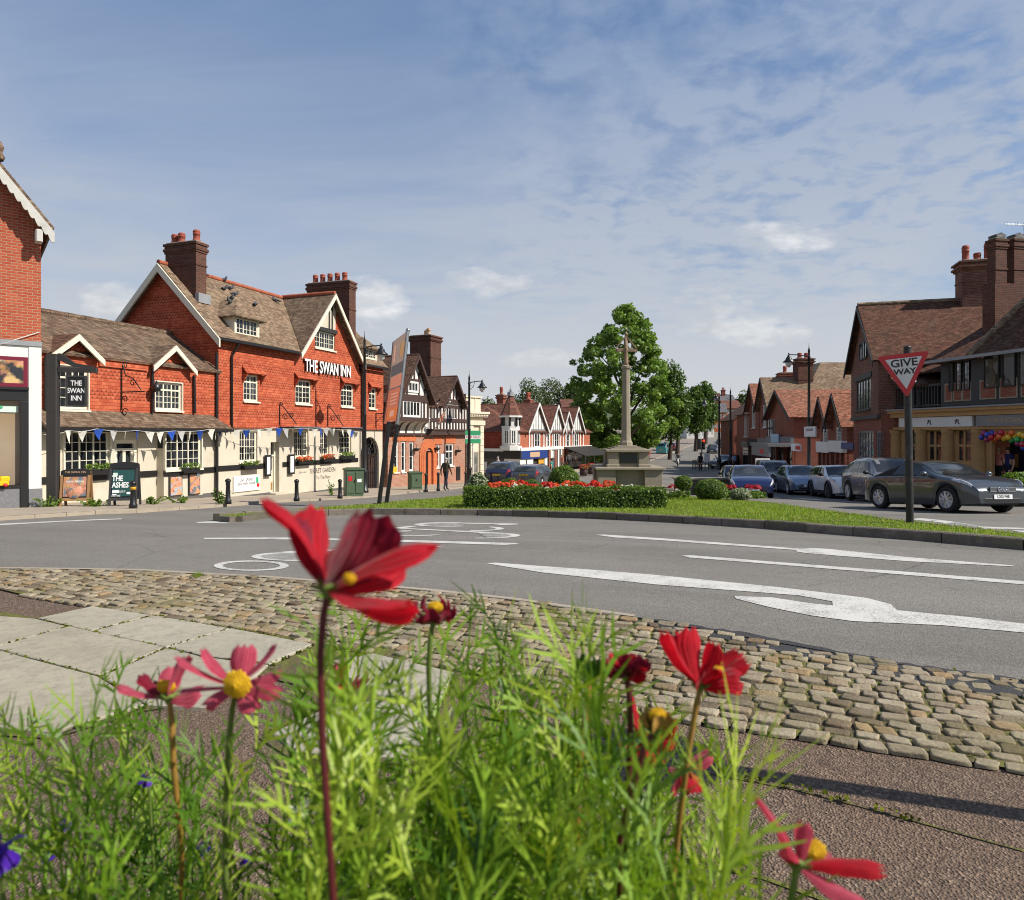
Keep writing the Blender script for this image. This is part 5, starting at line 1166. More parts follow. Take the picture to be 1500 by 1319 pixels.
    # twin chimney stacks
    for px in (1460.5,1487.5):
        u=3.8; r_=(px-CX)/F; v=(r_*(f.Y+u*f.uy)-(f.X+u*f.ux))/(-f.uy-r_*f.ux); Yc=f.Y+u*f.uy+v*f.ux; zt=CZ+(HY-352)/F*Yc-f.zb
        chimney(E,u-.2,u+.2,v-.28,v+.28,zu+1.2,zt,[],'brick_dark',cap=.06)
        mb=MB(); mb.prism([(u-.2,v-.2,zt+.07),(u-.2,v+.2,zt+.07),(u-.2,v+.26,zt+.17),(u-.2,v,zt+.27),(u-.2,v-.26,zt+.17)],(.4,0,0)); mb.ob('chimney_cowl',M['slate'],E)
        if px<1470: mb=MB(); zb_=CZ+(HY-417)/F*Yc-f.zb; mb.box(u-.3,u+.3,v-.42,v+1.3,zu+.6,zb_); mb.ob('chimney_base',M['brick_dark'],E)
    # aerial
    u=3.2; r_=(1500-CX)/F; va=(r_*(f.Y+u*f.uy)-(f.X+u*f.ux))/(-f.uy-r_*f.ux); zt=CZ+(HY-330)/F*(f.Y+u*f.uy+va*f.ux)-f.zb; mb=MB(); mb.tube([(u,va,zt-2.6),(u,va,zt+.1)],.02,5); mb.tube([(u,va-1.0,zt-.02),(u,va+.2,zt+.04)],.012,5)
    for k in range(9): x=va-.98+k*.13; mb.tube([(u,x,zt-.1),(u,x,zt+.1)],.006,4)
    mb.ob('aerial',M['steel'],E)
    return f
def m_mir():
    t=NT('leaded_mirror_glass'); n=t.noise(t.obj(),2.5,2); return t.out(t.pbr((.62,.66,.7),.06,t.bump(n,.3,.03),Metallic=.85))
M['glass_mirror']=m_mir()
GB=gold_bank()
# ================================================================ right side: row of shops down the hill
def gabled_shop(Yc,Xc,w,L,zew,zrw,name,label,wallm,roofm,wins=(),sign=None,fasc='grey_plain',dz=0,shop=True,over=.35,barg='timber_black',zf=None,front=None):
    """shop whose gable faces the road (-X side); world heights for eaves and ridge"""
    zb=g(Yc)-.05; f=Fr(Xc,Yc+w/2,-.14,-1,zb,name,label); E=f.e; ze=zew-zb; zr=zrw-zb; c=w/2; B=-.6; z1=(zf-zb) if zf else 3.0
    mb=MB(); mb.wall(0,w,z1,ze,[h for h in wins],0,.1); mb.poly([(0,0,ze),(w,0,ze),(c,0,zr-.1)]); mb.quad((w,0,B),(w,L,B),(w,L,ze),(w,0,ze)); mb.quad((0,0,B),(0,0,ze),(0,L,ze),(0,L,B)); mb.ob('brick_wall',M[front or wallm],E)
    for h in wins: window(E,h,1 if h[1]-h[0]<1 else 2,2 if h[1]-h[0]<1 else 1,4,'white_paint',y=-.03,glass='glass_pale',fw=.07)
    if shop:
        mb=MB(); mb.quad((0,.1,B),(w,.1,B),(w,.1,z1),(0,.1,z1)); mb.ob('shop_glass',M['glass_shop'],E)
        mb=MB(); mb.box(0,w,-.25,.0,z1-.7,z1); mb.ob('fascia',M[fasc],E)
        mb=MB()
        for q in (0,.36,.68,1): mb.box(max(0,w*q-.14),min(w,w*q+.14),-.12,.09,B,z1-.7)
        mb.box(.14,w-.14,-.1,.09,B,.55); mb.ob('shop_pier',M[wallm],E)
    roof(E,[[(-over,-.45,ze-.2),(c,-.45,zr),(c,L,zr),(-over,L,ze-.2)],[(w+over,-.45,ze-.2),(c,-.45,zr),(c,L,zr),(w+over,L,ze-.2)]],.1,roofm)
    board(E,[barge((-over,ze-.25),(c,zr-.04),.24,-.52),barge((c,zr-.04),(w+over,ze-.25),.24,-.52)],(0,.06,0),barg)
    return f
def at(px,py,Y): v=ray(px,py,Y); return v
def sign_on(E,f,px0,py0,px1,py1,v,m,name,th=.08):
    h=f.W(px0,py0,px1,py1,v); mb=MB(); mb.box(h[0],h[1],v-th,v,h[2],h[3]); return mb.ob(name,M[m],E),h
def right_row():
    # each: centre distance from the road frontage line X(Y)
    X=lambda Y: 20.0+(Y-39.6)*.135
    # small twin gables nearest the old brick house
    for i,(px,Y,w,zr_,ze_,lab) in enumerate(((1213,44.0,2.5,4.0,2.15,'small brick shop with a narrow orange gable, second from the old brick house'),(1236,41.4,2.7,4.05,2.15,'small brick shop with a tall orange gable beside the old brick house'))):
        f=gabled_shop(Y,X(Y)-.2,w,9,ze_,zr_,'gabled_shop',lab,'brick_red','roof_orange',[(w*.5-.4,w*.5+.4,2.75,3.75)] ,fasc='white_paint',zf=g(Y)+2.9)
        if i==1: sign_on(f.e,f,1234,648.5,1252,659,-.26,'blue_plain','blue_sign')
    # flat-fronted shop with the long orange roof
    Y=43; f=gabled_shop(54.5,X(54.5),8.0,13,3.0,5.1,'orange_roofed_shop','brick and timber shop with a long orange tiled roof and grey fascia','brick_red','roof_orange',[],fasc='grey_plain',zf=1.35)
    E=f.e
    mb=MB(); u0=.15
    mb.box(u0,2.0,-.12,-.002,f.z(1162,640),f.z(1162,612)); mb.ob('white_plaster',M['white_wall'],E)
    mb=MB()
    for u in (.15,.8,1.4,2.0): mb.box(u-.09,u+.09,-.16,-.121,f.z(1162,640),f.z(1162,612))
    mb.box(.06,2.1,-.165,-.122,f.z(1162,628),f.z(1162,625)); mb.ob('timber_frame',M['timber_black'],E)
    mb=MB(); mb.box(3.4,9.6,-2.2,-.01,2.75,3.0); mb.ob('flat_canopy',M['grey_plain'],E)
    mb=MB(); mb.box(3.6,9.5,-2.15,-2.0,2.0,2.75); ff=mb.ob('grey_fascia',M['grey_plain'],E)
    mb=MB(); mb.box(6.6,7.9,-2.17,-2.151,2.2,2.55); mb.ob('fascia_lettering',M['red_plain'],ff)
    o,h=sign_on(E,f,1180,625.5,1196,640,-2.2,'white_plain','white_sign'); text('sign_lettering','ESTATE AGENT',.2,M['timber_dark'],o,mw((h[0]+h[1])/2,-2.285,(h[2]+h[3])/2+.1),.002)
    o,h=sign_on(E,f,1160.5,651,1174,661.5,-1.0,'white_plain','projecting_sign'); mb=MB(); mb.box(h[0]+(h[1]-h[0])*.52,h[1]-.05,-1.1,-1.081,h[2]+.1,h[3]-.08); mb.ob('red_square',M['red_plain'],o)
    mb=MB(); mb.box(-.1,.12,-.06,6,-.4,3.2); mb.ob('brick_corner',M['brick_bright'],E)
    # brown gabled pair
    Y=51; f=gabled_shop(60.7,X(60.7),4.6,13,3.9,6.6,'brown_gabled_shop','brick shop with a wide brown tiled gable and tall white sash window','brick_dark','roof_tan',[(1.7,2.7,4.3,6.3)],fasc='stone_dark',zf=1.2,front='brick_red')
    sign_on(f.e,f,1130.5,636,1141.5,651.5,-.5,'pale_blue','pale_blue_sign'); sign_on(f.e,f,1143.5,648,1154.5,657,-.5,'red_plain','red_sign')
    Y=56; f=gabled_shop(65.3,X(65.3),4.4,13,4.0,6.4,'orange_gabled_shop','brick shop with a steep orange tiled gable and a white sash window','brick_dark','roof_orange',[(1.6,2.7,4.3,6.4)],fasc='timber_black',zf=1.1,front='brick_red')
    # far brick building with chimney and plain flank
    zb=g(71); f=Fr(X(71)+.3,74.5,-.14,-1,zb,'brick_corner_shop','deep red brick corner shop with a blank flank wall, chimney and narrow white windows'); E=f.e
    ws=[(3.9+.62*k,4.25+.62*k,3.4,6.1) for k in range(4)]
    ze=f.z(1104,604); zr=f.z(1100,584,4)
    mb=MB(); mb.wall(0,6.4,-.5,ze,ws,0,.1); mb.poly([(0,0,-.5),(0,0,ze),(0,4,zr),(0,9,ze),(0,9,-.5)]); mb.poly([(6.4,0,-.5),(6.4,9,-.5),(6.4,9,ze),(6.4,4,zr),(6.4,0,ze)]); mb.ob('brick_wall',M['brick_red'],E)
    for h in ws: window(E,h,1,1,2,'white_paint',y=.02,fw=.06,glass='glass_pale')
    roof(E,[[(-.2,-.3,ze-.1),(6.6,-.3,ze-.1),(6.6,4,zr),(-.2,4,zr)],[(-.2,9.2,ze-.1),(6.6,9.2,ze-.1),(6.6,4,zr),(-.2,4,zr)]],.1,'roof_dark')
    chimney(E,4.2,5.4,3.2,4.6,zr-1.5,f.z(1106,563,4),[(4.5,3.9,.7)],'brick_red',cap=.12,pr=.2)
    mb=MB(); mb.box(3.4,6.4,-.2,-.01,2.3,2.9); mb.ob('stone_fascia',M['stone_dark'],E)
    mb=MB(); mb.box(3.6,6.3,-.05,-.011,-.2,2.3); mb.ob('shop_glass',M['glass_shop'],E)
    # pharmacy set back further
    f2=Fr(25.95,80,1,-.12,g(79),'pharmacy_shop','red brick pharmacy with a pale blue fascia sign and a white cross in its window'); E=f2.e
    zt=f2.z(1088,600)
    ze2=f2.z(1077,614); z4=ze2+2.9
    mb=MB(); mb.prism([(0,0,-.5),(4,0,-.5),(4,0,z4),(0,0,ze2)],(0,8,0)); mb.ob('brick_wall',M['brick_red'],E)
    roof(E,[[(-.25,-.25,ze2-.12),(-.25,8.2,ze2-.12),(4,8.2,z4+.08),(4,-.25,z4+.08)]],.12,'roof_dark')
    o,h=sign_on(E,f2,1081.5,635.5,1096.5,644.5,-.02,'pale_blue','fascia_sign')
    o,h=sign_on(E,f2,1084,646,1096.5,662,-.02,'glass_shop','window')
    cu,cz=(h[0]+h[1])/2+.2,(h[2]+h[3])/2+.5; mb=MB(); mb.box(cu-.28,cu+.28,-.14,-.11,cz-.09,cz+.09); mb.box(cu-.09,cu+.09,-.141,-.111,cz-.28,cz+.28); mb.ob('white_cross',M['white_plain'],o)
    # big hipped brown roof behind with its chimney
    zb=g(50); f=Fr(26,60,1,0,zb,'hip_roofed_house','large house with a tall brown hipped roof behind the row of shops'); E=f.e; ze=5.2-zb; zt=at(1200,531,65).z-zb
    mb=MB(); mb.box(0,11,0,12,-.5,ze); mb.ob('brick_wall',M['brick_dark'],E)
    roof(E,[[(-.4,-.4,ze-.1),(11.4,-.4,ze-.1),(8.5,5,zt),(3.4,5,zt)],[(-.4,-.4,ze-.1),(3.4,5,zt),(3.4,7,zt),(-.4,12.4,ze-.1)],[(11.4,-.4,ze-.1),(8.5,5,zt),(8.5,7,zt),(11.4,12.4,ze-.1)]],.1,'roof_tan')
    u=2.2; chimney(E,-.95,.35,-.3,.9,ze-2.5,at(1178,526,60).z-zb,[(-.6,.3,.5),(0,.3,.5)],'brick_dark',cap=.15,pr=.2)
M['pale_blue']=plain('pale_blue_enamel',(.42,.58,.68),.45,.08,3,0)
right_row()
# ================================================================ houses up the far hill
def house(px0,px1,pyb,pye,pyr,Y,name,label,wm,rm,depth=8,face=0.0,nw=3,ns=2,chim=True,wg='glass_pale'):
    a=at(px0,pyb,Y); b=at(px1,pyb,Y); zb=a.z; w=(b-a).length
    f=Fr(a.x,Y,math.cos(face),math.sin(face),zb,name,label); E=f.e; ze=at(px0,pye,Y).z-zb; zr=at(px0,pyr,Y).z-zb
    hs=[]
    for s in range(ns):
        for k in range(nw): c=w*(k+.5)/nw; q=min(.6,w/nw*.28); z=ze*(s+.35)/ns; hs.append((c-q,c+q,z,z+ze/ns*.42))
    mb=MB(); mb.wall(0,w,-2,ze,hs,0,.1); mb.poly([(0,0,-2),(0,0,ze),(0,depth/2,zr),(0,depth,ze),(0,depth,-2)]); mb.poly([(w,0,-2),(w,depth,-2),(w,depth,ze),(w,depth/2,zr),(w,0,ze)]); mb.ob('wall',M[wm],E)
    for h in hs: window(E,h,2,1,2,'white_paint',y=.03,sill=False,fw=.12,glass=wg)
    roof(E,[[(-.3,-.4,ze-.1),(w+.3,-.4,ze-.1),(w+.3,depth/2,zr),(-.3,depth/2,zr)],[(-.3,depth+.4,ze-.1),(w+.3,depth+.4,ze-.1),(w+.3,depth/2,zr),(-.3,depth/2,zr)]],.15,rm)
    if chim: chimney(E,w*.2,w*.2+1.2,depth/2-.6,depth/2+.6,zr-.8,zr+1.8,[(w*.2+.35,depth/2,.8),(w*.2+.85,depth/2,.8)],'brick_red',cap=.15,pr=.2)
    return f
house(1006,1033,650,622,610,165,'white_cottage','long white rendered cottage beyond the street trees up the hill','white_wall','slate',nw=4,ns=1,chim=False)
house(1033,1046,644,626,617,172,'white_cottage','low white walled cottage beside the orange brick house up the hill','white_wall','slate',nw=2,ns=1,chim=False)
house(1046,1064,632,604,590,200,'brick_house','orange brick house with white windows part way up the far hill','brick_bright','slate',nw=3,ns=2,face=-.15)
house(1036,1058,612,590,575,250,'hill_house','red roofed house highest on the far hill below the conifer','brick_bright','roof_orange',nw=3,ns=1)
house(1058,1078,612,591,578,235,'hill_house','brick house with grey slate roof high on the far hill','brick_pink','slate',nw=3,ns=2)
house(1062,1086,622,598,586,215,'hill_house','pink brick house showing just left of the corner shop flank','brick_pink','roof_red',nw=3,ns=2,chim=False)
house(826,858,665,598,583,92,'hill_house','red roofed house behind the end of the white gabled terrace','brick_red','roof_red',nw=3,ns=2,chim=False)
house(862,896,690,652,640,95,'low_shop','pale low shop half hidden under the big tree','white_wall','roof_red',nw=3,ns=1,chim=False,depth=6)
house(690,735,700,612,593,78,'brown_roofed_house','brown roofed house left of the turret behind the cream bank','brick_dark','roof_dark',nw=3,ns=2,chim=False)
# ================================================================ war memorial
def memorial():
    Y=34.5; X=(917-CX)/F*Y; zb=CZ-(712-HY)/F*Y; s=Y/F
    t=thing('war_memorial','tall stone memorial cross on a two tier stone plinth with a dark bronze plaque','memorial',(X,Y,zb),R(-2))
    def xs(a,b): return ((a-917)*s,(b-917)*s)
    def zz(y): return (712-y)*s
    mb=MB(); gz=g(Y)-zb-.1
    mb.bbox(xs(846,0)[0],xs(992,0)[0],-1.9,1.9,gz,-.14,.03); mb.bbox(xs(858,0)[0],xs(976,0)[0],-1.62,1.62,-.14,0,.02); mb.ob('steps',M['stone_dark'],t)
    w=1.6; mb=MB(); zt=zz(683)
    def blk(mb,hx,z0,z1,rec,pw):
        """square block with corner piers and recessed middles"""
        mb.box(-hx+rec,hx-rec,-hx+rec,hx-rec,z0,z1)
        for sx in (-1,1):
            for sy in (-1,1): mb.bbox(sx*hx,sx*(hx-pw),sy*hx,sy*(hx-pw),z0,z1,.015)
    blk(mb,1.55,0,zt-.1,.34,.85)
    mb.bbox(-1.68,1.68,-1.68,1.68,zt-.1,zt,.03)
    for sx in (-1,1):
        for sy in (-1,1): mb.bbox(sx*1.6,sx*.66,sy*1.6,sy*.66,0,.12,.03)
    mb.ob('lower_plinth',M['stone'],t)
    mb=MB(); z2=zz(658); blk(mb,1.0,zt,z2-.12,.13,.5); mb.bbox(-1.12,1.12,-1.12,1.12,z2-.12,z2,.03)
    for sx in (-1,1):
        for sy in (-1,1): mb.bbox(sx*1.08,sx*.46,sy*1.08,sy*.46,zt,zt+.14,.03)
    for k in range(3): mb.bbox(-.85+.18*k,.85-.18*k,-.85+.18*k,.85-.18*k,z2+.06*k,z2+.06*(k+1),.02)
    mb.ob('upper_plinth',M['stone'],t)
    mb=MB(); mb.bbox(-.42,.42,-.93,-.86,zt+.17,z2-.2,.015); mb.ob('bronze_plaque',plain('dark_bronze_plate',(.05,.055,.05),.4,.2,8,.1,metal=.5),t)
    z3=z2+.18; zc=zz(537); mb=MB()
    mb.lathe([(.33,z3),(.33,z3+.15),(.27,z3+.25),(.235,z3+.5),(.185,zc-.3),(.19,zc-.18),(.25,zc-.1),(.27,zc),(.16,zc+.05)],(0,0,0),8,False); mb.ob('shaft',M['stone'],t)
    za=zz(513); zt4=zz(493); mb=MB()
    mb.lathe([(.14,zc),(.12,zc+.2),(.1,za-.1),(.12,za),(.1,zt4-.05)],(0,0,0),8)
    mb.bbox(-.47,.47,-.08,.08,za-.09,za+.07,.02)
    for sx in (-1,1):
        mb.prism([(sx*.0,-.1,zt4+.04),(sx*.0,-.1,zt4-.03),(sx*.49,-.1,za+.06),(sx*.55,-.1,za+.08)] if sx<0 else [(0,-.1,zt4+.04),(.55,-.1,za+.08),(.49,-.1,za+.06),(0,-.1,zt4-.03)],(0,.2,0))
        mb.ball((sx*.44,0,za-.03),.09,8,(1,.9,1.1))
    for k in range(6): a=k*.9; mb.ball((.13*math.cos(a),.13*math.sin(a),zc+.25+k*.13),.05,6)
    mb.ball((0,0,zt4+.12),.09,8)
    mb.ob('cross_head',plain('warm_carved_stone',(.28,.2,.13),.9,.25,5,.4,dirt=(.12,.09,.065)),t)
    # low dwarf wall and bench slab to the right
    return t
memorial()
def low_walls():
    t=thing('stone_planter','low dark stone planter wall right of the memorial with a pale corner stone','planter',tuple(gpx(1030,722,.1)))
    o=Vector(t.location); Y=o.y; s=Y/F; mb=MB()
    mb.bbox((991-1030)*s,(1068-1030)*s,-.1,.5,-.1,(722-703)*s,.02); w=mb.ob('wall',brick('rough_dark_walling',(.12,.105,.085),(.2,.175,.14),(.07,.06,.05),.3,.11,.015,.4,.9),t)
    mb=MB(); mb.bbox((989-1030)*s,(1070-1030)*s,-.14,.54,(722-703)*s,(722-701)*s+.02,.02); mb.ob('coping',M['stone_dark'],t)
    mb=MB(); mb.prism([((988-1030)*s,-.12,-.1),((996-1030)*s,-.12,-.1),((992-1030)*s,-.12,(722-704)*s),((988-1030)*s,-.12,(722-704)*s)],(0,-.12,0)); mb.ob('corner_stone',M['white_wall'],t)
    t=thing('stone_slab','flat pale stone slab on low stone blocks in front of the blue car','bench',tuple(gpx(1092,724,.1)),R(-18)); s=t.location.y/F
    mb=MB(); mb.bbox(-.55,.5,-.35,.35,.16,.25,.02); mb.ob('top_slab',M['paving'],t); mb=MB(); mb.bbox(-.42,-.2,-.25,.25,-.1,.16,.02); mb.ob('support_block',M['stone_dark'],t); mb=MB(); mb.bbox(.2,.42,-.25,.25,-.1,.16,.02); mb.ob('support_block',M['stone_dark'],t)
low_walls()
# ================================================================ lamps, bollards, cabinets
def lamp_post(base,H,ang,arm,label,r=.075):
    t=thing('street_lamp',label,'street lamp',tuple(base),ang,'black heritage street lamps'); mb=MB()
    mb.lathe([(r*2.6,0),(r*2.6,.12),(r*2.0,.16),(r*2.0,.9),(r*2.25,.95),(r*2.25,1.05),(r*1.3,1.2),(r*1.15,H*.5),(r*1.35,H*.5+.03),(r*1.05,H*.5+.1),(r*.8,H-.5),(r*1.2,H-.47),(r*.8,H-.4),(r*.7,H-.15),(r*.9,H-.12),(r*.3,H+.1),(.005,H+.4)],(0,0,0),12); mb.ob('column',M['iron'],t)
    mb=MB(); za=H-.42; mb.tube([(0,0,za),(arm*.5,0,za+.1),(arm,0,za+.12)],.03,8); mb.tube([(0,0,za-.5),(arm*.3,0,za-.3),(arm*.42,0,za+.05)],.018,6); mb.ball((arm,0,za+.18),.05,8)
    mb.tube([(0,0,za-.5)]+[(.12+.1*math.cos(q),0,za-.3+.1*math.sin(q)) for q in [4.5-k*.4 for k in range(12)]],.014,5); mb.ob('arm',M['iron'],t)
    mb=MB(); zl=za-.02; mb.lathe([(.03,zl+.14),(.07,zl+.1),(.1,zl),(.17,zl-.06),(.19,zl-.16),(.34,zl-.28),(.34,zl-.31),(.1,zl-.3)],(arm,0,0),14); l=mb.ob('lantern',M['iron'],t)
    mb=MB(); mb.lathe([(.2,zl-.31),(.2,zl-.36),(.16,zl-.5),(.06,zl-.6),(.01,zl-.62)],(arm,0,0),12); mb.ob('lamp_glass',M['glass_lamp'],l)
    return t
M['glass_lamp']=plain('frosted_lamp_glass',(.6,.6,.58),.15,.05,5,0)
b=gpx(534,722,.09); lamp_post(b,(722-497)/F*b.y,R(8),.8,'black street lamp in front of the right end of the pub')
b=gpx(687.3,709,.09); lamp_post(b,(709-552)/F*b.y,R(5),.88,'black street lamp in front of the cream stone bank',.085)
Y=40; b=Vector(((1185-CX)/F*Y,Y,g(Y)+.09)); lamp_post(b,CZ+(HY-512)/F*Y-b.z,R(175),1.15,'black street lamp behind the parked blue and white cars',.085)
for px,pt,lab in ((1053.5,575,'distant black street lamp, the nearer to the corner shop flank of two on the hill road'),(1070,567,'tall black street lamp against the red brick flank of the corner shop')):
    Y=68; b=Vector(((px-CX)/F*Y,Y,g(Y)+.05)); t=lamp_post(b,CZ+(HY-pt)/F*Y-b.z-.4,R(170),1.4,lab if px>1060 else 'distant black street lamp standing just left of the one by the corner shop flank',.1)
def bollard(p,H,label,band=False):
    t=thing('bollard',label,'bollard',tuple(p),0,'black bollards along the pavement'); k=H/1.0
    mb=MB(); mb.lathe([(.1,0),(.1,.1),(.075,.14),(.06,.75*k),(.075,.78*k),(.06,.82*k),(.065,.84*k),(.085,.88*k),(.085,.93*k),(.05,.98*k),(.01,1.0*k)],(0,0,0),12); mb.ob('post',M['iron'],t)
    if band:
        mb=MB(); mb.lathe([(.072,.66*k),(.072,.78*k)],(0,0,0),12); mb.ob('reflective_band',plain('amber_band',(.55,.28,.02),.4,.05,5,0),t)
    return t
for (px,py,pt,lab,bd) in ((195,745,704,'black bollard with an amber band beside the green chalkboard',True),(334,738.5,701,'plain black bollard left of the white notice on the pub wall',False),(434.5,734.5,702,'plain black bollard below the words on the pub wall, near its doorway',False),(498,730.5,702,'plain black bollard just left of the larger green cabinet',False),(624,721,693,'black bollard beside the arched orange doorway',False),(642,719.5,692,'black bollard at the feet of the man in the olive jacket',False),(682,713,691,'black bollard with a pale cap beside the lamp at the cream bank',False),(711,711,692,'black bollard right of the cream stone bank',False)):
    b=gpx(px,py,.09); bollard(b,(py-pt)/F*b.y,lab,bd)
def cabinet(px0,px1,pyt,pyb,label,two=False):
    b=gpx((px0+px1)/2,pyb,.09); s=b.y/F; w=(px1-px0)*s; h=(pyb-pyt)*s
    t=thing('utility_cabinet',label,'cabinet',tuple(b),math.atan2(UY,UX)*.35,'green utility cabinets'); mb=MB()
    mb.bbox(-w*.46,w*.46,0,.55,0,h-.06,.03); 
    mb.prism([(-w*.5,-.04,h-.07),(w*.5,-.04,h-.07),(w*.5,-.04,h-.02),(w*.3,-.04,h+.03),(-w*.3,-.04,h+.03),(-w*.5,-.04,h-.02)],(0,.63,0)); mb.ob('body',M['cabinet_green'],t)
    mb=MB()
    for sx in ((-1,1) if two else (0,)):
        a=w*.23*sx; hw=w*.2 if two else w*.38; mb.bbox(a-hw,a+hw,-.025,-.001,.12,h-.16,.01)
    d=mb.ob('door',M['cabinet_green'],t); mb=MB(); mb.box(-.03,.03,-.05,-.0255,h*.5,h*.5+.1); mb.ob('handle',M['iron'],d)
    if two:
        mb=MB(); mb.box(-w*.34,-w*.14,-.032,-.0261,h*.55,h*.72); mb.ob('warning_label',M['red_plain'],d); mb=MB(); mb.box(w*.12,w*.34,-.032,-.0261,h*.5,h*.62); mb.ob('white_label',M['white_plain'],d)
    return t
cabinet(505.5,534,686.5,727,'dull green utility cabinet with red and white labels beside the arched gate',True)
cabinet(600,620,692,717.5,'smaller plain green utility cabinet left of the arched orange doorway')
# ================================================================ pub signs and boards
def sign_post():
    b=gpx(78,742,.09); s=b.y/F; H=(742-519)*s
    t=thing('hanging_sign_post','black timber post with a hanging black pub sign at the left end of the pub','sign',tuple(b),R(12)); mb=MB()
    mb.bbox(-.13,.13,-.13,.13,-.1,H,.02); mb.ob('post',M['timber_black'],t)
    mb=MB(); za=(742-540)*s; mb.bbox(.13,1.12,-.07,.07,za-.1,za+.04,.02); mb.prism([(.13,-.06,za+.42),(.2,-.06,za+.42),(.55,-.06,za+.16),(1.0,-.06,za+.08),(1.0,-.06,za+.04),(.5,-.06,za+.06),(.13,-.06,za+.24)],(0,.12,0)); mb.ob('arm',M['timber_black'],t)
    x0,x1=(90-78)*s+.1,(120-78)*s+.06; z0,z1=(742-596)*s,(742-550)*s; mb=MB(); mb.bbox(x0,x1,-.04,.04,z0,z1,.02); mb.mi=1
    for (a,b_,c,d) in ((x0,x0+.05,z0,z1),(x1-.05,x1,z0,z1),(x0+.05,x1-.05,z0,z0+.05),(x0+.05,x1-.05,z1-.05,z1)): mb.box(a,b_,-.06,-.041,c,d)
    p=mb.ob('sign_board',[M['black_paint'],M['timber_grey']],t)
    mb=MB(); 
    for x in (x0+.1,x1-.1): mb.tube([(x,0,z1),(x,0,za-.1)],.012,5)
    mb.ob('hanger',M['iron'],t)
    for i,s_ in enumerate(('THE','SWAN','INN')): text('lettering',s_,.2,M['white_plain'],p,mw((x0+x1)/2,-.045,z1-.22-.21*i),.004,xs=.78,bold=.003)
sign_post()
def a_board(px0,px1,pyt,pyb,label,face,frame,green):
    b=gpx((px0+px1)/2,pyb,.09); s=b.y/F; w=(px1-px0)*s*1.02; h=(pyb-pyt)*s
    t=thing('pavement_board',label,'sign',tuple(b),R(14)); tl=R(9)
    for sgn in (1,-1):
        mb=MB(); 
        mb.box(-w/2,-w/2+.06,-.02,.02,0,h); mb.box(w/2-.06,w/2,-.02,.02,0,h); mb.box(-w/2+.06,w/2-.06,-.019,.019,.16,.24); mb.mi=1
        mb.box(-w/2+.06,w/2-.06,-.012,.012,.24,h-.1); mb.prism([(-w/2,-.021,h-.11),(w/2,-.021,h-.11),(w/2,-.021,h)]+[(w/2*math.cos(PI*k/8),-.021,h+.07*math.sin(PI*k/8)) for k in range(1,8)]+[(-w/2,-.021,h)],(0,.042,0))
        o=mb.ob('board' if sgn>0 else 'back_board',[frame,M['black_paint']],t); 
        o.rotation_euler=(-tl*sgn,0,0 if sgn>0 else 0); o.location=(0,-h*math.sin(tl) if sgn>0 else h*math.sin(tl)*1.6,0)
        if sgn>0: fb=o
    mb=MB(); mb.box(-w/2+.085,w/2-.085,-.03,-.0125,.28,h-.16); pn=mb.ob('poster',face,fb)
    return t,pn,w,h,fb
green=plain('dark_green_print',(.018,.07,.065),.4,.15,3,0)
t,pn,w,h,fb=a_board(92.5,130,690,741.5,'wooden framed pavement board with a round plate of food on it',M['food_blue'] if 'food_blue' in M else M['food_small'],plain('varnished_wood',(.35,.19,.08),.5,.2,6,.1),False)
mb=MB(); mb.lathe([(.2,0),(.19,.008),(.001,.009)],(0.0,-.031,h*.42),24,True,Matrix.Rotation(PI/2,4,'X')); mb.ob('plate_picture',M['food_small'],pn)
text('lettering','THE SWAN INN',.075,M['pot_buff'],fb,mw(0,-.0225,h-.03),.002)
text('lettering','NEW MENU',.085,M['white_plain'],pn,mw(0,-.032,h-.3),.002)
t,pn,w,h,fb=a_board(164,200.5,680,741,'dark green chalkboard advertising cricket in white capitals on the pavement',green,M['timber_grey'],True)
for s_,z,sz,x in (('THE',h*.66,.21,-.15),('ASHES',h*.66-.19,.21,-.07),('JUNE & JULY',h*.66-.37,.085,-.1),('LIVE HERE',h*.66-.49,.07,-.17)): text('lettering',s_,sz,M['white_plain'],pn,mw(x,-.032,z),.002,bold=.006 if sz>.2 else 0,xs=.72)
mb=MB(); mb.box(-.27,-.1,-.033,-.0301,.38,.46); mb.box(-.27,-.16,-.033,-.0301,.32,.35); mb.box(.1,.24,-.033,-.0301,.34,.4); mb.ob('small_print',M['white_plain'],pn)
mb=MB(); mb.box(-.27,-.15,-.033,-.0301,h-.33,h-.24); mb.ob('small_print',M['pale_mint'],pn)
def wall_board(f,x0,y0,x1,y1,v,name,label,cat,face,frame='timber_black',rim=.04,th=.05):
    h=f.W(x0,y0,x1,y1,v); L=Vector(((h[0]+h[1])/2,v,h[2])); W_=f.e.matrix_basis if False else None
    a=math.atan2(f.uy,f.ux); p=Vector((f.X+L.x*f.ux-L.y*f.uy,f.Y+L.x*f.uy+L.y*f.ux,f.zb+h[2]))
    t=thing(name,label,cat,tuple(p),a); w=h[1]-h[0]; H=h[3]-h[2]
    mb=MB(); mb.bbox(-w/2,w/2,-th,0,0,H,.01); mb.ob('frame',M[frame],t)
    mb=MB(); mb.box(-w/2+rim,w/2-rim,-th-.008,-th-.001,rim,H-rim); fc=mb.ob('poster',M[face],t)
    return t,fc,w,H
wall_board(Wg,247,698,266,726,-.37,'wall_poster','dessert poster on the pub wing, left one of two under the bay window','poster','pudding')
wall_board(Wg,275.5,694,292,724,-.37,'wall_poster','food poster on the pub wing, right one of two under the bay window','poster','food_small')
t,fc,w,H=wall_board(S,341.5,698.5,380.5,717.5,-.02,'wall_notice','white notice board with grey lettering low on the pub wall','sign','white_plain','white_paint',.02,.03)
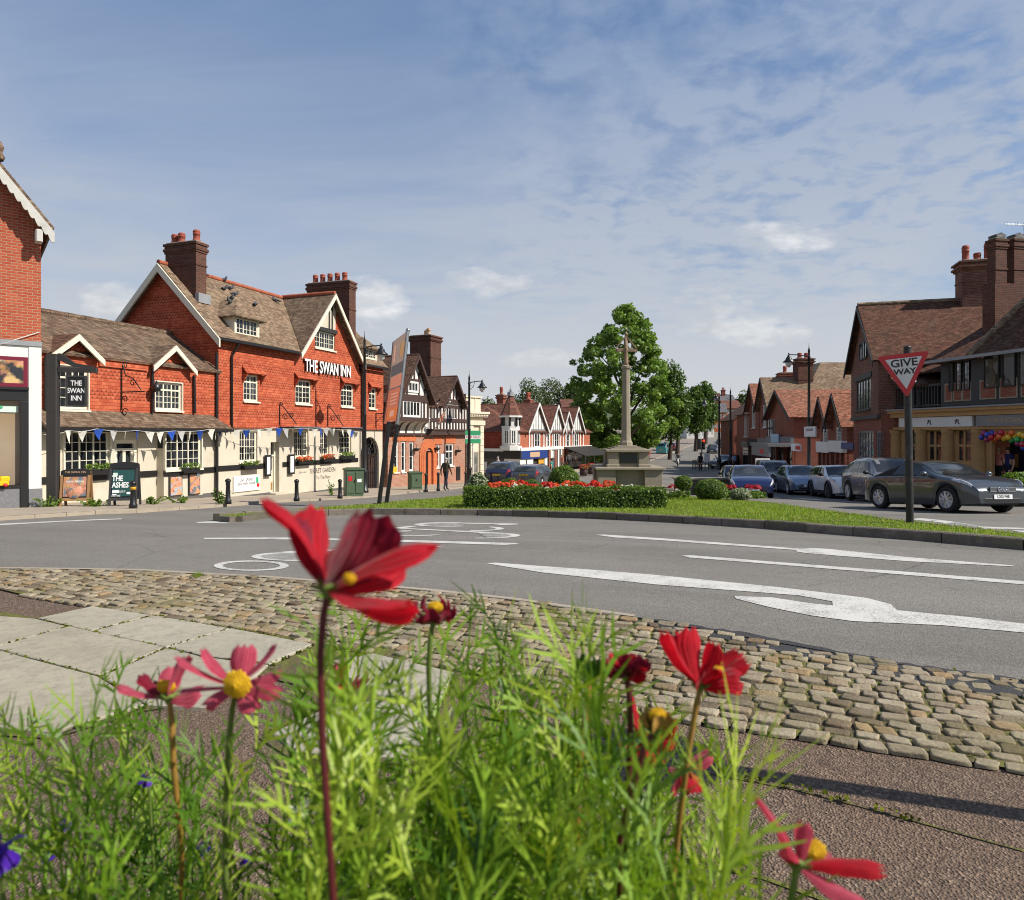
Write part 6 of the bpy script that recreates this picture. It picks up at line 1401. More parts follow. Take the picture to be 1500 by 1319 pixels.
for i,s_ in enumerate(('LIVE SPORT','SHOWN HERE')): text('lettering',s_,.17,M['timber_dark'],fc,mw(-.05,-.042,H*.72-.16*i),.002)
mb=MB(); mb.box(w*.33,w*.42,-.042,-.0385,H*.45,H*.85); mb.ob('green_print',M['green_plain'],fc); mb=MB(); mb.box(w*.36,w*.46,-.042,-.0385,H*.2,H*.44); mb.ob('red_print',M['red_plain'],fc)
wall_board(S,387,667,395.5,697.5,-.06,'menu_case','black framed menu case left of the pub doorway','menu board','white_plain','black_paint',.09,.08)
wall_board(S,421.5,666,430,694.5,-.06,'menu_case','black framed menu case right of the pub doorway','menu board','white_plain','black_paint',.09,.08)
def hang_sign():
    p=S.p(551,606,-.1); a=math.atan2(UY,UX); P=Vector((S.X+p[0]*S.ux+.1*S.uy,S.Y+p[0]*S.uy-.1*S.ux,S.zb+p[1]))
    t=thing('hanging_sign','black hanging sign on an iron bracket above the carriage arch','sign',tuple(P),a); mb=MB(); mb.tube([(0,0,0),(0,-1.5,0)],.025,6); mb.tube([(0,0,-.5),(0,-.6,-.02)],.018,5); mb.tube([(0,0,.05),(0,0,-1.0)],.025,6); mb.ob('bracket',M['iron'],t)
    mb=MB(); mb.bbox(-.03,.03,-1.45,-.45,-1.35,-.12,.015); b=mb.ob('sign_board',M['black_paint'],t)
    for i,s_ in enumerate(('THE','SWAN','INN')): text('lettering',s_,.26,M['plinth'],b,Matrix.Translation((-.034,-.95,-.4-.3*i))@Matrix.Rotation(-PI/2,4,'Z')@MW,.003)
    mb=MB(); p2=S.p(546,606,-.1); 
hang_sign()
# ---- bunting
def bunting():
    pts=[]
    for (px,py,f,v) in ((64,637,Wg,-.75),(100,631,Wg,-.75),(142,628.5,Wg,-.75),(200,631,Wg,-.75),(255,631.5,Wg,-.8),(308,629,Wg,-.75),(330,626.5,S,-.25),(352,630,S,-.55),(400,626.5,S,-1.0),(445,627.5,S,-1.0),(480,627,S,-1.0),(512,629.5,S,-1.0),(526,634,S,-.3)):
        u,z=f.p(px,py,v); pts.append(Vector((f.X+u*f.ux-v*f.uy,f.Y+u*f.uy+v*f.ux,f.zb+z)))
    t=thing('bunting','string of white and blue pennants along the pub front','bunting',tuple(pts[0])); o=pts[0]
    path=[]
    for a,b in zip(pts,pts[1:]):
        for k in range(6): q=k/6; p=a.lerp(b,q); p.z-=.05*math.sin(PI*q); path.append(p-o)
    mb=MB(); mb.tube(path,.008,4); mb.ob('string',M['white_paint'],t)
    acc=0; cols=['pb','pw','pw','pb','pg','pw']; k=0; r=random.Random(4)
    nxt=.3
    for a,b in zip(path,path[1:]):
        L=(b-a).length
        while acc+L>nxt:
            p=a.lerp(b,(nxt-acc)/L); d=(b-a); d.z=0; d.normalize(); n=Vector((-d.y,d.x,0)); w=r.uniform(.12,.17); h=r.uniform(.34,.44); tw=r.uniform(-.9,.9); dd=(d*math.cos(tw)+n*math.sin(tw)); sw=n*r.uniform(-.08,.06)+d*r.uniform(-.05,.06)
            mb=MB(); A=p-dd*w; B=p+dd*w; C=p+sw+Vector((0,0,-h)); m1=(A+C)/2+n*.02; m2=(B+C)/2+n*.02; e=n*.004
            mb.add([A,B,m2,C,m1,A+e,B+e,m2+e,C+e,m1+e],[(0,4,2,1),(4,3,2),(5,6,7,9),(9,7,8)])
            o_=mb.ob('pennant',M[cols[k%6]],t); k+=1
            nxt+=r.uniform(.42,.6)
        acc+=L
M['pb']=leafmat('blue_pennant_cloth',(.02,.07,.42),(.03,.11,.5),.3,.8,3); M['pw']=leafmat('white_pennant_cloth',(.72,.72,.72),(.8,.8,.8),.3,.8,3); M['pg']=leafmat('pale_pennant_cloth',(.5,.5,.52),(.6,.6,.62),.3,.8,3)
bunting()
# ---- leaning information sign
def lean_sign():
    b=gpx(560,738,.1); t=thing('leaning_sign','tall leaning two panel brown sign on black posts at the edge of the grass','sign',tuple(b)); o=Vector(b)
    Yl,Yr=b.y-.3,b.y+.3
    P=lambda x,y,Y: ray(x,y,Y)-o
    for (x0,y0,x1,y1,Y,m) in ((555,740,570,618,Yl,'iron'),):
        mb=MB(); mb.tube([P(x0,y0,Y),P(x1,y1,Y)],.065,10); mb.ob('post',M[m],t)
    mb=MB(); mb.tube([P(565.6,741,Yr),P(582,622,Yr)],.065,10); mb.ob('post',M['iron'],t)
    mb=MB(); mb.tube([P(581.5,625,Yr),P(597.3,484,Yr)],.06,10); mb.ball(P(597.5,484,Yr),.07,8); mb.ob('pole',M['steel'],t)
    for i,(c,nm,m) in enumerate((([(576.5,501.5,Yl),(596,487,Yr),(588.3,564.5,Yr),(570,571.5,Yl)],'upper_panel',None),([(569.6,573.5,Yl),(588,566.5,Yr),(581,616.5,Yr),(562.7,621.5,Yl)],'lower_panel',None))):
        V=[P(*q) for q in c]; mb=MB(); n=(V[1]-V[0]).cross(V[2]-V[0]).normalized(); 
        if n.y>0: n=-n
        mb.prism(V,-n*.04); pn=mb.ob(nm,M['sign_upper' if i==0 else 'sign_lower'],t)
        def patch(u0,u1,v0,v1,mm,name='print'):
            L=lambda u,v: V[0].lerp(V[1],u).lerp(V[3].lerp(V[2],u),v)+n*.006
            k=MB(); k.prism([L(u0,v0),L(u1,v0),L(u1,v1),L(u0,v1)],-n*.004); k.ob(name,M[mm],pn)
        if i==0: 
            patch(.58,.86,.14,.42,'print_gold'); patch(0.04,.96,.52,.74,'print_dark'); patch(.22,.55,.66,.71,'maroon'); patch(.1,.2,.1,.45,'print_pale'); patch(.2,.3,.8,.96,'print_pale'); patch(.04,.96,.76,.985,'print_rust')
        else:
            for v in (.12,.22,.32,.42): patch(.2,.75,v,v+.04,'print_pale')
            patch(.1,.9,.58,.9,'print_orange'); patch(.3,.65,.64,.82,'print_pale')
M['sign_upper']=plain('brown_tinted_panel',(.2,.14,.12),.35,.15,3,0); M['sign_lower']=plain('rust_panel',(.34,.1,.06),.4,.12,3,0); M['print_gold']=plain('gold_print',(.26,.14,.06),.5,.1,3,0); M['print_dark']=plain('dark_print',(.06,.05,.055),.5,.1,3,0); M['print_pale']=plain('faded_print',(.4,.2,.15),.5,.1,3,0); M['print_orange']=plain('orange_print',(.4,.1,.03),.5,.1,3,0); M['print_rust']=plain('rust_print',(.33,.12,.08),.5,.1,3,0)
lean_sign()
def toy():
    p=A.p(8,713,.05); u=A.u(20,.02)-.3; P=(A.X+u*A.ux-.0*A.uy,A.Y+u*A.uy-.02*A.ux,A.zb+p[1]+.0)
    t=thing('toy_lorry','yellow toy lorry with bright toys on it in the brick shop window','toy',(A.X+u*A.ux+.03*A.uy,A.Y+u*A.uy-.03*A.ux,A.zb+p[1]),math.atan2(A.uy,A.ux)); yl=plain('toy_yellow',(.7,.45,.01),.35,.05,4,0)
    mb=MB(); mb.bbox(-.55,.2,-.08,.05,.04,.17,.03); mb.bbox(-.02,.22,-.075,.045,.16,.28,.04); mb.ob('body',yl,t)
    for x in (-.4,-.1,.12): mb=MB(); mb.lathe([(.05,-.02),(.05,.02)],(x,-.085,.045),12,True,Matrix.Rotation(PI/2,4,'X')); mb.ob('wheel',M['red_plain'],t)
    mb=MB(); mb.ball((-.3,-.02,.22),.08,8); mb.ob('ball',M['pet_toy'],t)
M['pet_toy']=plain('toy_magenta',(.5,.03,.25),.4,.05,4,0)
toy()
# ---- give way sign
def give_way():
    b=gpx(1333,767,.1); Y=b.y; s=Y/F; t=thing('give_way_sign','red and white triangular road sign on a black post at the grass edge','road sign',tuple(b),0); o=Vector(b)
    top=ray(1329,511,Y)-o
    mb=MB(); mb.tube([(0,0,-.05),top],.06,14); mb.lathe([(.062,0),(.062,.03),(.03,.05)],top,14); mb.ob('post',plain('scuffed_black_post',(.022,.022,.022),.45,.5,5,.2,dirt=(.12,.11,.1)),t)
    # triangle plate in its own plane
    yaw=R(-24); roll=R(5); c=ray(1325,541,Y-.09)-o
    Mx=Matrix.Translation(c)@Matrix.Rotation(yaw,4,'Z')@Matrix.Rotation(-roll,4,'Y')
    a=.405
    def tri(k,r,y):
        pts=[]
        C=[(-a*k,.25*k+.02),(0,-.53*k+.02),(a*k,.25*k+.02)]
        for i in range(3):
            p=Vector(C[i]); q0=(Vector(C[i-1])-p).normalized(); q1=(Vector(C[(i+1)%3])-p).normalized()
            A=p+q0*r*1.7; B=p+q1*r*1.7
            for k2 in range(6): u=k2/5; w=(1-u)*(1-u)*A+2*u*(1-u)*p+u*u*B; pts.append(Mx@Vector((w.x,y,w.y)))
        return pts
    d=Mx.to_3x3()@Vector((0,.012,0))
    mb=MB(); mb.prism(tri(1,.045,-.0),d); pl=mb.ob('sign_plate',M['sign_red'],t)
    mb=MB(); mb.prism(tri(.70,.012,-.004),d*.25); mb.ob('white_face',M['sign_white'],pl)
    mb=MB(); mb.prism(tri(.99,.045,.016),d*.3); mb.ob('plate_back',M['grey_plain'],pl)
    for s_,z,sz in (('GIVE',.105,.185),('WAY',-.045,.135)): text('lettering',s_,sz,M['black_paint'],pl,Mx@mw(0,-.0065,z),.001,xs=1.08,bold=.004)
    mb=MB(); mb.bbox(-.07,.07,-.06,.08,-.05,-.0,.01); k=mb.ob('clamp',M['steel'],t,loc=tuple(c+Vector((-.01,.09,.16)))); 
    mb=MB(); mb.bbox(-.05,.06,-.03,.05,0,.08,.01); mb.ob('clamp',M['white_plain'],t,loc=tuple(ray(1336,560,Y)-o))
M['sign_red']=plain('faded_red_reflective',(.5,.025,.03),.35,.08,5,0,dirt=(.4,.05,.05)); M['sign_white']=plain('dull_white_reflective',(.62,.6,.57),.4,.05,5,0,dirt=(.5,.46,.42))
give_way()
# road sign standing just outside the view: it throws the long shadow on the pavement
def side_sign():
    t=thing('pavement_sign_post','black sign post with a round plate at the near pavement edge, right of the view','road sign',(2.95,2.36,0),R(70)); mb=MB(); mb.tube([(0,0,0),(0,0,2.25)],.055,12); mb.ob('post',M['iron'],t)
    mb=MB(); mb.lathe([(.3,-.01),(.3,.01)],(0,-.07,2.2),28,False,Matrix.Rotation(PI/2,4,'X')); mb.ob('sign_plate',M['grey_plain'],t)
side_sign()
# ---- union flag on a slanting pole
def flag():
    f=TF; p=f.p(637,629,-.3); P=lambda u,v,z: Vector((f.X+u*f.ux-v*f.uy,f.Y+u*f.uy+v*f.ux,f.zb+z))
    b=P(p[0],-.3,p[1]); t=thing('flag','union flag drooping from a slanting pole on the timber framed building','flag',tuple(b)); 
    tip=ray(659,589,b.y-1.4)-b; mb=MB(); mb.tube([(0,0,0),tip],.025,6); mb.ball(tip,.06,6); mb.ob('pole',M['white_paint'],t)
    nu,nv=18,12; vs=[]; 
    for j in range(nv+1):
        for i in range(nu+1):
            u=i/nu; v=j/nv; base=tip*(.92-.62*v); q=base+Vector((-.45*u-.06*math.sin(6*u+2*v),-.16*math.sin(7*u+3*v),-1.15*u*(1-.3*v)))
            vs.append(q)
    mb=MB()
    for j in range(nv):
        for i in range(nu):
            u=(i+.5)/nu-.5; v=(j+.5)/nv-.5
            du=abs(u)/.5; dv=abs(v)/.5; dg=abs(du-dv)
            c=0
            if abs(u)<.06 or abs(v)<.085: c=1
            elif abs(u)<.1 or abs(v)<.14: c=2
            elif dg<.12: c=1
            elif dg<.3: c=2
            mb.mi=c; k=j*(nu+1)+i; mb.add([vs[k],vs[k+1],vs[k+nu+2],vs[k+nu+1]],[(0,1,2,3)],True)
    mb.ob('cloth',[M['fl_b'],M['fl_r'],M['fl_w']],t)
M['fl_b']=leafmat('flag_blue',(.01,.02,.16),(.015,.03,.2),.3,.8); M['fl_r']=leafmat('flag_red',(.5,.015,.03),(.55,.02,.04),.3,.8); M['fl_w']=leafmat('flag_white',(.75,.75,.75),(.8,.8,.8),.3,.8)
flag()
def sale_board():
    b=gpx(692,709.5,.09); s=b.y/F; t=thing('sale_board','green and white sale board fixed high in front of the cream stone bank','sign',(b.x,b.y+.6,b.z),R(10)); z0,z1=(709.5-650)*s,(709.5-631)*s; w=23*s
    mb=MB(); mb.box(-w/2,w/2,-.03,.0,z0,z1); bd=mb.ob('board',M['white_plain'],t); mb=MB(); mb.box(-w/2,w/2,-.036,-.0301,z0,z0+(z1-z0)*.34); mb.box(-w/2,w/2,-.036,-.0301,z0+(z1-z0)*.64,z1); gb=mb.ob('green_band',M['green_plain'],bd)
    text('lettering','FOR SALE',.22,M['red_plain'],bd,mw(0,-.034,z0+(z1-z0)*.49),.002)
    mb=MB(); mb.tube([(0,.06,0),(0,.06,z1)],.04,6); mb.ob('post',M['white_paint'],t)
sale_board()
def traffic():
    b=gpx(1028,688,.05); s=b.y/F
    t=thing('traffic_light','black traffic light showing red on the small road island','traffic light',tuple(b)); mb=MB(); H=(688-643)*s; mb.tube([(0,0,0),(0,0,H-.3)],.06,8); mb.ob('pole',M['iron'],t)
    for sx in (-.28,.16):
        mb=MB(); mb.bbox(sx-.17,sx+.17,-.12,.12,H-1.1,H,.03); hd=mb.ob('signal_head',M['plastic_black'],t)
        for k,(c) in enumerate(('sig_red','sig_off','sig_off')):
            if sx<0: continue
            mb=MB(); mb.lathe([(.11,0),(.09,.02),(.001,.03)],(sx,-.125,H-.2-.34*k),12,True,Matrix.Rotation(PI/2,4,'X')); mb.ob('signal_lens',M[c],hd)
            mb=MB(); mb.tube([(sx+.13*math.cos(q),-.2,H-.2-.34*k+.13*math.sin(q)) for q in [k2*PI/6 for k2 in range(7)]],.02,5); mb.ob('visor',M['plastic_black'],hd)
    t=thing('control_box','white box on legs below the traffic light','cabinet',tuple(b+Vector((.42,-.3,0)))); mb=MB(); mb.bbox(-.28,.28,-.15,.15,.75,1.6,.03); mb.ob('box',M['white_paint'],t); mb=MB(); mb.box(-.2,-.14,-.05,.05,0,.75); mb.box(.14,.2,-.05,.05,0,.75); mb.ob('legs',M['iron'],t)
    t=thing('guard_rail','black guard railing on the small road island','railing',tuple(b+Vector((-.6,-.4,0))),R(60)); mb=MB()
    for z in (.2,1.0): mb.tube([(-1.6,0,z),(1.8,0,z)],.03,6)
    for k in range(15): x=-1.6+k*.243; mb.tube([(x,0,0 if k%4==0 else .2),(x,0,1.0)],.016 if k%4 else .03,5)
    mb.ob('rails',M['iron'],t)
    isl=P2([(1003,700),(1020,694),(1055,690),(1078,700),(1062,707),(1015,706)])
    drape('road_island',isl,.1,M['paving_brown']); kb=MB(); strip(kb,isl+[isl[0]],.14,.1,0,1); kb.ob('road_island_kerb',M['kerb'])['kind']='structure'
    b=gpx(1117,697,.09); b=Vector(((1117-CX)/F*47,47,g(47)+.09)); t=thing('street_name_board','low white street name board on legs behind the dark people carrier','sign',tuple(b)); mb=MB(); s=47/F; z1=(HY+0-672)/F*47+CZ-b.z; mb.bbox(-.5,.5,-.03,.03,z1-.36,z1,.02); bd=mb.ob('board',M['white_plain'],t); mb=MB(); mb.box(-.42,.42,-.036,-.0301,z1-.28,z1-.08); mb.ob('name_panel',M['grey_plain'],bd); mb=MB(); mb.box(-.45,-.37,-.03,.03,0,z1-.36); mb.box(.37,.45,-.03,.03,0,z1-.36); mb.ob('legs',M['iron'],t)
M['sig_off']=plain('dark_lens',(.03,.02,.015),.2,.1,5,0)
def m_sig():
    t=NT('lit_red_lens'); return t.out(t.pbr((.6,.02,.01),.2,None,Emission__Color=(1,.04,.01,1),Emission__Strength=2.0))
M['sig_red']=m_sig()
traffic()
# ---- balloons over the doorway on the right
def balloons():
    f=GB; P=lambda u,v,z: Vector((f.X+u*f.ux-v*f.uy,f.Y+u*f.uy+v*f.ux,f.zb+z)); cols={'r':(.45,.012,.03),'b':(.02,.06,.45),'o':(.7,.13,.015),'y':(.72,.45,.02),'g':(.03,.38,.1),'p':(.3,.015,.1)}
    ms={k:paint('balloon_'+{'r':'red','b':'blue','o':'orange','y':'yellow','g':'green','p':'crimson'}[k],c,0,.28,.4) for k,c in cols.items()}
    seq=[(1438,641,'b'),(1441,635,'p'),(1446,644,'p'),(1446,637,'b'),(1453,635,'b'),(1452,641,'r'),(1460,636,'r'),(1467,634,'r'),(1457,643,'o'),(1464,640,'o'),(1473,636.5,'o'),(1482,634.5,'o'),(1471,642.5,'y'),(1477,641,'y'),(1487,639,'y'),(1494,637,'y'),(1482,645,'g'),(1490,644,'g'),(1498,645,'g'),(1500,639,'y'),(1491,650,'p'),(1498,651,'r'),(1499,656,'b'),(1506,646,'g'),(1508,652,'b'),(1507,638,'y'),(1514,645,'g'),(1522,650,'b')]
    u0,z0=f.p(1470,640,-.45); o=P(u0,-.45,z0); t=thing('balloon_garland','rainbow garland of balloons over the dark doorway of the stone bank','balloons',tuple(o))
    for i,(x,y,c) in enumerate(seq):
        u,z=f.p(x,y,-.5-.12*(i%2)); q=P(u,-.5-.12*(i%2),z)-o; mb=MB(); r=.098+.012*rnd.random(); mb.ball(q,r,12,(1,1,1.1)); mb.ob('balloon',ms[c],t)
balloons()
# ---- pigeons on the pub roof
def pigeons():
    f=S; P=lambda u,v,z: Vector((f.X+u*f.ux-v*f.uy,f.Y+u*f.uy+v*f.ux,f.zb+z)); r=random.Random(2)
    grey=plain('pigeon_feathers',(.09,.095,.11),.7,.3,20,.1); first=None
    spots=[(2.75,2.2),(3.35,2.75),(3.3,2.35),(3.25,2.05),(2.75,1.75),(2.35,1.55),(2.55,1.3),(4.3,1.75),(6.6,2.4),(2.0,2.75)]
    labs=['pigeon low on the pub roof left of the others beside the flue','pigeon perched on the ridge of the pub roof','pigeon just under the ridge of the pub roof','pigeon in the middle of the flock on the pub roof','pigeon sitting above the hipped dormer roof','pigeon lowest of the flock beside the flue pipe','pigeon at the left foot of the dormer hip','pigeon alone to the right of the dormer roof','pigeon by the valley of the two pub roofs','pigeon on the ridge nearest the left chimney']
    for i,(u,v) in enumerate(spots):
        z=zE-.06+(v+.34)/(D+.34)*(zR-zE+.06)+.0; q=P(u,v,z)
        mb=MB(); mb.ball((0,0,.13),.085,8,(1.7,1,.95)); mb.ball((.13,0,.24),.05,7); mb.tube([(.1,0,.16),(.13,0,.24)],[.06,.045],7); mb.tube([(-.1,0,.12),(-.3,0,.08)],[.06,.03],6); mb.tube([(.17,0,.24),(.22,0,.235)],[.015,.004],5)
        for s_ in (-.03,.03): mb.tube([(0,s_,.07),(0,s_,-.02)],.008,4)
        mb.tube([(.03,.075,.15),(-.2,.05,.12)],[.04,.02],6); mb.tube([(.03,-.075,.15),(-.2,-.05,.12)],[.04,.02],6)
        o=mb.ob('pigeon',grey,None,tuple(q),rot=(0,0,r.uniform(0,6.3))); tag(o,labs[i],'pigeon','pigeons on the pub roof')
pigeons()
# ================================================================ cars
def crom(P,t):
    """Catmull-Rom through list of tuples at parameter t in [0,len-1]"""
    n=len(P)-1; i=min(int(t),n-1); u=t-i; g_=lambda k: P[max(0,min(n,k))]
    a,b,c,d=g_(i-1),g_(i),g_(i+1),g_(i+2)
    return tuple(.5*((2*b[k])+(-a[k]+c[k])*u+(2*a[k]-5*b[k]+4*c[k]-d[k])*u*u+(-a[k]+3*b[k]-3*c[k]+d[k])*u**3) for k in range(len(b)))
def lin(P,x):
    for (a,va),(b,vb) in zip(P,P[1:]):
        if x<=b: t=max(0,(x-a)/(b-a)); return va+(vb-va)*t
    return P[-1][1]
def smo(P,x,d=.09): return (lin(P,x-d)+2*lin(P,x)+lin(P,x+d))/4
class Car:
    def __init__(s,sp):
        s.__dict__.update(sp)
        s.xf,s.xr=s.wb/2+s.off,-s.wb/2+s.off
    def hw(s,x):
        L=s.L/2; k=.72*L; a=abs(x)
        w=s.W/2
        if a>k: w*=1-(s.nose if x>0 else s.tail)*((a-k)/(L-k))**2.4
        return w
    def zbot(s,x):
        z=s.sill; e=s.L/2-abs(x)
        if e<.5: z+=.06*(1-e/.5)
        for c in (s.xf,s.xr):
            R_=s.wr+.055; d=abs(x-c)
            if d<R_: z=max(z,s.wr+math.sqrt(R_*R_-d*d)-.005)
        return z
    def ring(s,x):
        w=s.hw(x); zt=smo(s.top,x); zb=s.zbot(x); be=min(smo(s.belt,x,.2),zt-.035); c=max(0,min(1,(zt-be-.1)/.28))
        wr=s.roofw*w; we=w*.86*(1-c)+wr*c; ze=zt-(.03*(1-c)+.065*c)
        ze=max(ze,be+.012)
        m=max(zb+.02,zb+(be-zb)*.5); 
        return [(w*.95,zb),(w,m),(w*.975,be),(we,ze),(we*.62,zt-.012*c-.006),(0,zt)]
    def S(s,x,t,o=0.0,side=1):
        P=s.ring(x); y,z=crom(P,t)
        if o:
            e=.02; y2,z2=crom(P,min(5,t+e)); y1,z1=crom(P,max(0,t-e)); q=s.ring(x+.01); y3,z3=crom(q,t)
            a=Vector((0,y2-y1,z2-z1)); b=Vector((.01,y3-y,z3-z)); n=a.cross(b); 
            if n.length>1e-9:
                n.normalize()
                if n.y<0 or (abs(n.y)<.2 and n.z<0): n=-n
                if t>=4.9: n.y=0
                return Vector((x+n.x*o,(y+n.y*o)*side,z+n.z*o))
        return Vector((x,y*side,z))
    def patch(s,fx,t0,t1,nx=10,nt=5,o=.006,sides=(1,-1),full=False):
        """surface patch; fx(v)->(x0,x1) for v in 0..1 across t0..t1"""
        mb=MB()
        for sd in sides:
            vs=[]
            for j in range(nt+1):
                v=j/nt; x0,x1=fx(v)
                for i in range(nx+1): vs.append(s.S(x0+(x1-x0)*i/nx,t0+(t1-t0)*v,o,sd))
            fs=[]
            for j in range(nt):
                for i in range(nx):
                    k=j*(nx+1)+i; q=(k,k+1,k+nx+2,k+nx+1); fs.append(q if sd<0 else q[::-1])
            mb.add(vs,fs,True)
        return mb
def build_car(name,label,cat,sp,body_m,loc,head,plate=None,soft=False,roofm=None,seed=0,rim='rim',group='cars in the street',yellow=False,arch=None,seen='front',head_on=True):
    c=Car(sp); t=thing(name,label,cat,loc,math.atan2(head[1],head[0]),group); L=c.L/2
    xs=sorted(set([round(-L+2*L*i/58,4) for i in range(59)]+[round(q+k*(c.wr+.055)/7,4) for q in (c.xf,c.xr) for k in range(-7,8)]+[-L+.03,L-.03,-L+.08,L-.08]))
    TS=[i/4 for i in range(21)]; n=len(TS); mb=MB(); vs=[]
    for x in xs:
        for tt in TS: vs.append(c.S(x,tt))
        for tt in TS[-2::-1]: vs.append(c.S(x,tt,0,-1))
    m=2*n-1; fs=[]
    mats=[body_m,M['plastic_black']]
    for i in range(len(xs)-1):
        for k in range(m-1): a=i*m+k; fs.append((a,a+m,a+m+1,a+1))
    mb.add(vs,fs,True)
    for e,rv in ((0,0),((len(xs)-1)*m,1)):
        for k in range(n-1):
            q=(e+k,e+k+1,e+m-2-k,e+m-1-k); mb.f.append(tuple(q if not rv else q[::-1])); mb.m.append(0); mb.sm.append(False)
    body=mb.ob('body',mats,t)
    # underbody and wheel wells
    mb=MB(); mb.box(-L+.25,L-.25,-c.W/2*.8,c.W/2*.8,c.sill+.0,c.sill+.35)
    mb.box(c.xr+c.wr+.05,c.xf-c.wr-.05,-c.W/2*.93,c.W/2*.93,c.sill-.02,c.sill+.1)
    for q in (c.xf,c.xr): mb.box(q-c.wr-.04,q+c.wr+.04,-c.W/2*.9,c.W/2*.9,c.wr*.9,c.wr*2+.03)
    mb.ob('underbody',M['plastic_black'],t)
    # glass
    wsb,wst=c.ws; rwb,rwt=c.rw
    g0=MB()
    if not soft: pass
    dl=.05
    for (a0,a1,b0,b1,nm) in c.side:      # bottom x range, top x range
        c.patch(lambda v:(a0+(b0-a0)*v,a1+(b1-a1)*v),2.12,2.86,10,5,.007).ob(nm,M['glass_car'],t)
    c.patch(lambda v:(wsb-.0,wst),3.12,5.0,10,8,.007).ob('windscreen',M['glass_car'],t)
    if not soft: c.patch(lambda v:(rwb,rwt),3.15,5.0,8,8,.007).ob('rear_window',M['glass_car'],t)
    else:
        c.patch(lambda v:(c.side[-1][0]-.75,wst+.05),2.05,5.0,16,12,.004).ob('soft_top',M['soft_top'],t)
        for (a0,a1,b0,b1,nm) in c.side: c.patch(lambda v:(a0+(b0-a0)*v,a1+(b1-a1)*v),2.14,2.8,10,5,.011).ob(nm,M['glass_car'],t)
    if roofm: c.patch(lambda v:(rwt,wst-.02),3.0,5.0,10,10,.004).ob('roof_panel',roofm,t)
    if arch:
        for q in (c.xf,c.xr):
            mb=MB()
            for sd in (1,-1):
                pts=[]; r1=c.wr+.055; 
                for k in range(17):
                    a=PI*k/16; pts.append((q+(r1+.035)*math.cos(a),sd*(c.hw(q)+.0),max(c.sill,c.wr+(r1+.035)*math.sin(a))))
                mb.tube(pts,.04,6)
            mb.ob('wheel_arch',arch,t)
        c.patch(lambda v:(c.xr+c.wr+.09,c.xf-c.wr-.09),0.0,.45,10,2,.012).ob('sill_trim',arch,t)
    # seams and handles
    mb=MB()
    for (a0,a1,b0,b1,nm) in c.side:
        for sd in (1,-1):
            xa=a1 if a1<c.xf-.2 else c.xf-.42
            mb.tube([c.S(xa+.03,2.05,.001,sd),c.S(xa+.03,1.2,.001,sd),c.S(xa+.02,.25,.001,sd)],.006,4)
    mb.ob('door_seam',M['plastic_black'],t)
    for (a0,a1,b0,b1,nm) in c.side[:2]:
        for sd in (1,-1):
            p=c.S(a0+.22,1.72,.012,sd); mb=MB(); mb.bbox(p.x-.09,p.x+.09,p.y-.015,p.y+.015,p.z-.015,p.z+.015,.005); mb.ob('door_handle',body_m,t)
    for sd in (1,-1):
        p=c.S(c.side[0][1]-.1,2.1,.0,sd); mb=MB(); mb.ball((p.x,p.y+sd*.13,p.z+.06),.1,10,(.55,1,.72)); mb.tube([p,(p.x,p.y+sd*.1,p.z+.04)],.02,6); mb.ob('wing_mirror',M['plastic_black'] if seed%2 else body_m,t)
    # lights
    hx0,hx1,ht0,ht1=c.hl
    for sd in (1,-1):
        h=c.patch(lambda v:(hx0+.05*v,hx1),ht0,ht1,8,4,.01,(sd,)).ob('headlight',M['lamp_clear'],t)
        c.patch(lambda v:(-L+.02,-L+c.tl),ht0-.05,ht1+.25,5,4,.01,(sd,)).ob('tail_light',M['lamp_red'],t)
    zf=c.zbot(L)
    zn=smo(c.top,L)
    wn=c.hw(L)
    mb=MB(); gz0,gz1,gw=c.grille; mb.bbox(L-.02,L+.012,-gw/2,gw/2,gz0,gz1,.02)
    gr=mb.ob('grille',M['plastic_black'],t)
    mb=MB()
    for k in range(1,5): z=gz0+(gz1-gz0)*k/5; mb.box(L+.0121,L+.018,-gw/2+.03,gw/2-.03,z-.006,z+.006)
    mb.box(L+.0121,L+.016,-gw/2+.02,gw/2-.02,gz0+.01,gz0+.022); mb.box(L+.0121,L+.016,-gw/2+.02,gw/2-.02,gz1-.022,gz1-.01); mb.ob('grille_bar',M['lead'],gr)
    mb=MB(); mb.bbox(L-.03,L+.006,-wn*.8,wn*.8,zf+.02,zf+.14,.02); mb.ob('lower_intake',M['plastic_black'],t)
    for e,mm in (((1,'white_plain'),(-1,'plate_y')) if True else ()):
        x=e*(L+.014); z=c.plz if e>0 else c.plzr; mb=MB(); mb.box(x-.008,x+.008,-.26,.26,z-.056,z+.056); p=mb.ob('number_plate',M[mm],t)
        if plate: text('plate_lettering',plate,.1,M['black_paint'],p,Matrix.Translation((x+e*.009,0,z))@Matrix.Rotation(PI/2*e,4,'Z')@MW,.001,xs=.82,bold=.002)
    # wheels
    proto=None
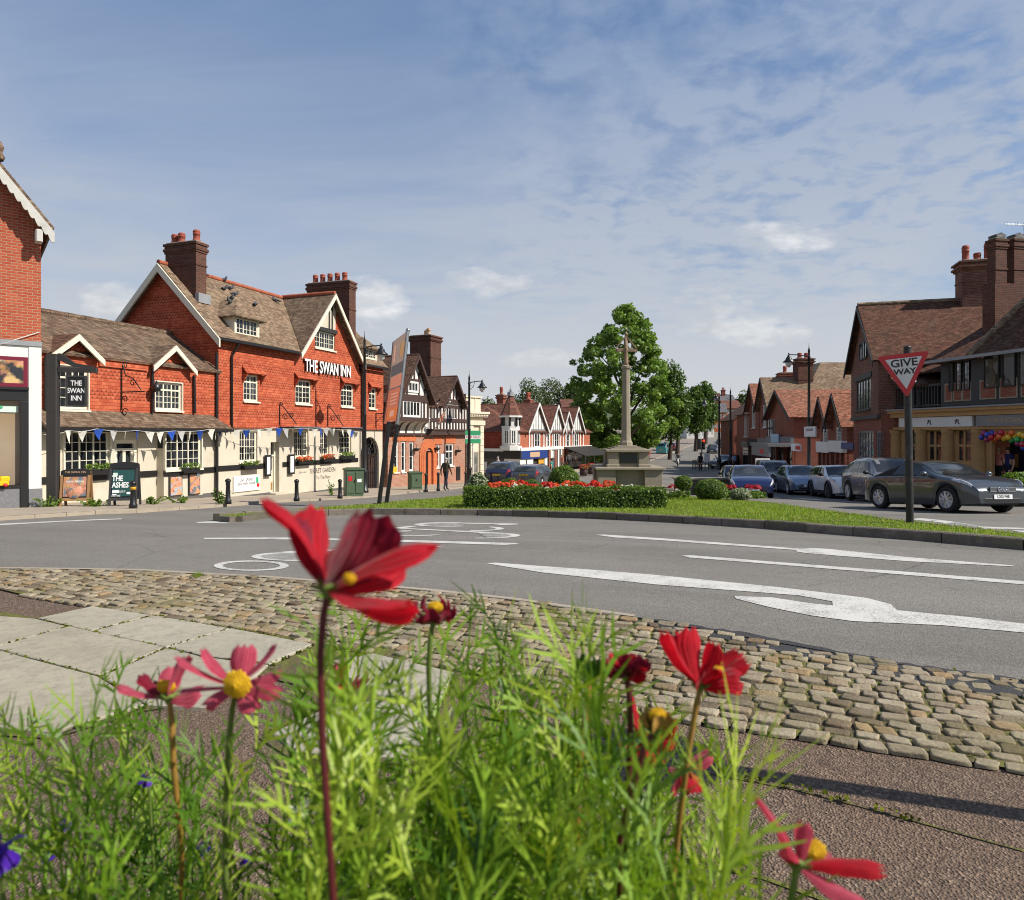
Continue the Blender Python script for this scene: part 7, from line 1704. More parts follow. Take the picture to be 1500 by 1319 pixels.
    for q in (c.xf,c.xr):
        for sd in (1,-1):
            w=bpy.data.objects.new('wheel',None); COL.objects.link(w); w.empty_display_size=.2
            w.parent=t; w.location=(q,sd*(c.hw(q)-.115),c.wr); w.rotation_euler=(0,0,0 if sd>0 else PI)
            if proto is None:
                Rm=Matrix.Rotation(-PI/2,4,'X'); r=c.wr; ri=r*.68
                mb=MB(); mb.lathe([(ri,-.09),(r*.93,-.1),(r,-.06),(r,.06),(r*.93,.1),(ri,.092),(ri,.05)],(0,0,0),28,True,Rm); ty=mb.ob('tyre',M['rubber'],w)
                mb=MB(); mb.lathe([(ri,.095),(ri*.94,.1),(ri*.9,.06),(ri*.9,-.06),(.02,-.06)],(0,0,0),24,True,Rm); mb.mi=1; mb.lathe([(ri*.88,.02),(.001,.021)],(0,0,0),20,True,Rm); mb.mi=0
                ns=c.spokes
                for k in range(ns):
                    a=2*PI*k/ns
                    for da in (-.07,.07):
                        p=[(.05*math.cos(a+da*3),.085,.05*math.sin(a+da*3)),(ri*.93*math.cos(a+da),.09,ri*.93*math.sin(a+da))]
                        mb.tube(p,[.02,.014],5)
                mb.lathe([(.07,.05),(.07,.095),(.001,.1)],(0,0,0),12,True,Rm); rm=mb.ob('rim',[M[rim],M['plastic_black']],w); proto=(ty,rm)
            else:
                for o in proto: d=o.copy(); COL.objects.link(d); d.parent=w
    return t,c
M['rim']=plain('silver_alloy',(.55,.56,.57),.3,.05,8,0,metal=.8); M['rim_dark']=plain('dark_alloy',(.05,.05,.055),.35,.1,8,0,metal=.5)
M['soft_top']=plain('black_canvas',(.02,.02,.02),.9,.2,20,.3)
def m_lamp(name,c,r=.08):
    t=NT(name); v=t.n('ShaderNodeTexVoronoi',Vector=t.obj(),Scale=22.0); col=t.mix(v.outputs['Distance'],V3(c,1.0),V3(c,.45)); return t.out(t.pbr(col,r,None,Coat__Weight=1.0,Coat__Roughness=.02))
M['lamp_clear']=m_lamp('headlamp_glass',(.62,.63,.64)); M['lamp_red']=m_lamp('tail_lamp_red',(.4,.012,.012)); M['plate_y']=plain('yellow_plate',(.62,.42,.03),.4,.03,3,0)
def spec(L,W,H,wb,wr,top,belt,ws,rw,side,**k):
    d=dict(L=L,W=W,H=H,wb=wb,wr=wr,top=top,belt=belt,ws=ws,rw=rw,side=side,off=0.02,sill=.2,roofw=.74,nose=.28,tail=.22,spokes=9,hl=(L/2-.42,L/2-.03,1.75,2.35),tl=.3,grille=(.42,.6,.8),plz=.42,plzr=.75); d.update(k); return d
TT=spec(4.04,1.79,1.35,2.42,.33,[(-2.02,.62),(-1.95,.86),(-1.75,.93),(-1.3,1.0),(-.95,1.16),(-.45,1.33),(.0,1.35),(.3,1.28),(.62,1.1),(.95,.98),(1.4,.92),(1.75,.83),(1.95,.7),(2.02,.52)],[(-2.1,.82),(-1.2,.93),(0,.92),(1,.9),(2.1,.74)],(.98,.22),(-1.3,-.75),[(-.6,.78,-.45,.3,'side_window')],grille=(.53,.66,.78),plz=.42,spokes=9,hl=(1.42,1.9,1.78,2.55),nose=.26)
SUV=spec(4.5,1.86,1.62,2.67,.37,[(-2.25,.75),(-2.2,1.02),(-1.95,1.18),(-1.6,1.5),(-1.0,1.61),(.1,1.63),(.45,1.54),(.75,1.32),(1.05,1.1),(1.6,1.03),(2.0,.94),(2.2,.78),(2.25,.55)],[(-2.3,1.02),(-1.2,1.05),(0,1.0),(1,.97),(2.3,.85)],(1.08,.42),(-2.02,-1.6),[(-.25,.85,-.2,.42,'front_side_window'),(-1.2,-.33,-1.15,-.28,'rear_side_window'),(-1.75,-1.3,-1.5,-1.25,'quarter_window')],sill=.26,grille=(.55,.85,.9),plz=.5,roofw=.76,spokes=10)
MINI=spec(3.98,1.73,1.45,2.57,.33,[(-1.99,.65),(-1.94,.95),(-1.85,1.15),(-1.6,1.4),(-1.1,1.45),(.2,1.44),(.45,1.38),(.72,1.12),(.9,.98),(1.5,.93),(1.85,.82),(1.96,.6),(1.99,.5)],[(-2,.98),(0,.95),(1,.92),(2,.8)],(.92,.45),(-1.86,-1.62),[(-.1,.72,-.08,.42,'front_side_window'),(-.98,-.18,-.95,-.16,'rear_side_window'),(-1.55,-1.06,-1.45,-1.02,'quarter_window')],roofw=.82,grille=(.4,.66,.75),plz=.42,hl=(1.45,1.86,1.75,2.5),nose=.3)
HATCH=spec(4.05,1.74,1.45,2.55,.32,[(-2.02,.6),(-1.97,.9),(-1.85,1.05),(-1.5,1.36),(-.9,1.44),(.05,1.44),(.35,1.38),(.75,1.14),(1.05,.97),(1.55,.88),(1.9,.74),(2.02,.48)],[(-2,.96),(0,.92),(1,.88),(2,.72)],(1.1,.32),(-1.87,-1.48),[(-.15,.85,-.12,.35,'front_side_window'),(-1.05,-.23,-1.0,-.2,'rear_side_window')],grille=(.36,.52,.8),plz=.46,hl=(1.4,1.93,1.72,2.45))
REN=spec(4.25,1.79,1.45,2.65,.33,[(-2.12,.65),(-2.08,.95),(-1.9,1.05),(-1.5,1.3),(-.9,1.44),(.1,1.45),(.45,1.37),(.9,1.12),(1.25,.96),(1.7,.86),(2.0,.72),(2.12,.5)],[(-2.1,.98),(0,.93),(1.2,.88),(2.1,.7)],(1.28,.4),(-1.92,-1.4),[(-.1,.95,-.08,.42,'front_side_window'),(-1.05,-.18,-1.0,-.16,'rear_side_window')],grille=(.5,.6,.7),plz=.4,hl=(1.45,2.04,1.65,2.5),nose=.22)
MPV=spec(4.5,1.84,1.72,2.8,.34,[(-2.25,.8),(-2.2,1.2),(-2.05,1.5),(-1.8,1.68),(-1,1.73),(.3,1.7),(.7,1.58),(1.15,1.25),(1.45,1.07),(1.9,.95),(2.2,.75),(2.25,.55)],[(-2.3,1.1),(0,1.03),(1.2,.98),(2.3,.8)],(1.42,.62),(-2.2,-1.9),[(.05,1.1,.08,.6,'front_side_window'),(-.95,-.03,-.92,0,'rear_side_window'),(-1.9,-1.05,-1.8,-1.02,'quarter_window')],roofw=.78,grille=(.5,.7,.8),plz=.45)
VAN=spec(4.3,1.76,1.85,2.7,.33,[(-2.15,.8),(-2.12,1.5),(-2.0,1.8),(-1.5,1.85),(.4,1.83),(.8,1.7),(1.2,1.3),(1.45,1.08),(1.9,.95),(2.1,.7),(2.15,.5)],[(-2.2,1.1),(0,1.08),(1.2,1.0),(2.2,.8)],(1.42,.72),(-2.13,-2.03),[(.1,1.15,.12,.72,'front_side_window'),(-1.7,.0,-1.68,.05,'rear_side_window')],roofw=.84,grille=(.5,.66,.7),tail=.08)
EST=spec(4.65,1.81,1.48,2.81,.33,[(-2.32,.65),(-2.28,.98),(-2.18,1.05),(-1.9,1.34),(-1.2,1.46),(.0,1.46),(.3,1.4),(.75,1.14),(1.05,.99),(1.8,.9),(2.2,.75),(2.32,.5)],[(-2.3,.97),(0,.93),(1.1,.9),(2.3,.75)],(1.1,.28),(-2.2,-1.88),[(-.15,.85,-.12,.32,'front_side_window'),(-1.1,-.23,-1.08,-.2,'rear_side_window'),(-1.85,-1.18,-1.7,-1.16,'quarter_window')],tl=.34,plzr=.82,tail=.12)
def gp(px,py,dz=0): return tuple(gpx(px,py,dz))
C1=paint('dark_grey_metallic',(.055,.064,.072),.55,.32); C2=paint('taupe_metallic',(.27,.25,.23),.5,.3); C3=paint('white_car_paint',(.74,.74,.74),.0,.3); C4=paint('steel_blue_metallic',(.2,.26,.36),.5,.3); C5=paint('black_car_paint',(.012,.012,.014),.1,.28); C6=paint('royal_blue_metallic',(.008,.014,.075),.2,.28); C7=paint('navy_car_paint',(.012,.016,.045),.2,.3); C8=paint('slate_grey_metallic',(.07,.08,.095),.4,.3); C9=paint('turquoise_van_paint',(.06,.36,.36),.0,.4); C10=paint('red_car_paint',(.35,.02,.02),0,.3); C11=paint('brown_car_paint',(.05,.035,.03),.3,.3); C12=paint('silver_car_paint',(.35,.36,.37),.5,.3)
def slope_pitch(t,head):
    """tip the car to follow the road"""
    x,y,z=t.location; h=Vector(head).normalized(); dz=(g(y+h.y*1.2)-g(y-h.y*1.2))/2.4
    a=math.atan2(head[1],head[0]); rx=(g(y+.7)-g(y-.7))/1.4
    t.rotation_mode='XYZ'; M3=Matrix.Rotation(a,3,'Z'); up=Vector((0,-rx,1)).normalized(); f=M3@Vector((1,0,0)); f=(f-up*f.dot(up)).normalized(); l=up.cross(f)
    t.rotation_euler=Matrix((f,l,up)).transposed().to_euler()
def place(name,label,cat,sp,m,X,Y,head,**k):
    t,c=build_car(name,label,cat,sp,m,(X,Y,g(Y)),head,**k); slope_pitch(t,head); return t,c
# near right: convertible
rw_=Vector(gp(1274,744.5)); fw_=Vector(gp(1394,752)); h=(fw_-rw_); h.z=0; hd=h.normalized()
mid=(rw_+fw_)/2; off=Vector((-hd.y,hd.x,0))*-.0
side=Vector((hd.y,-hd.x,0))           # towards the camera side
ctr=mid-side*.78
tt,c=place('convertible_car','dark grey two door convertible with a black soft top parked beside the give way sign','car',TT,C1,ctr.x+.15,ctr.y,(hd.x,hd.y),plate='LD03 FHB',soft=True)
mb=MB(); L=TT['L']/2
for k in range(4): mb.lathe([(.045,-.006),(.055,0),(.045,.006),(.04,0),(.045,-.006)],(L+.035,-.105+.07*k,.6),14,True,Matrix.Rotation(PI/2,4,'Y'))
mb.ob('ring_badge',M['chrome'],tt)
place('suv_car','taupe brown suv parked behind the dark grey convertible','car',SUV,C2,13.75,25.0,(-.1,-.995),rim='rim',seed=1)
place('small_car','white hatchback with black wheel arches parked behind the taupe suv','car',MINI,C3,14.4,30.0,(-.15,-.99),roofm=C12,arch=M['plastic_black'],rim='rim_dark',seed=1)
place('hatchback_car','steel blue hatchback parked behind the white one','car',HATCH,C4,14.4,34.2,(-.17,-.985),plate=None,seed=1)
place('people_carrier','black people carrier parked behind the steel blue hatchback','car',MPV,C5,14.75,38.6,(-.25,-.97),seed=1)
Yr=31.2; place('hatchback_car','royal blue hatchback driving towards the grass island','car',REN,C6,(1097-CX)/F*Yr,Yr,(-.25,-.97),plate='MA05 YTX',seed=1)
Yq=37.5; place('hatchback_car','dark brown car following close behind the royal blue hatchback','car',HATCH,C11,(1080-CX)/F*Yq,Yq,(-.22,-.97),seed=1)
Yb=43.5; place('estate_car','slate grey estate car seen from behind beyond the flower bed','car',EST,C8,(786-CX)/F*Yb,Yb,(.38,.92),plate='GU16 XBD',seed=1)
Yb=46.5; place('suv_car','navy blue suv seen from behind, left of the slate grey estate','car',SUV,C7,(744-CX)/F*Yb,Yb,(.34,.94),seed=1)
place('saloon_car','black car waiting beside the traffic light','car',EST,C5,(1064-CX)/F*73,73,(-.75,-.66),seed=1)
Yv=112; place('camper_van','small turquoise van parked under the trees up the road','van',VAN,C9,(968-CX)/F*Yv,Yv-2,(.38,.92),seed=1)
place('hatchback_car','red car parked just beyond the turquoise van','car',HATCH,C10,(985-CX)/F*122,122,(.4,.91),seed=1)
for px,Y,m,lab in ((1044,112,C5,'black car coming down the hill road beyond the traffic light'),(1056,132,C7,'dark suv parked on the right of the hill road'),(1062,150,C12,'silver car parked higher up the right of the hill road')):
    place('hatchback_car' if Y<120 else 'suv_car',lab,'car',HATCH if Y<120 else SUV,m,(px-CX)/F*Y,Y,(-.35,-.94),seed=1)
place('delivery_van','white van high up the hill road','van',VAN,C3,(1066-CX)/F*172,172,(-.3,-.95),seed=1)
# ================================================================ people
SKIN=plain('skin',(.5,.28,.19),.5,.06,6,.05)
def cloth(name,c): return plain(name,c,.85,.15,8,.3)
CL={k:cloth(n,c) for k,n,c in (('olive','olive_jacket',(.045,.042,.022)),('navy','navy_cloth',(.012,.014,.03)),('white','white_cloth',(.62,.62,.6)),('teal','teal_cloth',(.03,.2,.19)),('grey','grey_cloth',(.12,.12,.13)),('sky','pale_blue_cloth',(.28,.4,.6)),('black','black_cloth',(.012,.012,.014)),('red','red_cloth',(.38,.03,.04)),('pink','coral_cloth',(.5,.15,.12)),('blue','deep_blue_cloth',(.015,.02,.1)),('khaki','khaki_cloth',(.25,.2,.13)),('hair_g','grey_hair',(.35,.33,.31)),('hair_b','brown_hair',(.05,.03,.02)),('hair_f','fair_hair',(.35,.25,.14)),('shoe','dark_shoes',(.02,.018,.016)))}
def person(loc,head,H,label,top,legs,hair='hair_b',pose='stand',arms='skin',seed=0,group='people in the street'):
    t=thing('person',label,'person',loc,head,group); k=H/1.75; r=random.Random(seed)
    st={'stand':(.03,-.03),'walk':(.24,-.2),'sit':(.0,.0)}[pose]
    V=[];Ed=[];Rd=[];Tg=[]
    def add(p,rad,tg,par=None):
        V.append(Vector(p)*k); Rd.append(rad*k if not isinstance(rad,tuple) else (rad[0]*k,rad[1]*k)); Tg.append(tg)
        if par is not None: Ed.append((par,len(V)-1))
        return len(V)-1
    zp=.95 if pose!='sit' else .8
    dz=zp-.95; lean=.16 if pose=='sit' else 0
    pe=add((0,0,zp),(.15,.115),1); sp=add((.01+lean*.3,0,1.1+dz),(.145,.105),0,pe); ch=add((.0+lean*.8,0,1.3+dz),(.165,.115),0,sp); nb=add((-.01+lean,0,1.44+dz),(.09,.07),0,ch); nk=add((.0+lean,0,1.5+dz),(.055,.055),2,nb); hd=add((.03+lean,0,1.6+dz),(.075,.085),2,nk); hc=add((.015+lean,0,1.69+dz),(.075,.088),3,hd)
    nose=add((.125+lean,0,1.6+dz),.014,2,hd)
    for s,sw in ((1,st[0]),(-1,st[1])):
        sh=add((0+lean*.9,s*.175,1.4+dz),.07,0,ch)
        if pose=='sit': el=add((.2,s*.26,1.18+dz),.047,0,sh); wr=add((.45,s*.24,1.12+dz),.034,0,el)
        else: el=add((-sw*.35-.02,s*.235,1.13),.047,0 if arms!='bare' else 2,sh); wr=add((-sw*.7+.06,s*.235,.9),.033,2 if arms=='bare' else 0,el)
        d=Vector((.3,0,-1)).normalized() if pose!='sit' else Vector((1,0,-.15))
        W=V[wr]/k; pm=add(W+d*.055,(.03,.018),2,wr)
        for f in range(4): q=W+d*.085+Vector((.028-.018*f,0,0)); a=add(q,.009,2,pm); add(q+d*(.055-.006*abs(f-1.3))+Vector((.006,-s*.012,0)),.0075,2,a)
        a=add(W+d*.045+Vector((.035,-s*.012,0)),.010,2,pm); add(W+d*.085+Vector((.05,-s*.02,0)),.008,2,a)
        if pose=='sit': hp=add((.05,s*.1,zp-.03),.095,1,pe); kn=add((.42,s*.17,.72),.065,1,hp); an=add((.3,s*.16,.3),.045,1,kn); to=add((.48,s*.17,.27),.036,4,an)
        else: hp=add((sw*.12,s*.09,.88),.092,1,pe); kn=add((sw*.75+.03,s*.1,.5),.062,1,hp); an=add((sw*1.25-.06,s*.1,.09+(.05 if sw<-.1 else 0)),.042,1,kn); to=add((sw*1.25+.12,s*.11,.035),.036,4,an)
    me=bpy.data.meshes.new('tmp'); me.from_pydata([tuple(v) for v in V],Ed,[]); o=bpy.data.objects.new('tmp',me); COL.objects.link(o)
    md=o.modifiers.new('skin','SKIN'); md.use_smooth_shade=True; ss=o.modifiers.new('s','SUBSURF'); ss.levels=1; ss.render_levels=1
    sv=me.skin_vertices[0].data
    for i in range(len(V)): sv[i].radius=Rd[i] if isinstance(Rd[i],tuple) else (Rd[i],Rd[i]); sv[i].use_root=(i==0)
    bpy.context.view_layer.update(); dg=bpy.context.evaluated_depsgraph_get(); m2=bpy.data.meshes.new_from_object(o.evaluated_get(dg)); bpy.data.objects.remove(o); m2.name='body'
    m2.materials.clear()
    for m in (CL[top],CL[legs],SKIN,CL[hair],CL['shoe']): m2.materials.append(m)
    for f in m2.polygons:
        c=f.center; i=min(range(len(V)),key=lambda q:(V[q]-c).length_squared-(.002 if Tg[q] in (0,1) else 0)); tg=Tg[i]
        if tg in (2,3) and (V[hd]-c).length<.2*k: tg=3 if (c.x<V[hd].x-.02*k and c.z>V[nk].z+.03*k) or c.z>V[hd].z+.085*k else 2
        f.material_index=tg; f.use_smooth=True
    b=bpy.data.objects.new('body',m2); COL.objects.link(b); b.parent=t
    mb=MB(); mb.ball(V[hd]+Vector((-.02,0,.055))*k,.105*k,10,(.98,.88,.8)); h=mb.ob('hair' if pose!='sit' else 'helmet',CL[hair],t)
    mb=MB()
    for s in (-1,1): mb.ball(V[hd]+Vector((.085,s*.033,.025))*k,.014*k,6); mb.ball(V[hd]+Vector((-.0,s*.092,.0))*k,.024*k,6,(.8,.4,1.2))
    mb.ob('eye',SKIN,t) if False else None
    mb=MB(); 
    for s in (-1,1): mb.ball(V[hd]+Vector((.088,s*.033,.022))*k,.013*k,6)
    mb.box((V[hd].x+.088*k),(V[hd].x+.1*k),-.025*k,.025*k,V[hd].z-.055*k,V[hd].z-.047*k); mb.ob('face_features',CL['hair_b'],t)
    return t
def pp(px,py,Y=None,dz=.09):
    if Y is None: return tuple(gpx(px,py,dz))
    return ((px-CX)/F*Y,Y,g(Y)+dz)
p=gpx(653,719,.09); person(tuple(p),R(60),1.76,'man in an olive jacket and dark trousers walking past the orange brick house','olive','navy','hair_g','walk')
person(pp(729.5,0,58,.05),R(200),1.72,'person in a white shirt standing by the shop left of the navy suv','white','khaki','hair_g','stand','bare',2)
person(pp(808,0,52,.05),R(150),1.72,'person in a teal shirt walking just right of the slate grey estate car','teal','navy','hair_b','walk','bare',3)
person(pp(823,0,66,.09),R(30),1.6,'person in a coral top outside the terrace behind the tall clipped dome','pink','khaki','hair_f','stand','bare',4)
person(pp(833,0,68,.09),R(80),1.75,'person in grey with dark hair outside the veranda of the terrace','grey','black','hair_b','walk','skin',5)
person(pp(842.5,0,70,.09),R(-60),1.72,'person in a white top near the end of the terrace','white','grey','hair_b','stand','bare',6)
person(pp(950,0,82,.09),R(100),1.7,'person in a red top walking right of the memorial on the far pavement','red','grey','hair_b','walk','bare',7)
person(pp(1075.5,0,66,.05),R(-80),1.78,'person in a pale blue shirt walking on the right of the hill road','sky','navy','hair_b','walk','bare',8)
person(pp(1026,0,66,.1),R(-100),1.75,'person in black waiting beside the traffic light','black','black','hair_b','stand','skin',9)
def inside(u,v,label,top,legs,hair,hd,seed):
    f=GB; z=-.12
    return person((f.X+u*f.ux-v*f.uy,f.Y+u*f.uy+v*f.ux,g(22)+.1),hd,1.7,label,top,legs,hair,'stand','bare',seed)
inside(GB.u(1463,.4),.4,'person with fair hair in a coral top at the dark doorway under the balloons','pink','black','hair_f',R(20),11)
inside(GB.u(1477,.5),.5,'person in deep blue clothes at the dark doorway under the balloons','blue','navy','hair_b',R(190),12)
def motorbike():
    X,Y=(993-CX)/F*78,78.0; z=g(Y); hd=R(-105); t=thing('motorcycle','small white scooter ridden towards the camera up the road','motorcycle',(X,Y,z),hd); 
    Rm=Matrix.Rotation(PI/2,4,'X')
    for x in (-.62,.68):
        w=bpy.data.objects.new('wheel',None); COL.objects.link(w); w.parent=t; w.location=(x,0,.28); mb=MB(); mb.lathe([(.19,-.05),(.26,-.055),(.28,-.02),(.28,.02),(.26,.055),(.19,.05)],(0,0,0),18,True,Rm); mb.ob('tyre',M['rubber'],w); mb=MB(); mb.lathe([(.19,-.03),(.05,-.04),(.05,.04),(.19,.03)],(0,0,0),14,True,Rm); mb.ob('rim',M['rim'],w)
    mb=MB(); mb.tube([(-.75,0,.55),(-.4,0,.62),(-.1,0,.45),(.2,0,.3),(.42,0,.45),(.5,0,.85)],[.1,.17,.14,.12,.16,.1],10); mb.tube([(.68,0,.58),(.52,0,.95)],.05,8); mb.ob('body_shell',M['white_paint'],t)
    mb=MB(); mb.bbox(-.75,-.05,-.14,.14,.66,.78,.03); mb.ob('seat',M['plastic_black'],t)
    mb=MB(); mb.tube([(.45,-.34,1.0),(.5,0,.98),(.45,.34,1.0)],.02,6); mb.tube([(.45,.3,1.0),(.4,.38,1.2)],.008,5); mb.tube([(.45,-.3,1.0),(.4,-.38,1.2)],.008,5); mb.ball((.4,.4,1.22),.05,6); mb.ball((.4,-.4,1.22),.05,6); mb.ob('handlebar',M['iron'],t)
    mb=MB(); mb.ball((.6,0,.88),.09,8,(.6,1,1)); mb.ob('headlight',M['lamp_clear'],t)
    person((X-.2*math.cos(hd),Y-.2*math.sin(hd),z+.02),hd,1.72,'rider in grey with a dark helmet sitting on the scooter','grey','black','black','sit','skin',13,'people in the street')
motorbike()
# ================================================================ vegetation
def cards(pts,nrm,size,rs,asp=.62,jit=.9,curl=.15):
    """leaf-shaped six-point cards at pts, facing nrm loosely"""
    n=len(pts); N=nrm+rs.randn(n,3)*jit; N/= np.linalg.norm(N,axis=1,keepdims=True)+1e-9
    a=rs.randn(n,3); T=np.cross(N,a); T/=np.linalg.norm(T,axis=1,keepdims=True)+1e-9; B=np.cross(N,T)
    s=(size*rs.uniform(.6,1.25,n))[:,None]; w=s*asp*.5
    P=pts; V=np.stack([P-T*s*.5,P-T*s*.12+B*w+N*s*curl*.4,P+T*s*.22+B*w*.75+N*s*curl*.3,P+T*s*.5-N*s*curl,P+T*s*.22-B*w*.75+N*s*curl*.3,P-T*s*.12-B*w+N*s*curl*.4],1).reshape(-1,3)
    F_=np.arange(n*6).reshape(n,6)
    return V,F_
def cloudmesh(name,V,F_,m,parent=None):
    me=bpy.data.meshes.new(name); k=F_.shape[1]; me.vertices.add(len(V)); me.vertices.foreach_set('co',V.astype(np.float32).ravel()); me.loops.add(F_.size); me.loops.foreach_set('vertex_index',F_.astype(np.int32).ravel()); me.polygons.add(len(F_)); me.polygons.foreach_set('loop_start',np.arange(0,F_.size,k,dtype=np.int32)); me.polygons.foreach_set('loop_total',np.full(len(F_),k,dtype=np.int32)); me.update(calc_edges=True); me.validate()
    me.materials.append(m); o=bpy.data.objects.new(name,me); COL.objects.link(o)
    if parent: o.parent=parent
    return o
def clump_pts(cl,n,rs,shell=.55):
    """n points over ellipsoid clumps (cx,cy,cz,rx,ry,rz): mostly near the skin"""
    cl=np.array(cl); w=(cl[:,3]*cl[:,5]); idx=rs.choice(len(cl),n,p=w/w.sum()); d=rs.randn(n,3); d/=np.linalg.norm(d,axis=1,keepdims=True); r=(shell+(1-shell)*rs.rand(n)**.7)*(1+rs.randn(n)*.08)
    c=cl[idx]; return c[:,:3]+d*c[:,3:]*r[:,None], d
M['leaf_tree']=leafmat('lime_tree_leaf',(.08,.16,.024),(.25,.37,.075),.4,.45,.6)
M['leaf_dark']=leafmat('dark_tree_leaf',(.04,.088,.014),(.095,.16,.024),.3,.5,.5)
M['leaf_far']=leafmat('distant_leaf',(.055,.088,.03),(.11,.15,.05),.25,.6,.2)
M['leaf_box']=leafmat('box_leaf',(.045,.10,.013),(.15,.23,.03),.3,.4,5.0)
M['leaf_dome']=leafmat('clipped_shrub_leaf',(.06,.13,.015),(.17,.25,.03),.3,.4,5.0)
M['leaf_pale']=leafmat('pale_silver_leaf',(.22,.27,.15),(.36,.4,.25),.25,.6,6)
M['leaf_weed']=leafmat('weed_leaf',(.08,.16,.02),(.2,.3,.05),.4,.5,5)
M['conifer']=leafmat('conifer_needles',(.012,.03,.012),(.03,.055,.02),.1,.6,.4)
M['bark']=plain('brown_bark',(.07,.05,.035),.9,.4,5,.8,.03)
M['core']=plain('shaded_foliage_core',(.012,.025,.006),.95,.3,3,.5)  # solid filler coloured near black as the shade inside the leaves
def tree(X,Y,clumps,trunk_h,tr,n,size,m,label,seed=1,name='tree',jit=.8):
    """clumps relative to the trunk foot"""
    rs=np.random.RandomState(seed); r=random.Random(seed); zb=g(Y); t=thing(name,label,'tree',(X,Y,zb),0,'trees along the street')
    pts,d=clump_pts(clumps,n,rs); nr=d*.7+np.array([0,0,.55]); V,F_=cards(pts,nr,size,rs,.72,jit); cloudmesh('crown',V,F_,m,t)
    mb=MB(); top=max(c[2] for c in clumps); mb.tube([(0,0,-.2),(.03*trunk_h,0,trunk_h*.5),(0,.02*trunk_h,trunk_h),(.05,0,trunk_h+(top-trunk_h)*.6)],[tr*1.25,tr,tr*.85,tr*.3],10)
    for c in r.sample(list(clumps),min(14,len(clumps))):
        z0=trunk_h*.8+r.random()*max(.2,(c[2]-trunk_h*.9))*.5; z0=min(z0,c[2]); a=Vector((0,0,z0)); b=Vector(c[:3]); q=a.lerp(b,.55)+Vector((0,0,.12*(b-a).length)); mb.tube([a,q,b],[tr*.45,tr*.28,tr*.08],6)
    mb.ob('trunk',M['bark'],t); return t
def env_clumps(prof,x0,yb,Y,n,r,seed,cr=(1.0,1.7),dep=1.0):
    """clumps filling a rounded crown whose outline half-widths are given by photo rows"""
    s=Y/F; rr=random.Random(seed); ys=[p[0] for p in prof]; out=[]; zb=g(Y); tries=0
    while len(out)<n and tries<9000:
        tries+=1; y=rr.uniform(ys[0],ys[-1]); hl=lin([(a,b) for a,b,*_ in prof],y); hr=lin([(p[0],p[2] if len(p)>2 else p[1]) for p in prof],y); q=rr.uniform(-1,1); 
        e=rr.uniform(-1,1)
        if q*q+e*e>1: continue
        c=rr.uniform(*cr); hw_=(hr if q>0 else hl)*s; rx=max(.0,hw_-c*.55); q=math.copysign(abs(q)**.7,q); 
        if rr.random()>(hl+hr)/(2*max(p[1] for p in prof))*1.1: continue
        out.append((q*rx,e*rx*dep,CZ+(HY-y)*s-zb,c,c,c*.82))
    return out
prof=[(449,4),(460,20),(474,44,34),(488,42,56),(502,62,42),(518,72,62),(532,88,54),(550,78,68),(568,92,66),(590,82,80),(612,90,82),(630,82,70),(648,78,42),(668,68,18),(690,46,0)]
Yt=84; tree((917-CX)/F*Yt,Yt,env_clumps(prof,917,690,Yt,300,r=1,seed=14,cr=(.4,1.05)),3.0,.38,40000,.34,M['leaf_tree'],'tall broad green tree standing behind the war memorial cross',5)
def simple_tree(px0,px1,py0,py1,Y,n,label,seed,m='leaf_dark',size=.35,th=None,name='tree'):
    s=Y/F; xc=(px0+px1)/2; hw=(px1-px0)/2; p=[(py0,hw*.15),(py0+(py1-py0)*.12,hw*.55),(py0+(py1-py0)*.35,hw*.9),(py0+(py1-py0)*.62,hw),(py0+(py1-py0)*.85,hw*.85),(py1,hw*.5)]
    H=(py1-py0)*s; cl=env_clumps(p,xc,py1,Y,60,1,seed,(H*.09,H*.2)); X=(xc-CX)/F*Y; z1=CZ+(HY-py1)*s-g(Y); return tree(X,Y,cl,max(.5,z1+H*.15),.25*s/.09,n,size*s/.09,M[m],label,seed,name)
simple_tree(950,1012,540,636,93,9000,'dark green tree just right of the tallest tree on the street',21)
simple_tree(996,1042,570,629,118,7000,'rounded dark tree on a bare trunk by the white cottage',22)
simple_tree(1014,1052,566,624,145,5000,'dark tree farther up the hill in front of the red roofed house',23)
simple_tree(976,1008,585,632,108,5000,'shaded dark tree over the turquoise van',24)
simple_tree(922,952,620,672,96,4000,'low dark tree between the memorial shaft and the road',26)
simple_tree(858,898,622,692,88,4500,'leafy tree low on the left of the tallest tree',25,'leaf_tree')
simple_tree(742,806,564,650,180,9000,'dark wooded tree on the skyline right of the turret',31,'leaf_far',.26)
simple_tree(770,852,558,655,190,12000,'broad tree on the skyline above the white gables',32,'leaf_far',.26)
simple_tree(812,880,562,650,185,9000,'tree on the skyline left of the tallest street tree',33,'leaf_far',.3)
simple_tree(700,730,588,640,150,3500,'tree top showing above the brown roof left of the turret',34,'leaf_far',.3)
simple_tree(1076,1106,577,640,240,3500,'tree on the hilltop left of the corner shop chimney',35,'leaf_far',.3)
simple_tree(1020,1045,575,640,225,3500,'tree on the hilltop left of the conifer',36,'leaf_far',.3)
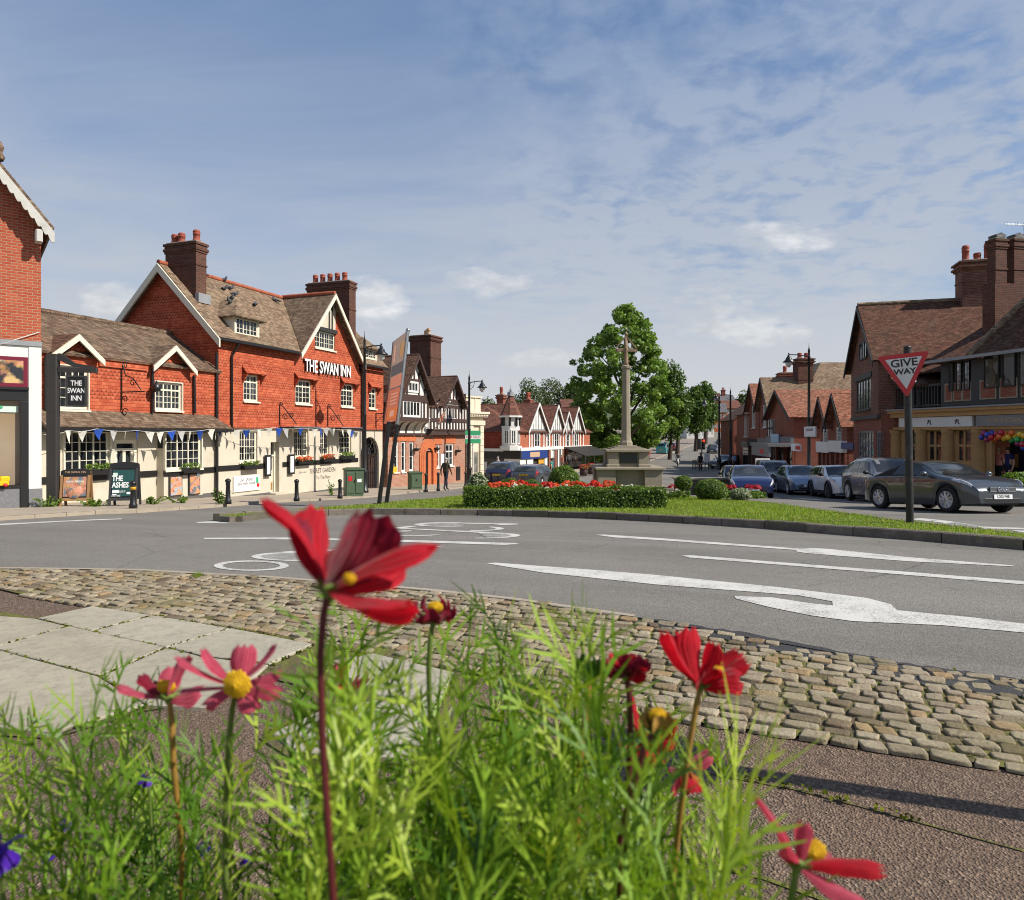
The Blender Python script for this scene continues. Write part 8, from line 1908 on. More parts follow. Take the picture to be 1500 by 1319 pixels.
def conifer(px,py,Y,label):
    s=Y/F; X=(px-CX)/F*Y; zb=g(Y); H=CZ+(HY-py)*s-zb; t=thing('conifer',label,'tree',(X,Y,zb),0,'trees along the street'); rs=np.random.RandomState(3); n=2600; u=rs.rand(n)**.7; a=rs.rand(n)*6.283; rr=u*H*.17*(.8+.3*rs.rand(n)); z=H-u*H*.75; pts=np.stack([rr*np.cos(a),rr*np.sin(a),z],1); d=np.stack([np.cos(a),np.sin(a),-.3+0*a],1); V,F_=cards(pts,d,H*.07,rs,.4,.5); cloudmesh('crown',V,F_,M['conifer'],t); mb=MB(); mb.tube([(0,0,-.3),(0,0,H*.95)],[H*.02,.02],6); mb.ob('trunk',M['bark'],t)
conifer(1040,563,255,'dark pointed conifer on the skyline of the hill'); conifer(1017,571,262,'smaller dark conifer at the left of the hill skyline')
# ---- hedge and clipped shrubs on the island
def hedge():
    b=gpx(828,745,.1); s=b.y/F; X0=(680-CX)/F*b.y; X1=(976-CX)/F*b.y; H=.50; t=thing('hedge','low clipped box hedge around the flower bed in front of the memorial','hedge',((X0+X1)/2,b.y,b.z)); rs=np.random.RandomState(8); hw=(X1-X0)/2; D_=.55
    segs=[(-hw,hw,0,D_),(hw-.9,hw,D_,2.3),(-hw,-hw+D_,D_,2.0)]
    mb=MB(); P=[];Nn=[]
    for i,(x0,x1,y0,y1) in enumerate(segs):
        h=H*(1 if i<1 else .93)
        mb.box(x0+.06,x1-.06,y0+.06+(.01*i),y1-.06,-.2,h-.06-.06*max(0,y1-.3))
        for (n,f) in ((int(5200*(x1-x0)*h/3),'f'),(int(5200*(x1-x0)*(y1-y0)/3),'t'),(int(5200*(y1-y0)*h/3),'l'),(int(5200*(y1-y0)*h/3),'r')):
            u=rs.rand(n); v=rs.rand(n); o=rs.randn(n)*.022+.0
            wob=.03*np.sin(u*(x1-x0)*5)+.02*np.sin(u*(x1-x0)*13+1)
            if f=='f': p=np.stack([x0+u*(x1-x0),y0-o+wob*.5,v*h],1); nn=np.tile([0,-1,.35],(n,1))
            elif f=='t': p=np.stack([x0+u*(x1-x0),y0+v*(y1-y0),h+o+wob],1); nn=np.tile([0,0,1],(n,1))
            elif f=='l': p=np.stack([x0-o,y0+u*(y1-y0),v*h],1); nn=np.tile([-1,0,.35],(n,1))
            else: p=np.stack([x1+o,y0+u*(y1-y0),v*h],1); nn=np.tile([1,0,.35],(n,1))
            P.append(p);Nn.append(nn)
    P=np.concatenate(P);P[:,2]-=.062*np.maximum(P[:,1]-.3,0);Nn=np.concatenate(Nn).astype(float); V,F_=cards(P,Nn,.05,rs,.62,.75); cloudmesh('foliage',V,F_,M['leaf_box'],t); mb.ob('shade_core',M['core'],t)
    mb=MB(); mb.box(-hw+.4,hw-.4,.4,2.6,-.2,.1); mb.ob('soil',plain('dark_soil',(.04,.028,.02),.95,.3,8,.8,.02),t)
    return b,s,X0,X1
HB=hedge()
def dome(px,pyt,pyb,wpx,label,Y=None,n=5000,m='leaf_dome',size=.045,sq=1.0,name='clipped_shrub',cat='shrub',lift=.1):
    b=gpx(px,pyb,lift) if Y is None else Vector(((px-CX)/F*Y,Y,g(Y)+lift)); s=b.y/F; r=wpx*s/2; H=CZ+(HY-pyt)*s-b.z; t=thing(name,label,cat,tuple(b),0,'clipped shrubs on the grass island'); rs=np.random.RandomState(int(px)); d=rs.randn(n,3); d/=np.linalg.norm(d,axis=1,keepdims=True); c=np.array([0,0,H*.5]); rad=np.array([r,r,H*.52]); k=1+.05*np.sin(d[:,0]*7)*np.sin(d[:,2]*8+1)+rs.randn(n)*.035
    p=c+d*rad*k[:,None]; p=p[p[:,2]>0]; d2=(p-c)/rad; V,F_=cards(p,d2+np.array([0,0,.2]),size,rs,.6,.7); cloudmesh('foliage',V,F_,M[m],t); mb=MB(); mb.ball((0,0,H*.5),1,14,(r*.93,r*.93,H*.485)); mb.ob('shade_core',M['core'],t); return t
dome(826,684,0,46,'tall clipped green dome in the flower bed left of the memorial',Y=20.6,n=7000)
dome(747,702,0,36,'small clipped green dome at the left of the flower bed',Y=21,n=3000)
dome(778,703.5,0,34,'flat topped little shrub behind the red flowers, between the two domes',Y=22.5,n=2200)
dome(851,707,0,30,'low green shrub tucked at the right foot of the tall dome',Y=21.5,n=2000)
dome(1041,703,733,46,'round clipped bush in front of the low stone planter',n=5000)
dome(1001,697.5,0,25,'small flat bush growing in the low stone planter',Y=24.2,n=1500,lift=.45)
dome(1085,716,733,30,'silvery pale bush between the red flowers by the stone slab',n=1200,m='leaf_pale',size=.06)
dome(700,694,0,30,'feathery pale plant at the left end of the hedge',Y=21.5,n=700,m='leaf_pale',size=.09)
dome(1447,703,0,44,'spiky green shrub at the right of the convertible in front of the stone bank',Y=21.5,n=1800,m='leaf_weed',size=.12)
dome(1490,694,0,50,'taller green shrub below the rainbow balloons',Y=21.2,n=1800,m='leaf_weed',size=.12)
# ---- bedding flowers
M['fl_red']=leafmat('red_geranium_petal',(.55,.015,.015),(.65,.05,.02),.25,.5,9); M['fl_scarlet']=leafmat('scarlet_petal',(.62,.07,.02),(.7,.12,.03),.25,.5,9); M['fl_white']=leafmat('white_petal',(.68,.68,.62),(.78,.78,.74),.3,.5,9); M['fl_crimson']=leafmat('crimson_petal',(.42,.01,.03),(.55,.03,.06),.25,.5,9)
def bedding(m,seed):
    rs=np.random.RandomState(seed); t=thing('geranium_plant','x','flower',(0,0,0),0,'geraniums in the beds'); n=150; a=rs.rand(n)*6.283; q=rs.rand(n)**.5*.2; p=np.stack([q*np.cos(a),q*np.sin(a),.03+.17*rs.rand(n)],1); V,F_=cards(p,np.tile([0,0,1.],(n,1)),.06,rs,.9,.5); cloudmesh('leaves',V,F_,M['leaf_weed'],t)
    P=[];N_=[]
    for k in range(6):
        c=np.array([rs.uniform(-.14,.14),rs.uniform(-.14,.14),rs.uniform(.24,.34)]); d=rs.randn(34,3); d/=np.linalg.norm(d,axis=1,keepdims=True); d[:,2]=np.abs(d[:,2])*.9; P.append(c+d*.055); N_.append(d)
    V,F_=cards(np.concatenate(P),np.concatenate(N_),.04,rs,.95,.3); cloudmesh('blooms',V,F_,M[m],t); return t
def beds():
    b,s,X0,X1=HB; protos={m:bedding(m,i+40) for i,m in enumerate(('fl_red','fl_scarlet','fl_white','fl_crimson'))}; used=set(); r=random.Random(6)
    lab={'fl_red':'red geranium in the bed behind the clipped hedge','fl_scarlet':'orange scarlet geranium in the bed behind the clipped hedge','fl_white':'white geranium among the red ones behind the clipped hedge','fl_crimson':'deep crimson flowers in the beds by the low stone planter'}
    def put(m,x,y,z,l=None,sc=1):
        if m not in used: o=protos[m]; used.add(m)
        else: o=dup(protos[m])
        o.location=(x,y,z); o.rotation_euler=(0,0,r.uniform(0,6.3)); o['label']=l or lab[m]; o.scale=(sc,)*3
    xs=[722,738,752,757,766,775,784,793,800,808,816,829,838,846,856,862,869,875,881,888,893,903]; 
    for i,px in enumerate(xs):
        for row in range(2):
            Y=b.y+.95+row*.8+r.uniform(-.2,.2); m='fl_white' if (i%4==3 and row==0) or (i%7==2 and row==1) else ('fl_scarlet' if i in (0,1,2,3,10,11,12,19,20) else 'fl_red')
            put(m,(px-CX)/F*(Y)+r.uniform(-.06,.06),Y,g(Y)+.1+.27+r.uniform(-.05,.05),None,r.uniform(.85,1.1))
    put('fl_white',(918-CX)/F*19.2,19.2,g(19.2)+.36)
    for px,py in ((986,730),(993,731),(1001,731.5),(1063,731),(1070,732),(1098,732),(1104,732),(1110,733)):
        p=gpx(px,py,.1); put('fl_crimson',p.x,p.y,p.z+.02,None,1.35)
    p=gpx(980,731,.1); put('fl_white',p.x,p.y,p.z-.02,'white flowers at the left of the crimson ones by the stone planter')
beds()
def barrel(px,py,label):
    p=gpx(px,py,.09); t=thing('flower_barrel',label,'planter',tuple(p),0,'flower barrels'); s=p.y/F; mb=MB(); mb.lathe([(.3,0),(.36,.25),(.36,.4),(.33,.6),(.3,.6),(.28,.52)],(0,0,0),14); mb.ob('tub',M['timber_dark'],t); rs=np.random.RandomState(4); d=rs.randn(420,3); d/=np.linalg.norm(d,axis=1,keepdims=True); d[:,2]=abs(d[:,2]); pt=d*np.array([.42,.42,.35])+np.array([0,0,.6]); V,F_=cards(pt[:220],d[:220],.12,rs,.8,.6); cloudmesh('leaves',V,F_,M['leaf_weed'],t); V,F_=cards(pt[220:]*1.03,d[220:],.1,rs,.9,.5); cloudmesh('blooms',V,F_,M['fl_crimson'],t)
barrel(855,697,'barrel tub of pink red flowers left of the memorial on the far pavement'); barrel(866,695,'second barrel tub of flowers nearest the memorial plinth')
# ---- window boxes and weeds
def windowbox(f,x0,x1,py,v,label,kind):
    u0,z=f.p(x0,py,v); u1,_=f.p(x1,py,v); u=(u0+u1)/2; w=u1-u0; P=(f.X+u*f.ux-v*f.uy,f.Y+u*f.uy+v*f.ux,f.zb+z-.2); t=thing('window_box',label,'window box',P,math.atan2(f.uy,f.ux),'window boxes on the pub'); mb=MB(); mb.bbox(-w/2,w/2,-.2,0,0,.2,.02); mb.ob('trough',M['black_paint'],t); rs=np.random.RandomState(int(x0)); n=int(140*w); pt=np.stack([rs.uniform(-w/2,w/2,n),rs.uniform(-.24,.02,n),.17+.2*rs.rand(n)],1); V,F_=cards(pt,np.tile([0,-.4,.9],(n,1)),.09,rs,.8,.7); cloudmesh('leaves',V,F_,M['leaf_weed'] if kind!='red' else M['fl_scarlet'],t)
    if kind=='red': V,F_=cards(pt[:n//3]-np.array([0,0,.06]),np.tile([0,-.6,.7],(n//3,1)),.09,rs,.8,.7); cloudmesh('foliage',V,F_,M['leaf_weed'],t)
windowbox(Wg,122,160,688,-.12,'window box of bright green leaves under the pub wing window behind the pavement boards','green')
windowbox(Wg,264,288,686,-.4,'window box of green leaves under the bay window of the pub wing','green')
windowbox(S,354,378,682,-.06,'window box of green leaves left of the pub doorway','green')
windowbox(S,434,454,674.5,-.06,'window box of scarlet flowers right of the pub doorway','red')
windowbox(S,470,487,671,-.06,'window box of scarlet flowers under the narrow middle pub window','red')
windowbox(S,498,516,668,-.06,'window box of trailing green leaves nearest the carriage arch','green')
def weed(px,py,h,label,seed,m='leaf_weed',n=90,w=.3):
    p=gpx(px,py,.09); t=thing('weed',label,'plant',tuple(p),0,'weeds at the foot of the pub wall'); rs=np.random.RandomState(seed); mb=MB(); pts=[]
    for k in range(9):
        a=rs.rand()*6.28; q=rs.rand()*w*.5; hh=h*rs.uniform(.5,1); tip=(q*math.cos(a)*1.6,q*math.sin(a)*1.6,hh); mb.tube([(q*math.cos(a)*.4,q*math.sin(a)*.4,0),tip],.008,4)
        for j in range(n//9): u=rs.rand(); pts.append([tip[0]*(.4+.6*u)+rs.randn()*.03,tip[1]*(.4+.6*u)+rs.randn()*.03,hh*u])
    mb.ob('stem',M['leaf_weed'],t); V,F_=cards(np.array(pts),np.tile([0,0,.8],(len(pts),1)),.1,rs,.5,.8); cloudmesh('leaves',V,F_,M[m],t)
weed(486,725.5,.75,'tall green weed below the word garden on the pub wall',1); weed(325,738,.5,'weeds at the corner by the pub downpipes',2,n=150,w=.7); weed(142,742,.3,'weeds between the two pavement boards',3,n=150,w=.8); weed(220,739,.25,'weeds right of the green chalkboard',4,n=150,w=.9); weed(70,743,.3,'weeds at the foot of the hanging sign post',5,n=150,w=.6); weed(268,737,.22,'weeds under the posters of the pub wing',6,n=150,w=.9)
def tuft(px,py,label,seed,h=.07):
    p=gpx(px,py,.02); t=thing('grass_tuft',label,'plant',tuple(p)); rs=np.random.RandomState(seed); V=[];Fc=[]
    for i in range(70): a=rs.rand()*6.28; q=rs.rand()*.05; x,y=q*math.cos(a),q*math.sin(a); l=rs.randn(2)*.03; w=.004; V+=[(x-w,y,0),(x+w,y,0),(x+l[0],y+l[1],h*rs.uniform(.5,1))]; Fc.append((3*i,3*i+1,3*i+2))
    me=bpy.data.meshes.new('blades'); me.from_pydata(V,[],Fc); me.materials.append(M['grass']); o=bpy.data.objects.new('blades',me); COL.objects.link(o); o.parent=t
tuft(290,846,'lone grass tuft at the road edge beside the cobbles',1)
def moss():
    rs=np.random.RandomState(12); P=[]
    k_=lambda x,y:(x/3.261,860+y/3.261)
    A0,A1,A2,A3,A4=k_(175,165),k_(430,229),k_(795,307),k_(960,348),k_(1290,390); T1,T2,T3=k_(735,150),k_(1105,214),k_(1500,292); B0=k_(330,204); C0,C1,C2,C3=k_(-40,310),k_(110,352),k_(475,447),k_(700,588)
    lines=[(A0,A1),(A1,A2),(A2,A3),(A3,A4),(T1,A1),(T2,A2),(T3,A4),(B0,C0),(C0,C1),(C1,C2),(C2,C3),(A2,C2),(k_(250,722),C3),(k_(440,106),T1),(T1,T2),(T2,T3),((1165,1158),(1240,1180)),((1280,1192),(1340,1205)),((1005,1262),(1120,1290)),((1040,1136),(1160,1158)),((390,1082),(470,1046)),((640,1045),(668,992))]
    for a,b in lines:
        A,B=gpx(*a),gpx(*b); n=int(260*(B-A).length)
        for _ in range(n):
            u=rs.rand(); 
            if math.sin(u*19+a[0])*.5+.5<rs.rand()*.9: continue
            q=A.lerp(B,u); P.append([q.x+rs.randn()*.012,q.y+rs.randn()*.012,.018+rs.rand()*.014])
    et_=[Vector(p) for p in et]; 
    for _ in range(2600):
        x=rs.uniform(-5.5,4.2); y=rs.uniform(2.6,7.4)
        if inpoly((x,y),et+eb) and math.sin(x*2.1+y)*math.sin(y*3.3-x)>.35: P.append([x+rs.randn()*.03,y+rs.randn()*.03,.022+rs.rand()*.012])
    P=np.array(P); V,F_=cards(P,np.tile([0,0,1.],(len(P),1)),.022,rs,.7,.6); o=cloudmesh('moss',V,F_,leafmat('yellow_green_moss',(.06,.085,.008),(.13,.14,.018),.05,.95,8,.02)); tag(o,'yellow green moss in the joints of flagstones and cobbles','moss',kind='stuff')
moss()
# ================================================================ planter and flowers in front of the camera
def petalmat(name,c1,c2,tr,vein=.55):
    t=NT(name); co=t.obj(); n=t.noise(co,70,4,.65); q=t.n('ShaderNodeAttribute',_attribute_name='across').outputs['Fac']
    w=t.math('SINE',t.math('ADD',t.math('MULTIPLY',q,24.0),t.math('MULTIPLY',n,3.0))); w=t.math('MULTIPLY_ADD',w,.5,.5); w=t.math('POWER',w,2.0)
    col=t.mix(t.ramp(n,[(.3,0),(.7,1)]),c1,c2); col=t.mix(t.math('MULTIPLY',w,vein),col,V3(c1,.6))
    p=t.pbr(col,.6,t.bump(t.math('ADD',w,t.math('MULTIPLY',n,.8)),.45,.0012),Specular__IOR__Level=.18,Sheen__Weight=.15)
    tb=t.n('ShaderNodeBsdfTranslucent',Color=t.mix(1.0,col,(1.35,.9,.95),'MULTIPLY')).outputs[0]
    return t.out(t.n('ShaderNodeMixShader',i0=tr,i1=p,i2=tb).outputs[0])
M['pet_red']=petalmat('crimson_cosmos_petal',(.40,.003,.014),(.62,.008,.024),.45); M['pet_pink']=petalmat('rose_cosmos_petal',(.46,.04,.085),(.64,.12,.18),.42); M['pet_dark']=petalmat('dark_cosmos_petal',(.16,.004,.02),(.32,.01,.035),.35)
M['disc']=leafmat('yellow_flower_centre',(.6,.33,.01),(.75,.48,.02),.2,.6,120,.2); M['stem_g']=leafmat('green_stem',(.10,.17,.03),(.16,.22,.045),.15,.5,20,.3); M['stem_r']=plain('maroon_stem',(.09,.012,.014),.5,.2,40,.05); M['stem_o']=plain('ochre_stem',(.3,.17,.035),.5,.2,40,.05)
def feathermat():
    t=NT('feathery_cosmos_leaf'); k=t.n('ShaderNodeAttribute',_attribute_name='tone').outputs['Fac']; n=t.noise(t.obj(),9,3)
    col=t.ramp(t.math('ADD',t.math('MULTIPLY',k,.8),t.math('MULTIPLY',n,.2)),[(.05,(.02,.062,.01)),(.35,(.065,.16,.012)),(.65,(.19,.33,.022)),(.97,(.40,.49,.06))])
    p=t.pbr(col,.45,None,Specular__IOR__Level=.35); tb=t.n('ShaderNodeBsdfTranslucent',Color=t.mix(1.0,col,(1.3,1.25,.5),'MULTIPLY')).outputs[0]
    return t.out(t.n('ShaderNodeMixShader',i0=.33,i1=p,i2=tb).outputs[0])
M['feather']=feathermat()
def trough():
    t=thing('planter_trough','dark timber planter trough holding the cosmos in the foreground','planter',(-.1,.75,0)); mb=MB(); 
    x0,x1,y0,y1=-1.0,.55,-.5,.28; mb.bbox(x0,x1,y0,y0+.05,0,.66,.01); mb.bbox(x0,x1,y1-.05,y1,0,.66,.01); mb.bbox(x0,x0+.05,y0+.051,y1-.051,0,.655,.01); mb.bbox(x1-.05,x1,y0+.051,y1-.051,0,.655,.01); mb.ob('box',M['timber_black'],t)
    mb=MB(); mb.box(x0+.05,x1-.05,y0+.05,y1-.05,.3,.6); mb.ob('soil',plain('potting_soil',(.03,.02,.014),.95,.3,20,.8,.02),t)
trough()
def petal(mb,P0,P1,w,phi,bow,cup=.25,notch=.12):
    """a strap petal from P0 to P1; phi turns its face from the viewer, bow bends it"""
    P0,P1=Vector(P0),Vector(P1); ax=(P1-P0); L=ax.length; a=ax.normalized(); v=((P0+P1)/2-Vector((0,0,CZ))).normalized(); s=a.cross(v).normalized(); s=Matrix.Rotation(phi,3,a)@s; n=s.cross(a)
    nu,nv=12,8; vs=[]; mb.q=getattr(mb,'q',[])
    for i in range(nu+1):
        u=i/nu; wd=w*(1+.05*math.sin(u*13+L*700))*(.16+.84*math.sin(min(1,u*1.18)*PI*.56)**.9)*(1 if u<.82 else 1-((u-.82)/.18)**2*.42)
        for j in range(nv+1):
            q=j/nv*2-1; tooth=notch*L*(.5-.5*math.cos(q*PI*2.6))*max(0,(u-.6)/.4)**2
            p=P0+a*(L*u-tooth)+s*(wd*.5*q)+n*(bow*L*math.sin(PI*u*.9)+cup*wd*(q*q-.4)+.05*wd*math.sin(q*9)*u+.035*wd*math.sin(u*9+q*3+L*900)*u)
            vs.append(p); mb.q.append(q)
    fs=[]
    for i in range(nu):
        for j in range(nv): k=i*(nv+1)+j; fs.append((k,k+1,k+nv+2,k+nv+1))
    mb.add(vs,fs,True)
def veined(o,q):
    a=o.data.attributes.new('across','FLOAT','POINT'); a.data.foreach_set('value',q); return o
def flower(label,base,d,petals,m,disc=None,stem=None,sm='stem_g',sw=.0022,cal=True,seed=0,pm2=None,group='cosmos flowers in the foreground'):
    """base pixel and distance; petals (tipx,tipy,ddepth,width px,phi,bow); stem pixel polyline (x,y,ddepth)"""
    B=ray(base[0],base[1],d); r=random.Random(seed); last=ray(*stem[-1][:2],d+stem[-1][2]) if stem else B
    foot=Vector((last.x,max(.4,last.y),.58)); t=thing('cosmos_flower',label,'flower',tuple(foot),0,group); o=foot; s=d/F
    for i,(x,y,dz,w,phi,bow) in enumerate(petals):
        mb=MB(); petal(mb,B-o+Vector((r.uniform(-1,1)*s*3,0,0)),ray(x,y,d+dz)-o,w*s,phi,bow); ob=veined(mb.ob('petal',M[pm2 if (pm2 and i%3==1) else m],t),mb.q)
    if disc:
        c=ray(disc[0],disc[1],d+disc[4] if len(disc)>4 else d-.004)-o; mb=MB()
        for k in range(70):
            a=k*2.4; q=math.sqrt(k/70); mb.ball(c+Vector((q*math.cos(a)*disc[2]*s,(-.35+q*.4)*disc[2]*s,q*math.sin(a)*disc[3]*s)),disc[2]*s*.15,5,(1,1,1.25))
        mb.ob('flower_centre',M['disc'],t)
    if cal:
        mb=MB(); mb.lathe([(.0008,-.006),(.003,-.002),(.0045,.001),(.003,.004)],B-o+Vector((0,.001,-.001)),10)
        for k in range(7): a=k*.9; e=Vector((math.cos(a)*.009,math.sin(a)*.009,.004+.003*(k%2))); mb.tube([B-o,B-o+e*.6+Vector((0,0,-.001)),B-o+e],[.0016,.0013,.0003],5)
        mb.ob('calyx',M['stem_g'],t)
    if stem:
        pts=[B-o]+[ray(x,y,d+dz)-o for x,y,dz in stem]
        if stem[-1][1]>1200: pts.append((0,0,0))
        else: q=pts[-1]; pts+= [Vector((q.x*.6,q.y*.5,q.z*.5)),(0,0,0)]
        mb=MB(); mb.tube(pts,[sw*.9]+[sw]*(len(pts)-1),8); mb.ob('stem',M[sm],t)
    return t
flower('large deep red cosmos on a dark stem nearest the camera, side on',(481,864),.31,[(472,740,.035,80,.7,.12),(556,784,.03,74,.4,.06),(586,812,.035,84,.5,.05),(377,733,.0,62,.25,-.12),(545,744,-.012,108,-.1,.12),(645,804,.0,96,.2,-.08),(610,884,-.012,104,-.3,.10),(448,757,.02,60,.6,.1),(520,800,.02,80,.5,.1)],'pet_red',(512,848,9,8,-.009),[(474,900,0),(469,960,0),(472,1080,0),(480,1200,0),(489,1330,0)],'stem_r',.0018,pm2='pet_dark',seed=1)
flower('rose pink cosmos facing the camera with a big yellow centre',(347,1006),.46,[(297,948,.0,36,.2,.05),(359,943,.012,40,.1,-.04),(404,941,.012,30,-.3,.06),(418,982,.004,28,.4,.03),(416,1018,-.008,29,.5,-.05),(374,1046,-.016,30,.2,-.05),(297,1037,-.012,34,-.2,-.08),(256,960,-.004,34,.4,.05),(262,1012,.008,26,.3,0)],'pet_pink',(347,1003,19,19,-.012),[(340,1040,0),(334,1100,.0),(330,1200,.02)],'stem_g',.0021,seed=2)
flower('rose pink cosmos seen from the side, left of the one facing the camera',(248,1024),.5,[(172,1003,.0,30,.3,.05),(208,986,.01,30,.3,.05),(273,962,-.01,34,.4,-.06),(300,1010,.0,46,.4,.03),(225,996,.02,28,.2,.1),(255,975,.02,32,.4,.1)],'pet_pink',(243,1006,13,9,.0),[(252,1060,0),(254,1120,0),(266,1240,.03)],'stem_o',.0022,pm2='pet_dark',seed=3)
flower('bright crimson cosmos at the right, opening upwards against the cobbles',(1026,1006),.5,[(973,921,.0,42,.3,.06),(1013,917,.015,46,.5,.05),(996,922,.02,40,.2,.04),(1046,938,.005,34,.4,.08),(1085,950,.01,30,.6,.06),(1099,966,.0,26,.8,.04),(1090,994,-.01,60,.3,-.1),(1064,960,.02,40,.2,.06),(1040,980,-.014,52,.2,.1)],'pet_red',(1052,982,8,6,.0),[(1019,1040,0),(1010,1090,0),(998,1180,.0),(985,1290,.02)],'stem_o',.0022,seed=4)
flower('dark double crimson cosmos left of the bright crimson one',(918,990),.52,[(884,962,.0,26,.4,.1),(893,955,.01,26,.8,.1),(905,952,.01,26,.3,.1),(918,955,0,26,.6,.1),(930,957,.01,26,.3,.1),(942,960,0,26,.7,.1),(953,966,0,24,.3,.1),(950,985,-.01,30,.4,.1),(895,980,-.01,30,.4,.1),(920,972,-.012,36,.2,.15),(936,978,-.012,32,.4,.15),(906,972,-.012,32,.4,.15),(928,966,.0,30,.5,.2),(900,966,.0,30,.5,.2)],'pet_dark',None,[(922,1020,0),(924,1080,0),(918,1200,.02)],'stem_r',.0024,pm2='pet_red',seed=5)
flower('withered curled cosmos head behind the large red one',(636,906),.55,[(604,893,0,22,.4,.3),(612,878,.01,20,.7,.3),(625,872,0,20,.3,.25),(640,870,0,20,.6,.3),(655,876,0,20,.4,.3),(667,886,0,18,.6,.3),(662,912,0,18,.4,-.35),(615,900,-.01,20,.4,.3),(650,890,-.012,22,.2,.4),(630,888,-.012,22,.3,.4)],'pet_dark',(637,890,11,8,-.004),[(631,930,0),(628,975,0),(630,1060,.02)],'stem_g',.0022,seed=6)
flower('tall open bud with pale green bracts left of the double crimson cosmos',(863,996),.5,[(846,962,0,14,.3,.1),(856,955,0,14,.3,.1),(868,958,0,14,.4,.1),(878,965,0,14,.3,.1),(862,966,-.01,20,.3,.2),(872,975,-.01,16,.3,.2)],'feather',None,[(860,1030,0),(853,1080,0),(846,1180,.02)],'stem_o',.0022,seed=7)
flower('closed yellowish bud on a leaning stem in front of the half hidden red flower',(960,1070),.42,[(945,1042,0,20,.3,.25),(955,1034,0,20,.5,.25),(968,1034,0,20,.3,.25),(980,1044,0,18,.4,.25),(962,1045,-.01,26,.3,.3)],'stem_o',(963,1047,12,9,-.004),[(945,1090,0),(928,1150,0),(908,1230,.02)],'stem_r',.002,seed=8)
flower('red cosmos half hidden in the leaves below the double crimson one',(950,1092),.62,[(918,1040,0,30,.4,.05),(925,1010,.01,30,.4,.05),(985,1046,0,44,.3,.05),(905,1090,0,34,.4,0),(990,1080,-.01,40,.4,0),(958,1125,-.01,40,.3,0),(930,1110,-.01,36,.2,0)],'pet_red',(955,1078,12,14,-.008),[(950,1140,0),(950,1260,.02)],'stem_g',.0022,seed=9)
flower('red cosmos low among the leaves beside the ochre stem',(1000,1125),.6,[(1042,1103,0,34,.3,0),(1030,1155,0,30,.4,0),(985,1165,0,32,.4,0),(978,1130,0,30,.3,0),(1015,1165,-.01,28,.3,0)],'pet_pink',None,[(1000,1170,0),(1000,1290,.02)],'stem_g',.002,pm2='pet_red',seed=10)
flower('ragged red cosmos at the bottom right, petals swept apart',(1168,1268),.4,[(1106,1167,.0,25,.3,-.05),(1148,1216,.02,22,.5,.08),(1178,1202,.005,26,.2,.05),(1220,1250,.012,26,.3,.08),(1300,1277,-.01,27,.7,-.06),(1275,1330,-.02,34,.3,.05),(1152,1240,-.005,28,.4,.1)],'pet_pink',(1190,1248,20,17,.004),[(1162,1300,0),(1155,1340,0)],'stem_g',.0022,pm2='pet_red',seed=11)
flower('pinkish cosmos hidden behind the dark stem of the large red one',(512,1010),.7,[(494,968,0,26,.4,.1),(508,965,0,28,.3,.1),(540,982,0,24,.4,.1),(525,990,0,26,.3,.1),(498,1000,0,26,.3,.1)],'pet_pink',None,[(514,1060,0),(520,1160,.02)],'stem_g',.002,pm2='pet_red',seed=12)
def small_flower(label,x,y,d,r,m,n=5,group='small bedding flowers in the foreground',tilt=0.0,name='pansy_flower',dc=True):
    B=ray(x,y,d); foot=Vector((B.x,max(.35,B.y+.05),.58)); t=thing(name,label,'flower',tuple(foot),0,group); s=d/F
    for k in range(n):
        a=2*PI*k/n+tilt; mb=MB(); petal(mb,B-foot,B-foot+Vector((math.cos(a)*r*s,-.004,math.sin(a)*r*s)),r*s*1.15,.15,.05,.15,.03); mb.ob('petal',M[m],t)
    if dc: mb=MB(); mb.ball(B-foot+Vector((0,-.006,0)),r*s*.2,7); mb.ob('flower_centre',M['disc'],t)
    mb=MB(); mb.tube([B-foot+Vector((0,.003,0)),(B-foot)*.5+Vector((.005,0,0)),(0,0,0)],.0013,6); mb.ob('stem',M['stem_g'],t)
M['pet_purple']=leafmat('violet_petal',(.05,.008,.3),(.09,.015,.42),.35,.5,40,.3); M['pet_lilac']=leafmat('lilac_petal',(.2,.1,.5),(.3,.18,.6),.35,.5,40,.3); M['pet_white']=leafmat('white_foreground_petal',(.66,.66,.55),(.75,.75,.68),.35,.5,40,.3)
small_flower('deep violet flower cut off by the left edge',-6,1240,.42,40,'pet_purple',5,name='petunia_flower',tilt=.4)
small_flower('small white flower with a yellow eye among the leaves',440,1188,.62,20,'pet_white',5)
for i,(x,y,lab) in enumerate(((99,1205,'lilac spike of tiny flowers near the left edge'),(70,1250,'violet bud just right of the deep violet flower'),(215,1140,'violet bud under the side on pink cosmos'),(300,1240,'violet bud low between the pink cosmos stems'),(360,1255,'violet bud beside the dark leaves low on the left'))):
    small_flower(lab,x,y,.6,11 if i else 9,'pet_purple' if i else 'pet_lilac',4,name='lobelia_flower',tilt=i,dc=False)
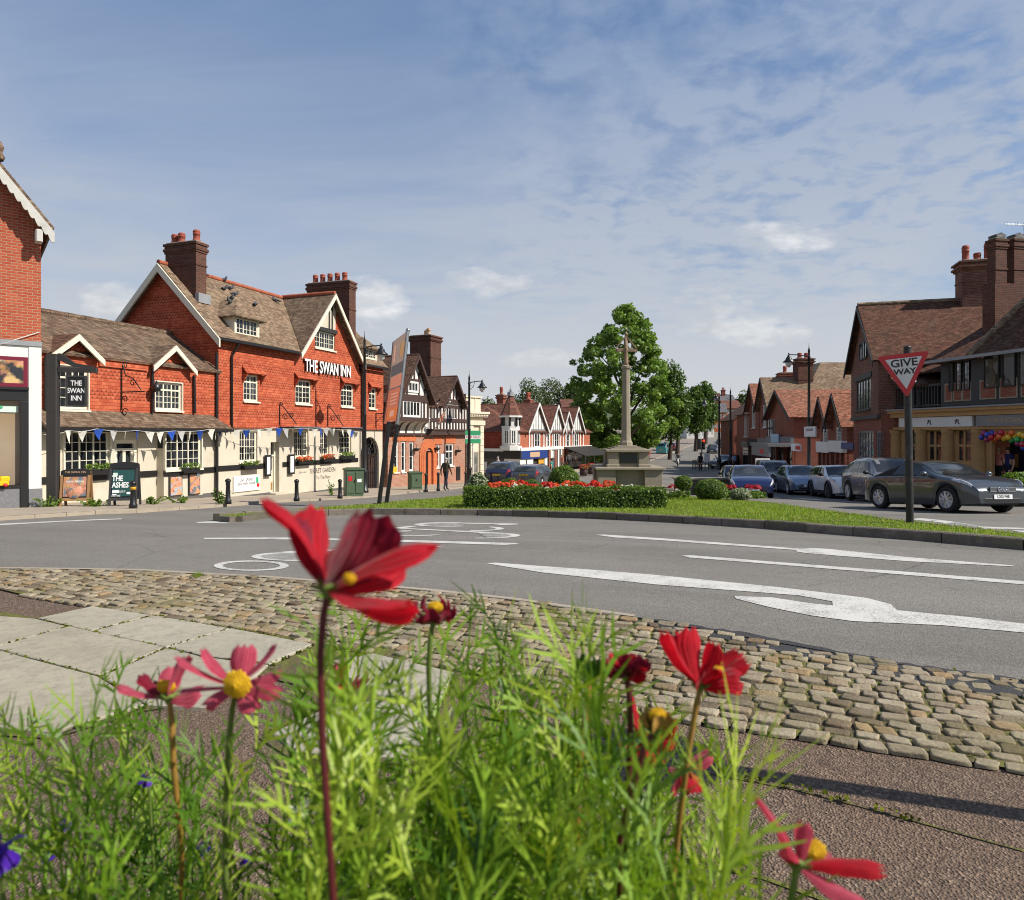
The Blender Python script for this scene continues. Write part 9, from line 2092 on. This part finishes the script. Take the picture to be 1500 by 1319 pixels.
# ---- the feathery leaves
def feather():
    rs=np.random.RandomState(21); V=[];Fc=[]
    TN=[]; cur=[0.5]
    def strip_(p0,p1,p2,w,nrm):
        """tapered two segment blade"""
        d=p2-p0; s=np.cross(d,nrm); s/=np.linalg.norm(s)+1e-9; k=len(V)
        for p,q in ((p0,.7),(p1,1.0),(p2,.22)): V.append(p-s*w*q*.5); V.append(p+s*w*q*.5)
        Fc.append((k,k+1,k+3,k+2)); Fc.append((k+2,k+3,k+5,k+4)); TN.extend((cur[0],cur[0]))
    outline=[(-80,1075),(0,1070),(30,1050),(60,1075),(100,1065),(140,1010),(165,985),(185,1030),(215,1040),(260,1070),(300,1085),(340,1085),(390,1060),(420,1050),(440,1000),(470,960),(505,930),(540,925),(575,985),(610,960),(650,930),(690,890),(720,885),(745,900),(775,990),(805,985),(850,930),(830,1010),(880,1030),(920,1050),(960,1060),(1010,1080),(1060,1105),(1085,1125),(1100,1180),(1060,1240),(1040,1300)]
    xs=[o[0] for o in outline]
    def top(x): return np.interp(x,sorted(xs),[y for _,y in sorted(outline)])
    specs=[]
    for (x,y) in outline[:-3]: specs.append((x,y+4,rs.uniform(.5,.75),1.0))
    for i in range(122):
        x=rs.choice([rs.uniform(-120,300),rs.uniform(430,860),rs.uniform(430,1060),rs.uniform(480,1000),rs.uniform(700,1050)]); y=top(x)+20+rs.rand()**.85*300; d=rs.uniform(.34,.95) if x>430 else rs.uniform(.4,.95); specs.append((x,min(y,1400),d,1.0))
    for (x,y,d) in ((1085,1135,.36),(1075,1110,.4),(1060,1145,.38),(500,880,.42),(860,920,.46),(845,950,.44)): specs.append((x,y,d,1.25))
    for (x,y,d,sc) in specs:
        if y>1140 and x>1030: continue
        base_t=rs.rand()
        tip=np.array(ray(x,y,d)); root=np.array([tip[0]*.75+rs.randn()*.05-.02,np.clip(tip[1]+rs.randn()*.08,.3,.95),.58]); lean=np.array([rs.randn()*.05,rs.randn()*.04,0])
        P=lambda u: root*(1-u)+tip*u+lean*math.sin(PI*u)
        H=np.linalg.norm(tip-root); n=max(6,int(H/.036)); 
        q=[P(k/6) for k in range(7)]
        for a,b in zip(q,q[1:]): strip_(a,(a+b)/2,b,.0026,np.array([0,-1,0.])); strip_(a,(a+b)/2,b,.0026,np.array([1,0,0.]))
        for k in range(n):
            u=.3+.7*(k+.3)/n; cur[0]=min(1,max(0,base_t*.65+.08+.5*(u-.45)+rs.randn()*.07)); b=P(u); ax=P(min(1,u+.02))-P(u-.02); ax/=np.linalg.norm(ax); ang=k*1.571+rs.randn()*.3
            for s in (0,PI):
                e=np.array([math.cos(ang+s),math.sin(ang+s),0]); L=rs.uniform(.045,.085)*sc*(1.0 if u<.85 else .7); up=rs.uniform(.9,2.2)
                dr=e+ax*up; dr/=np.linalg.norm(dr); nr=np.cross(dr,np.array([rs.randn(),rs.randn(),rs.randn()])); nr/=np.linalg.norm(nr)+1e-9
                tipl=b+dr*L+np.array([0,0,-.12*L]); w=.0026*rs.uniform(.75,1.3)
                strip_(b,b+dr*L*.5,tipl,w,nr); sd=np.cross(dr,nr)
                for f in (.3,.58):
                    for g_ in (-1,1):
                        if rs.rand()<.12: continue
                        c=b+dr*L*f; l=L*(.62-.3*f)*rs.uniform(.8,1.2); dd=dr*.85+sd*g_*.62; strip_(c,c+dd*l*.5,c+dd*l+dr*l*.12,w*.9,nr)
    V=np.array(V); Fc=np.array(Fc); 
    keep=V[Fc].mean(1)[:,1]>.2
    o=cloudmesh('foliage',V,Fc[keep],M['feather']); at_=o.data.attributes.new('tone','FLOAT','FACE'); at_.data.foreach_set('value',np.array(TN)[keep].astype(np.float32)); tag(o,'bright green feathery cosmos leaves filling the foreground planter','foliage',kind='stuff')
feather()
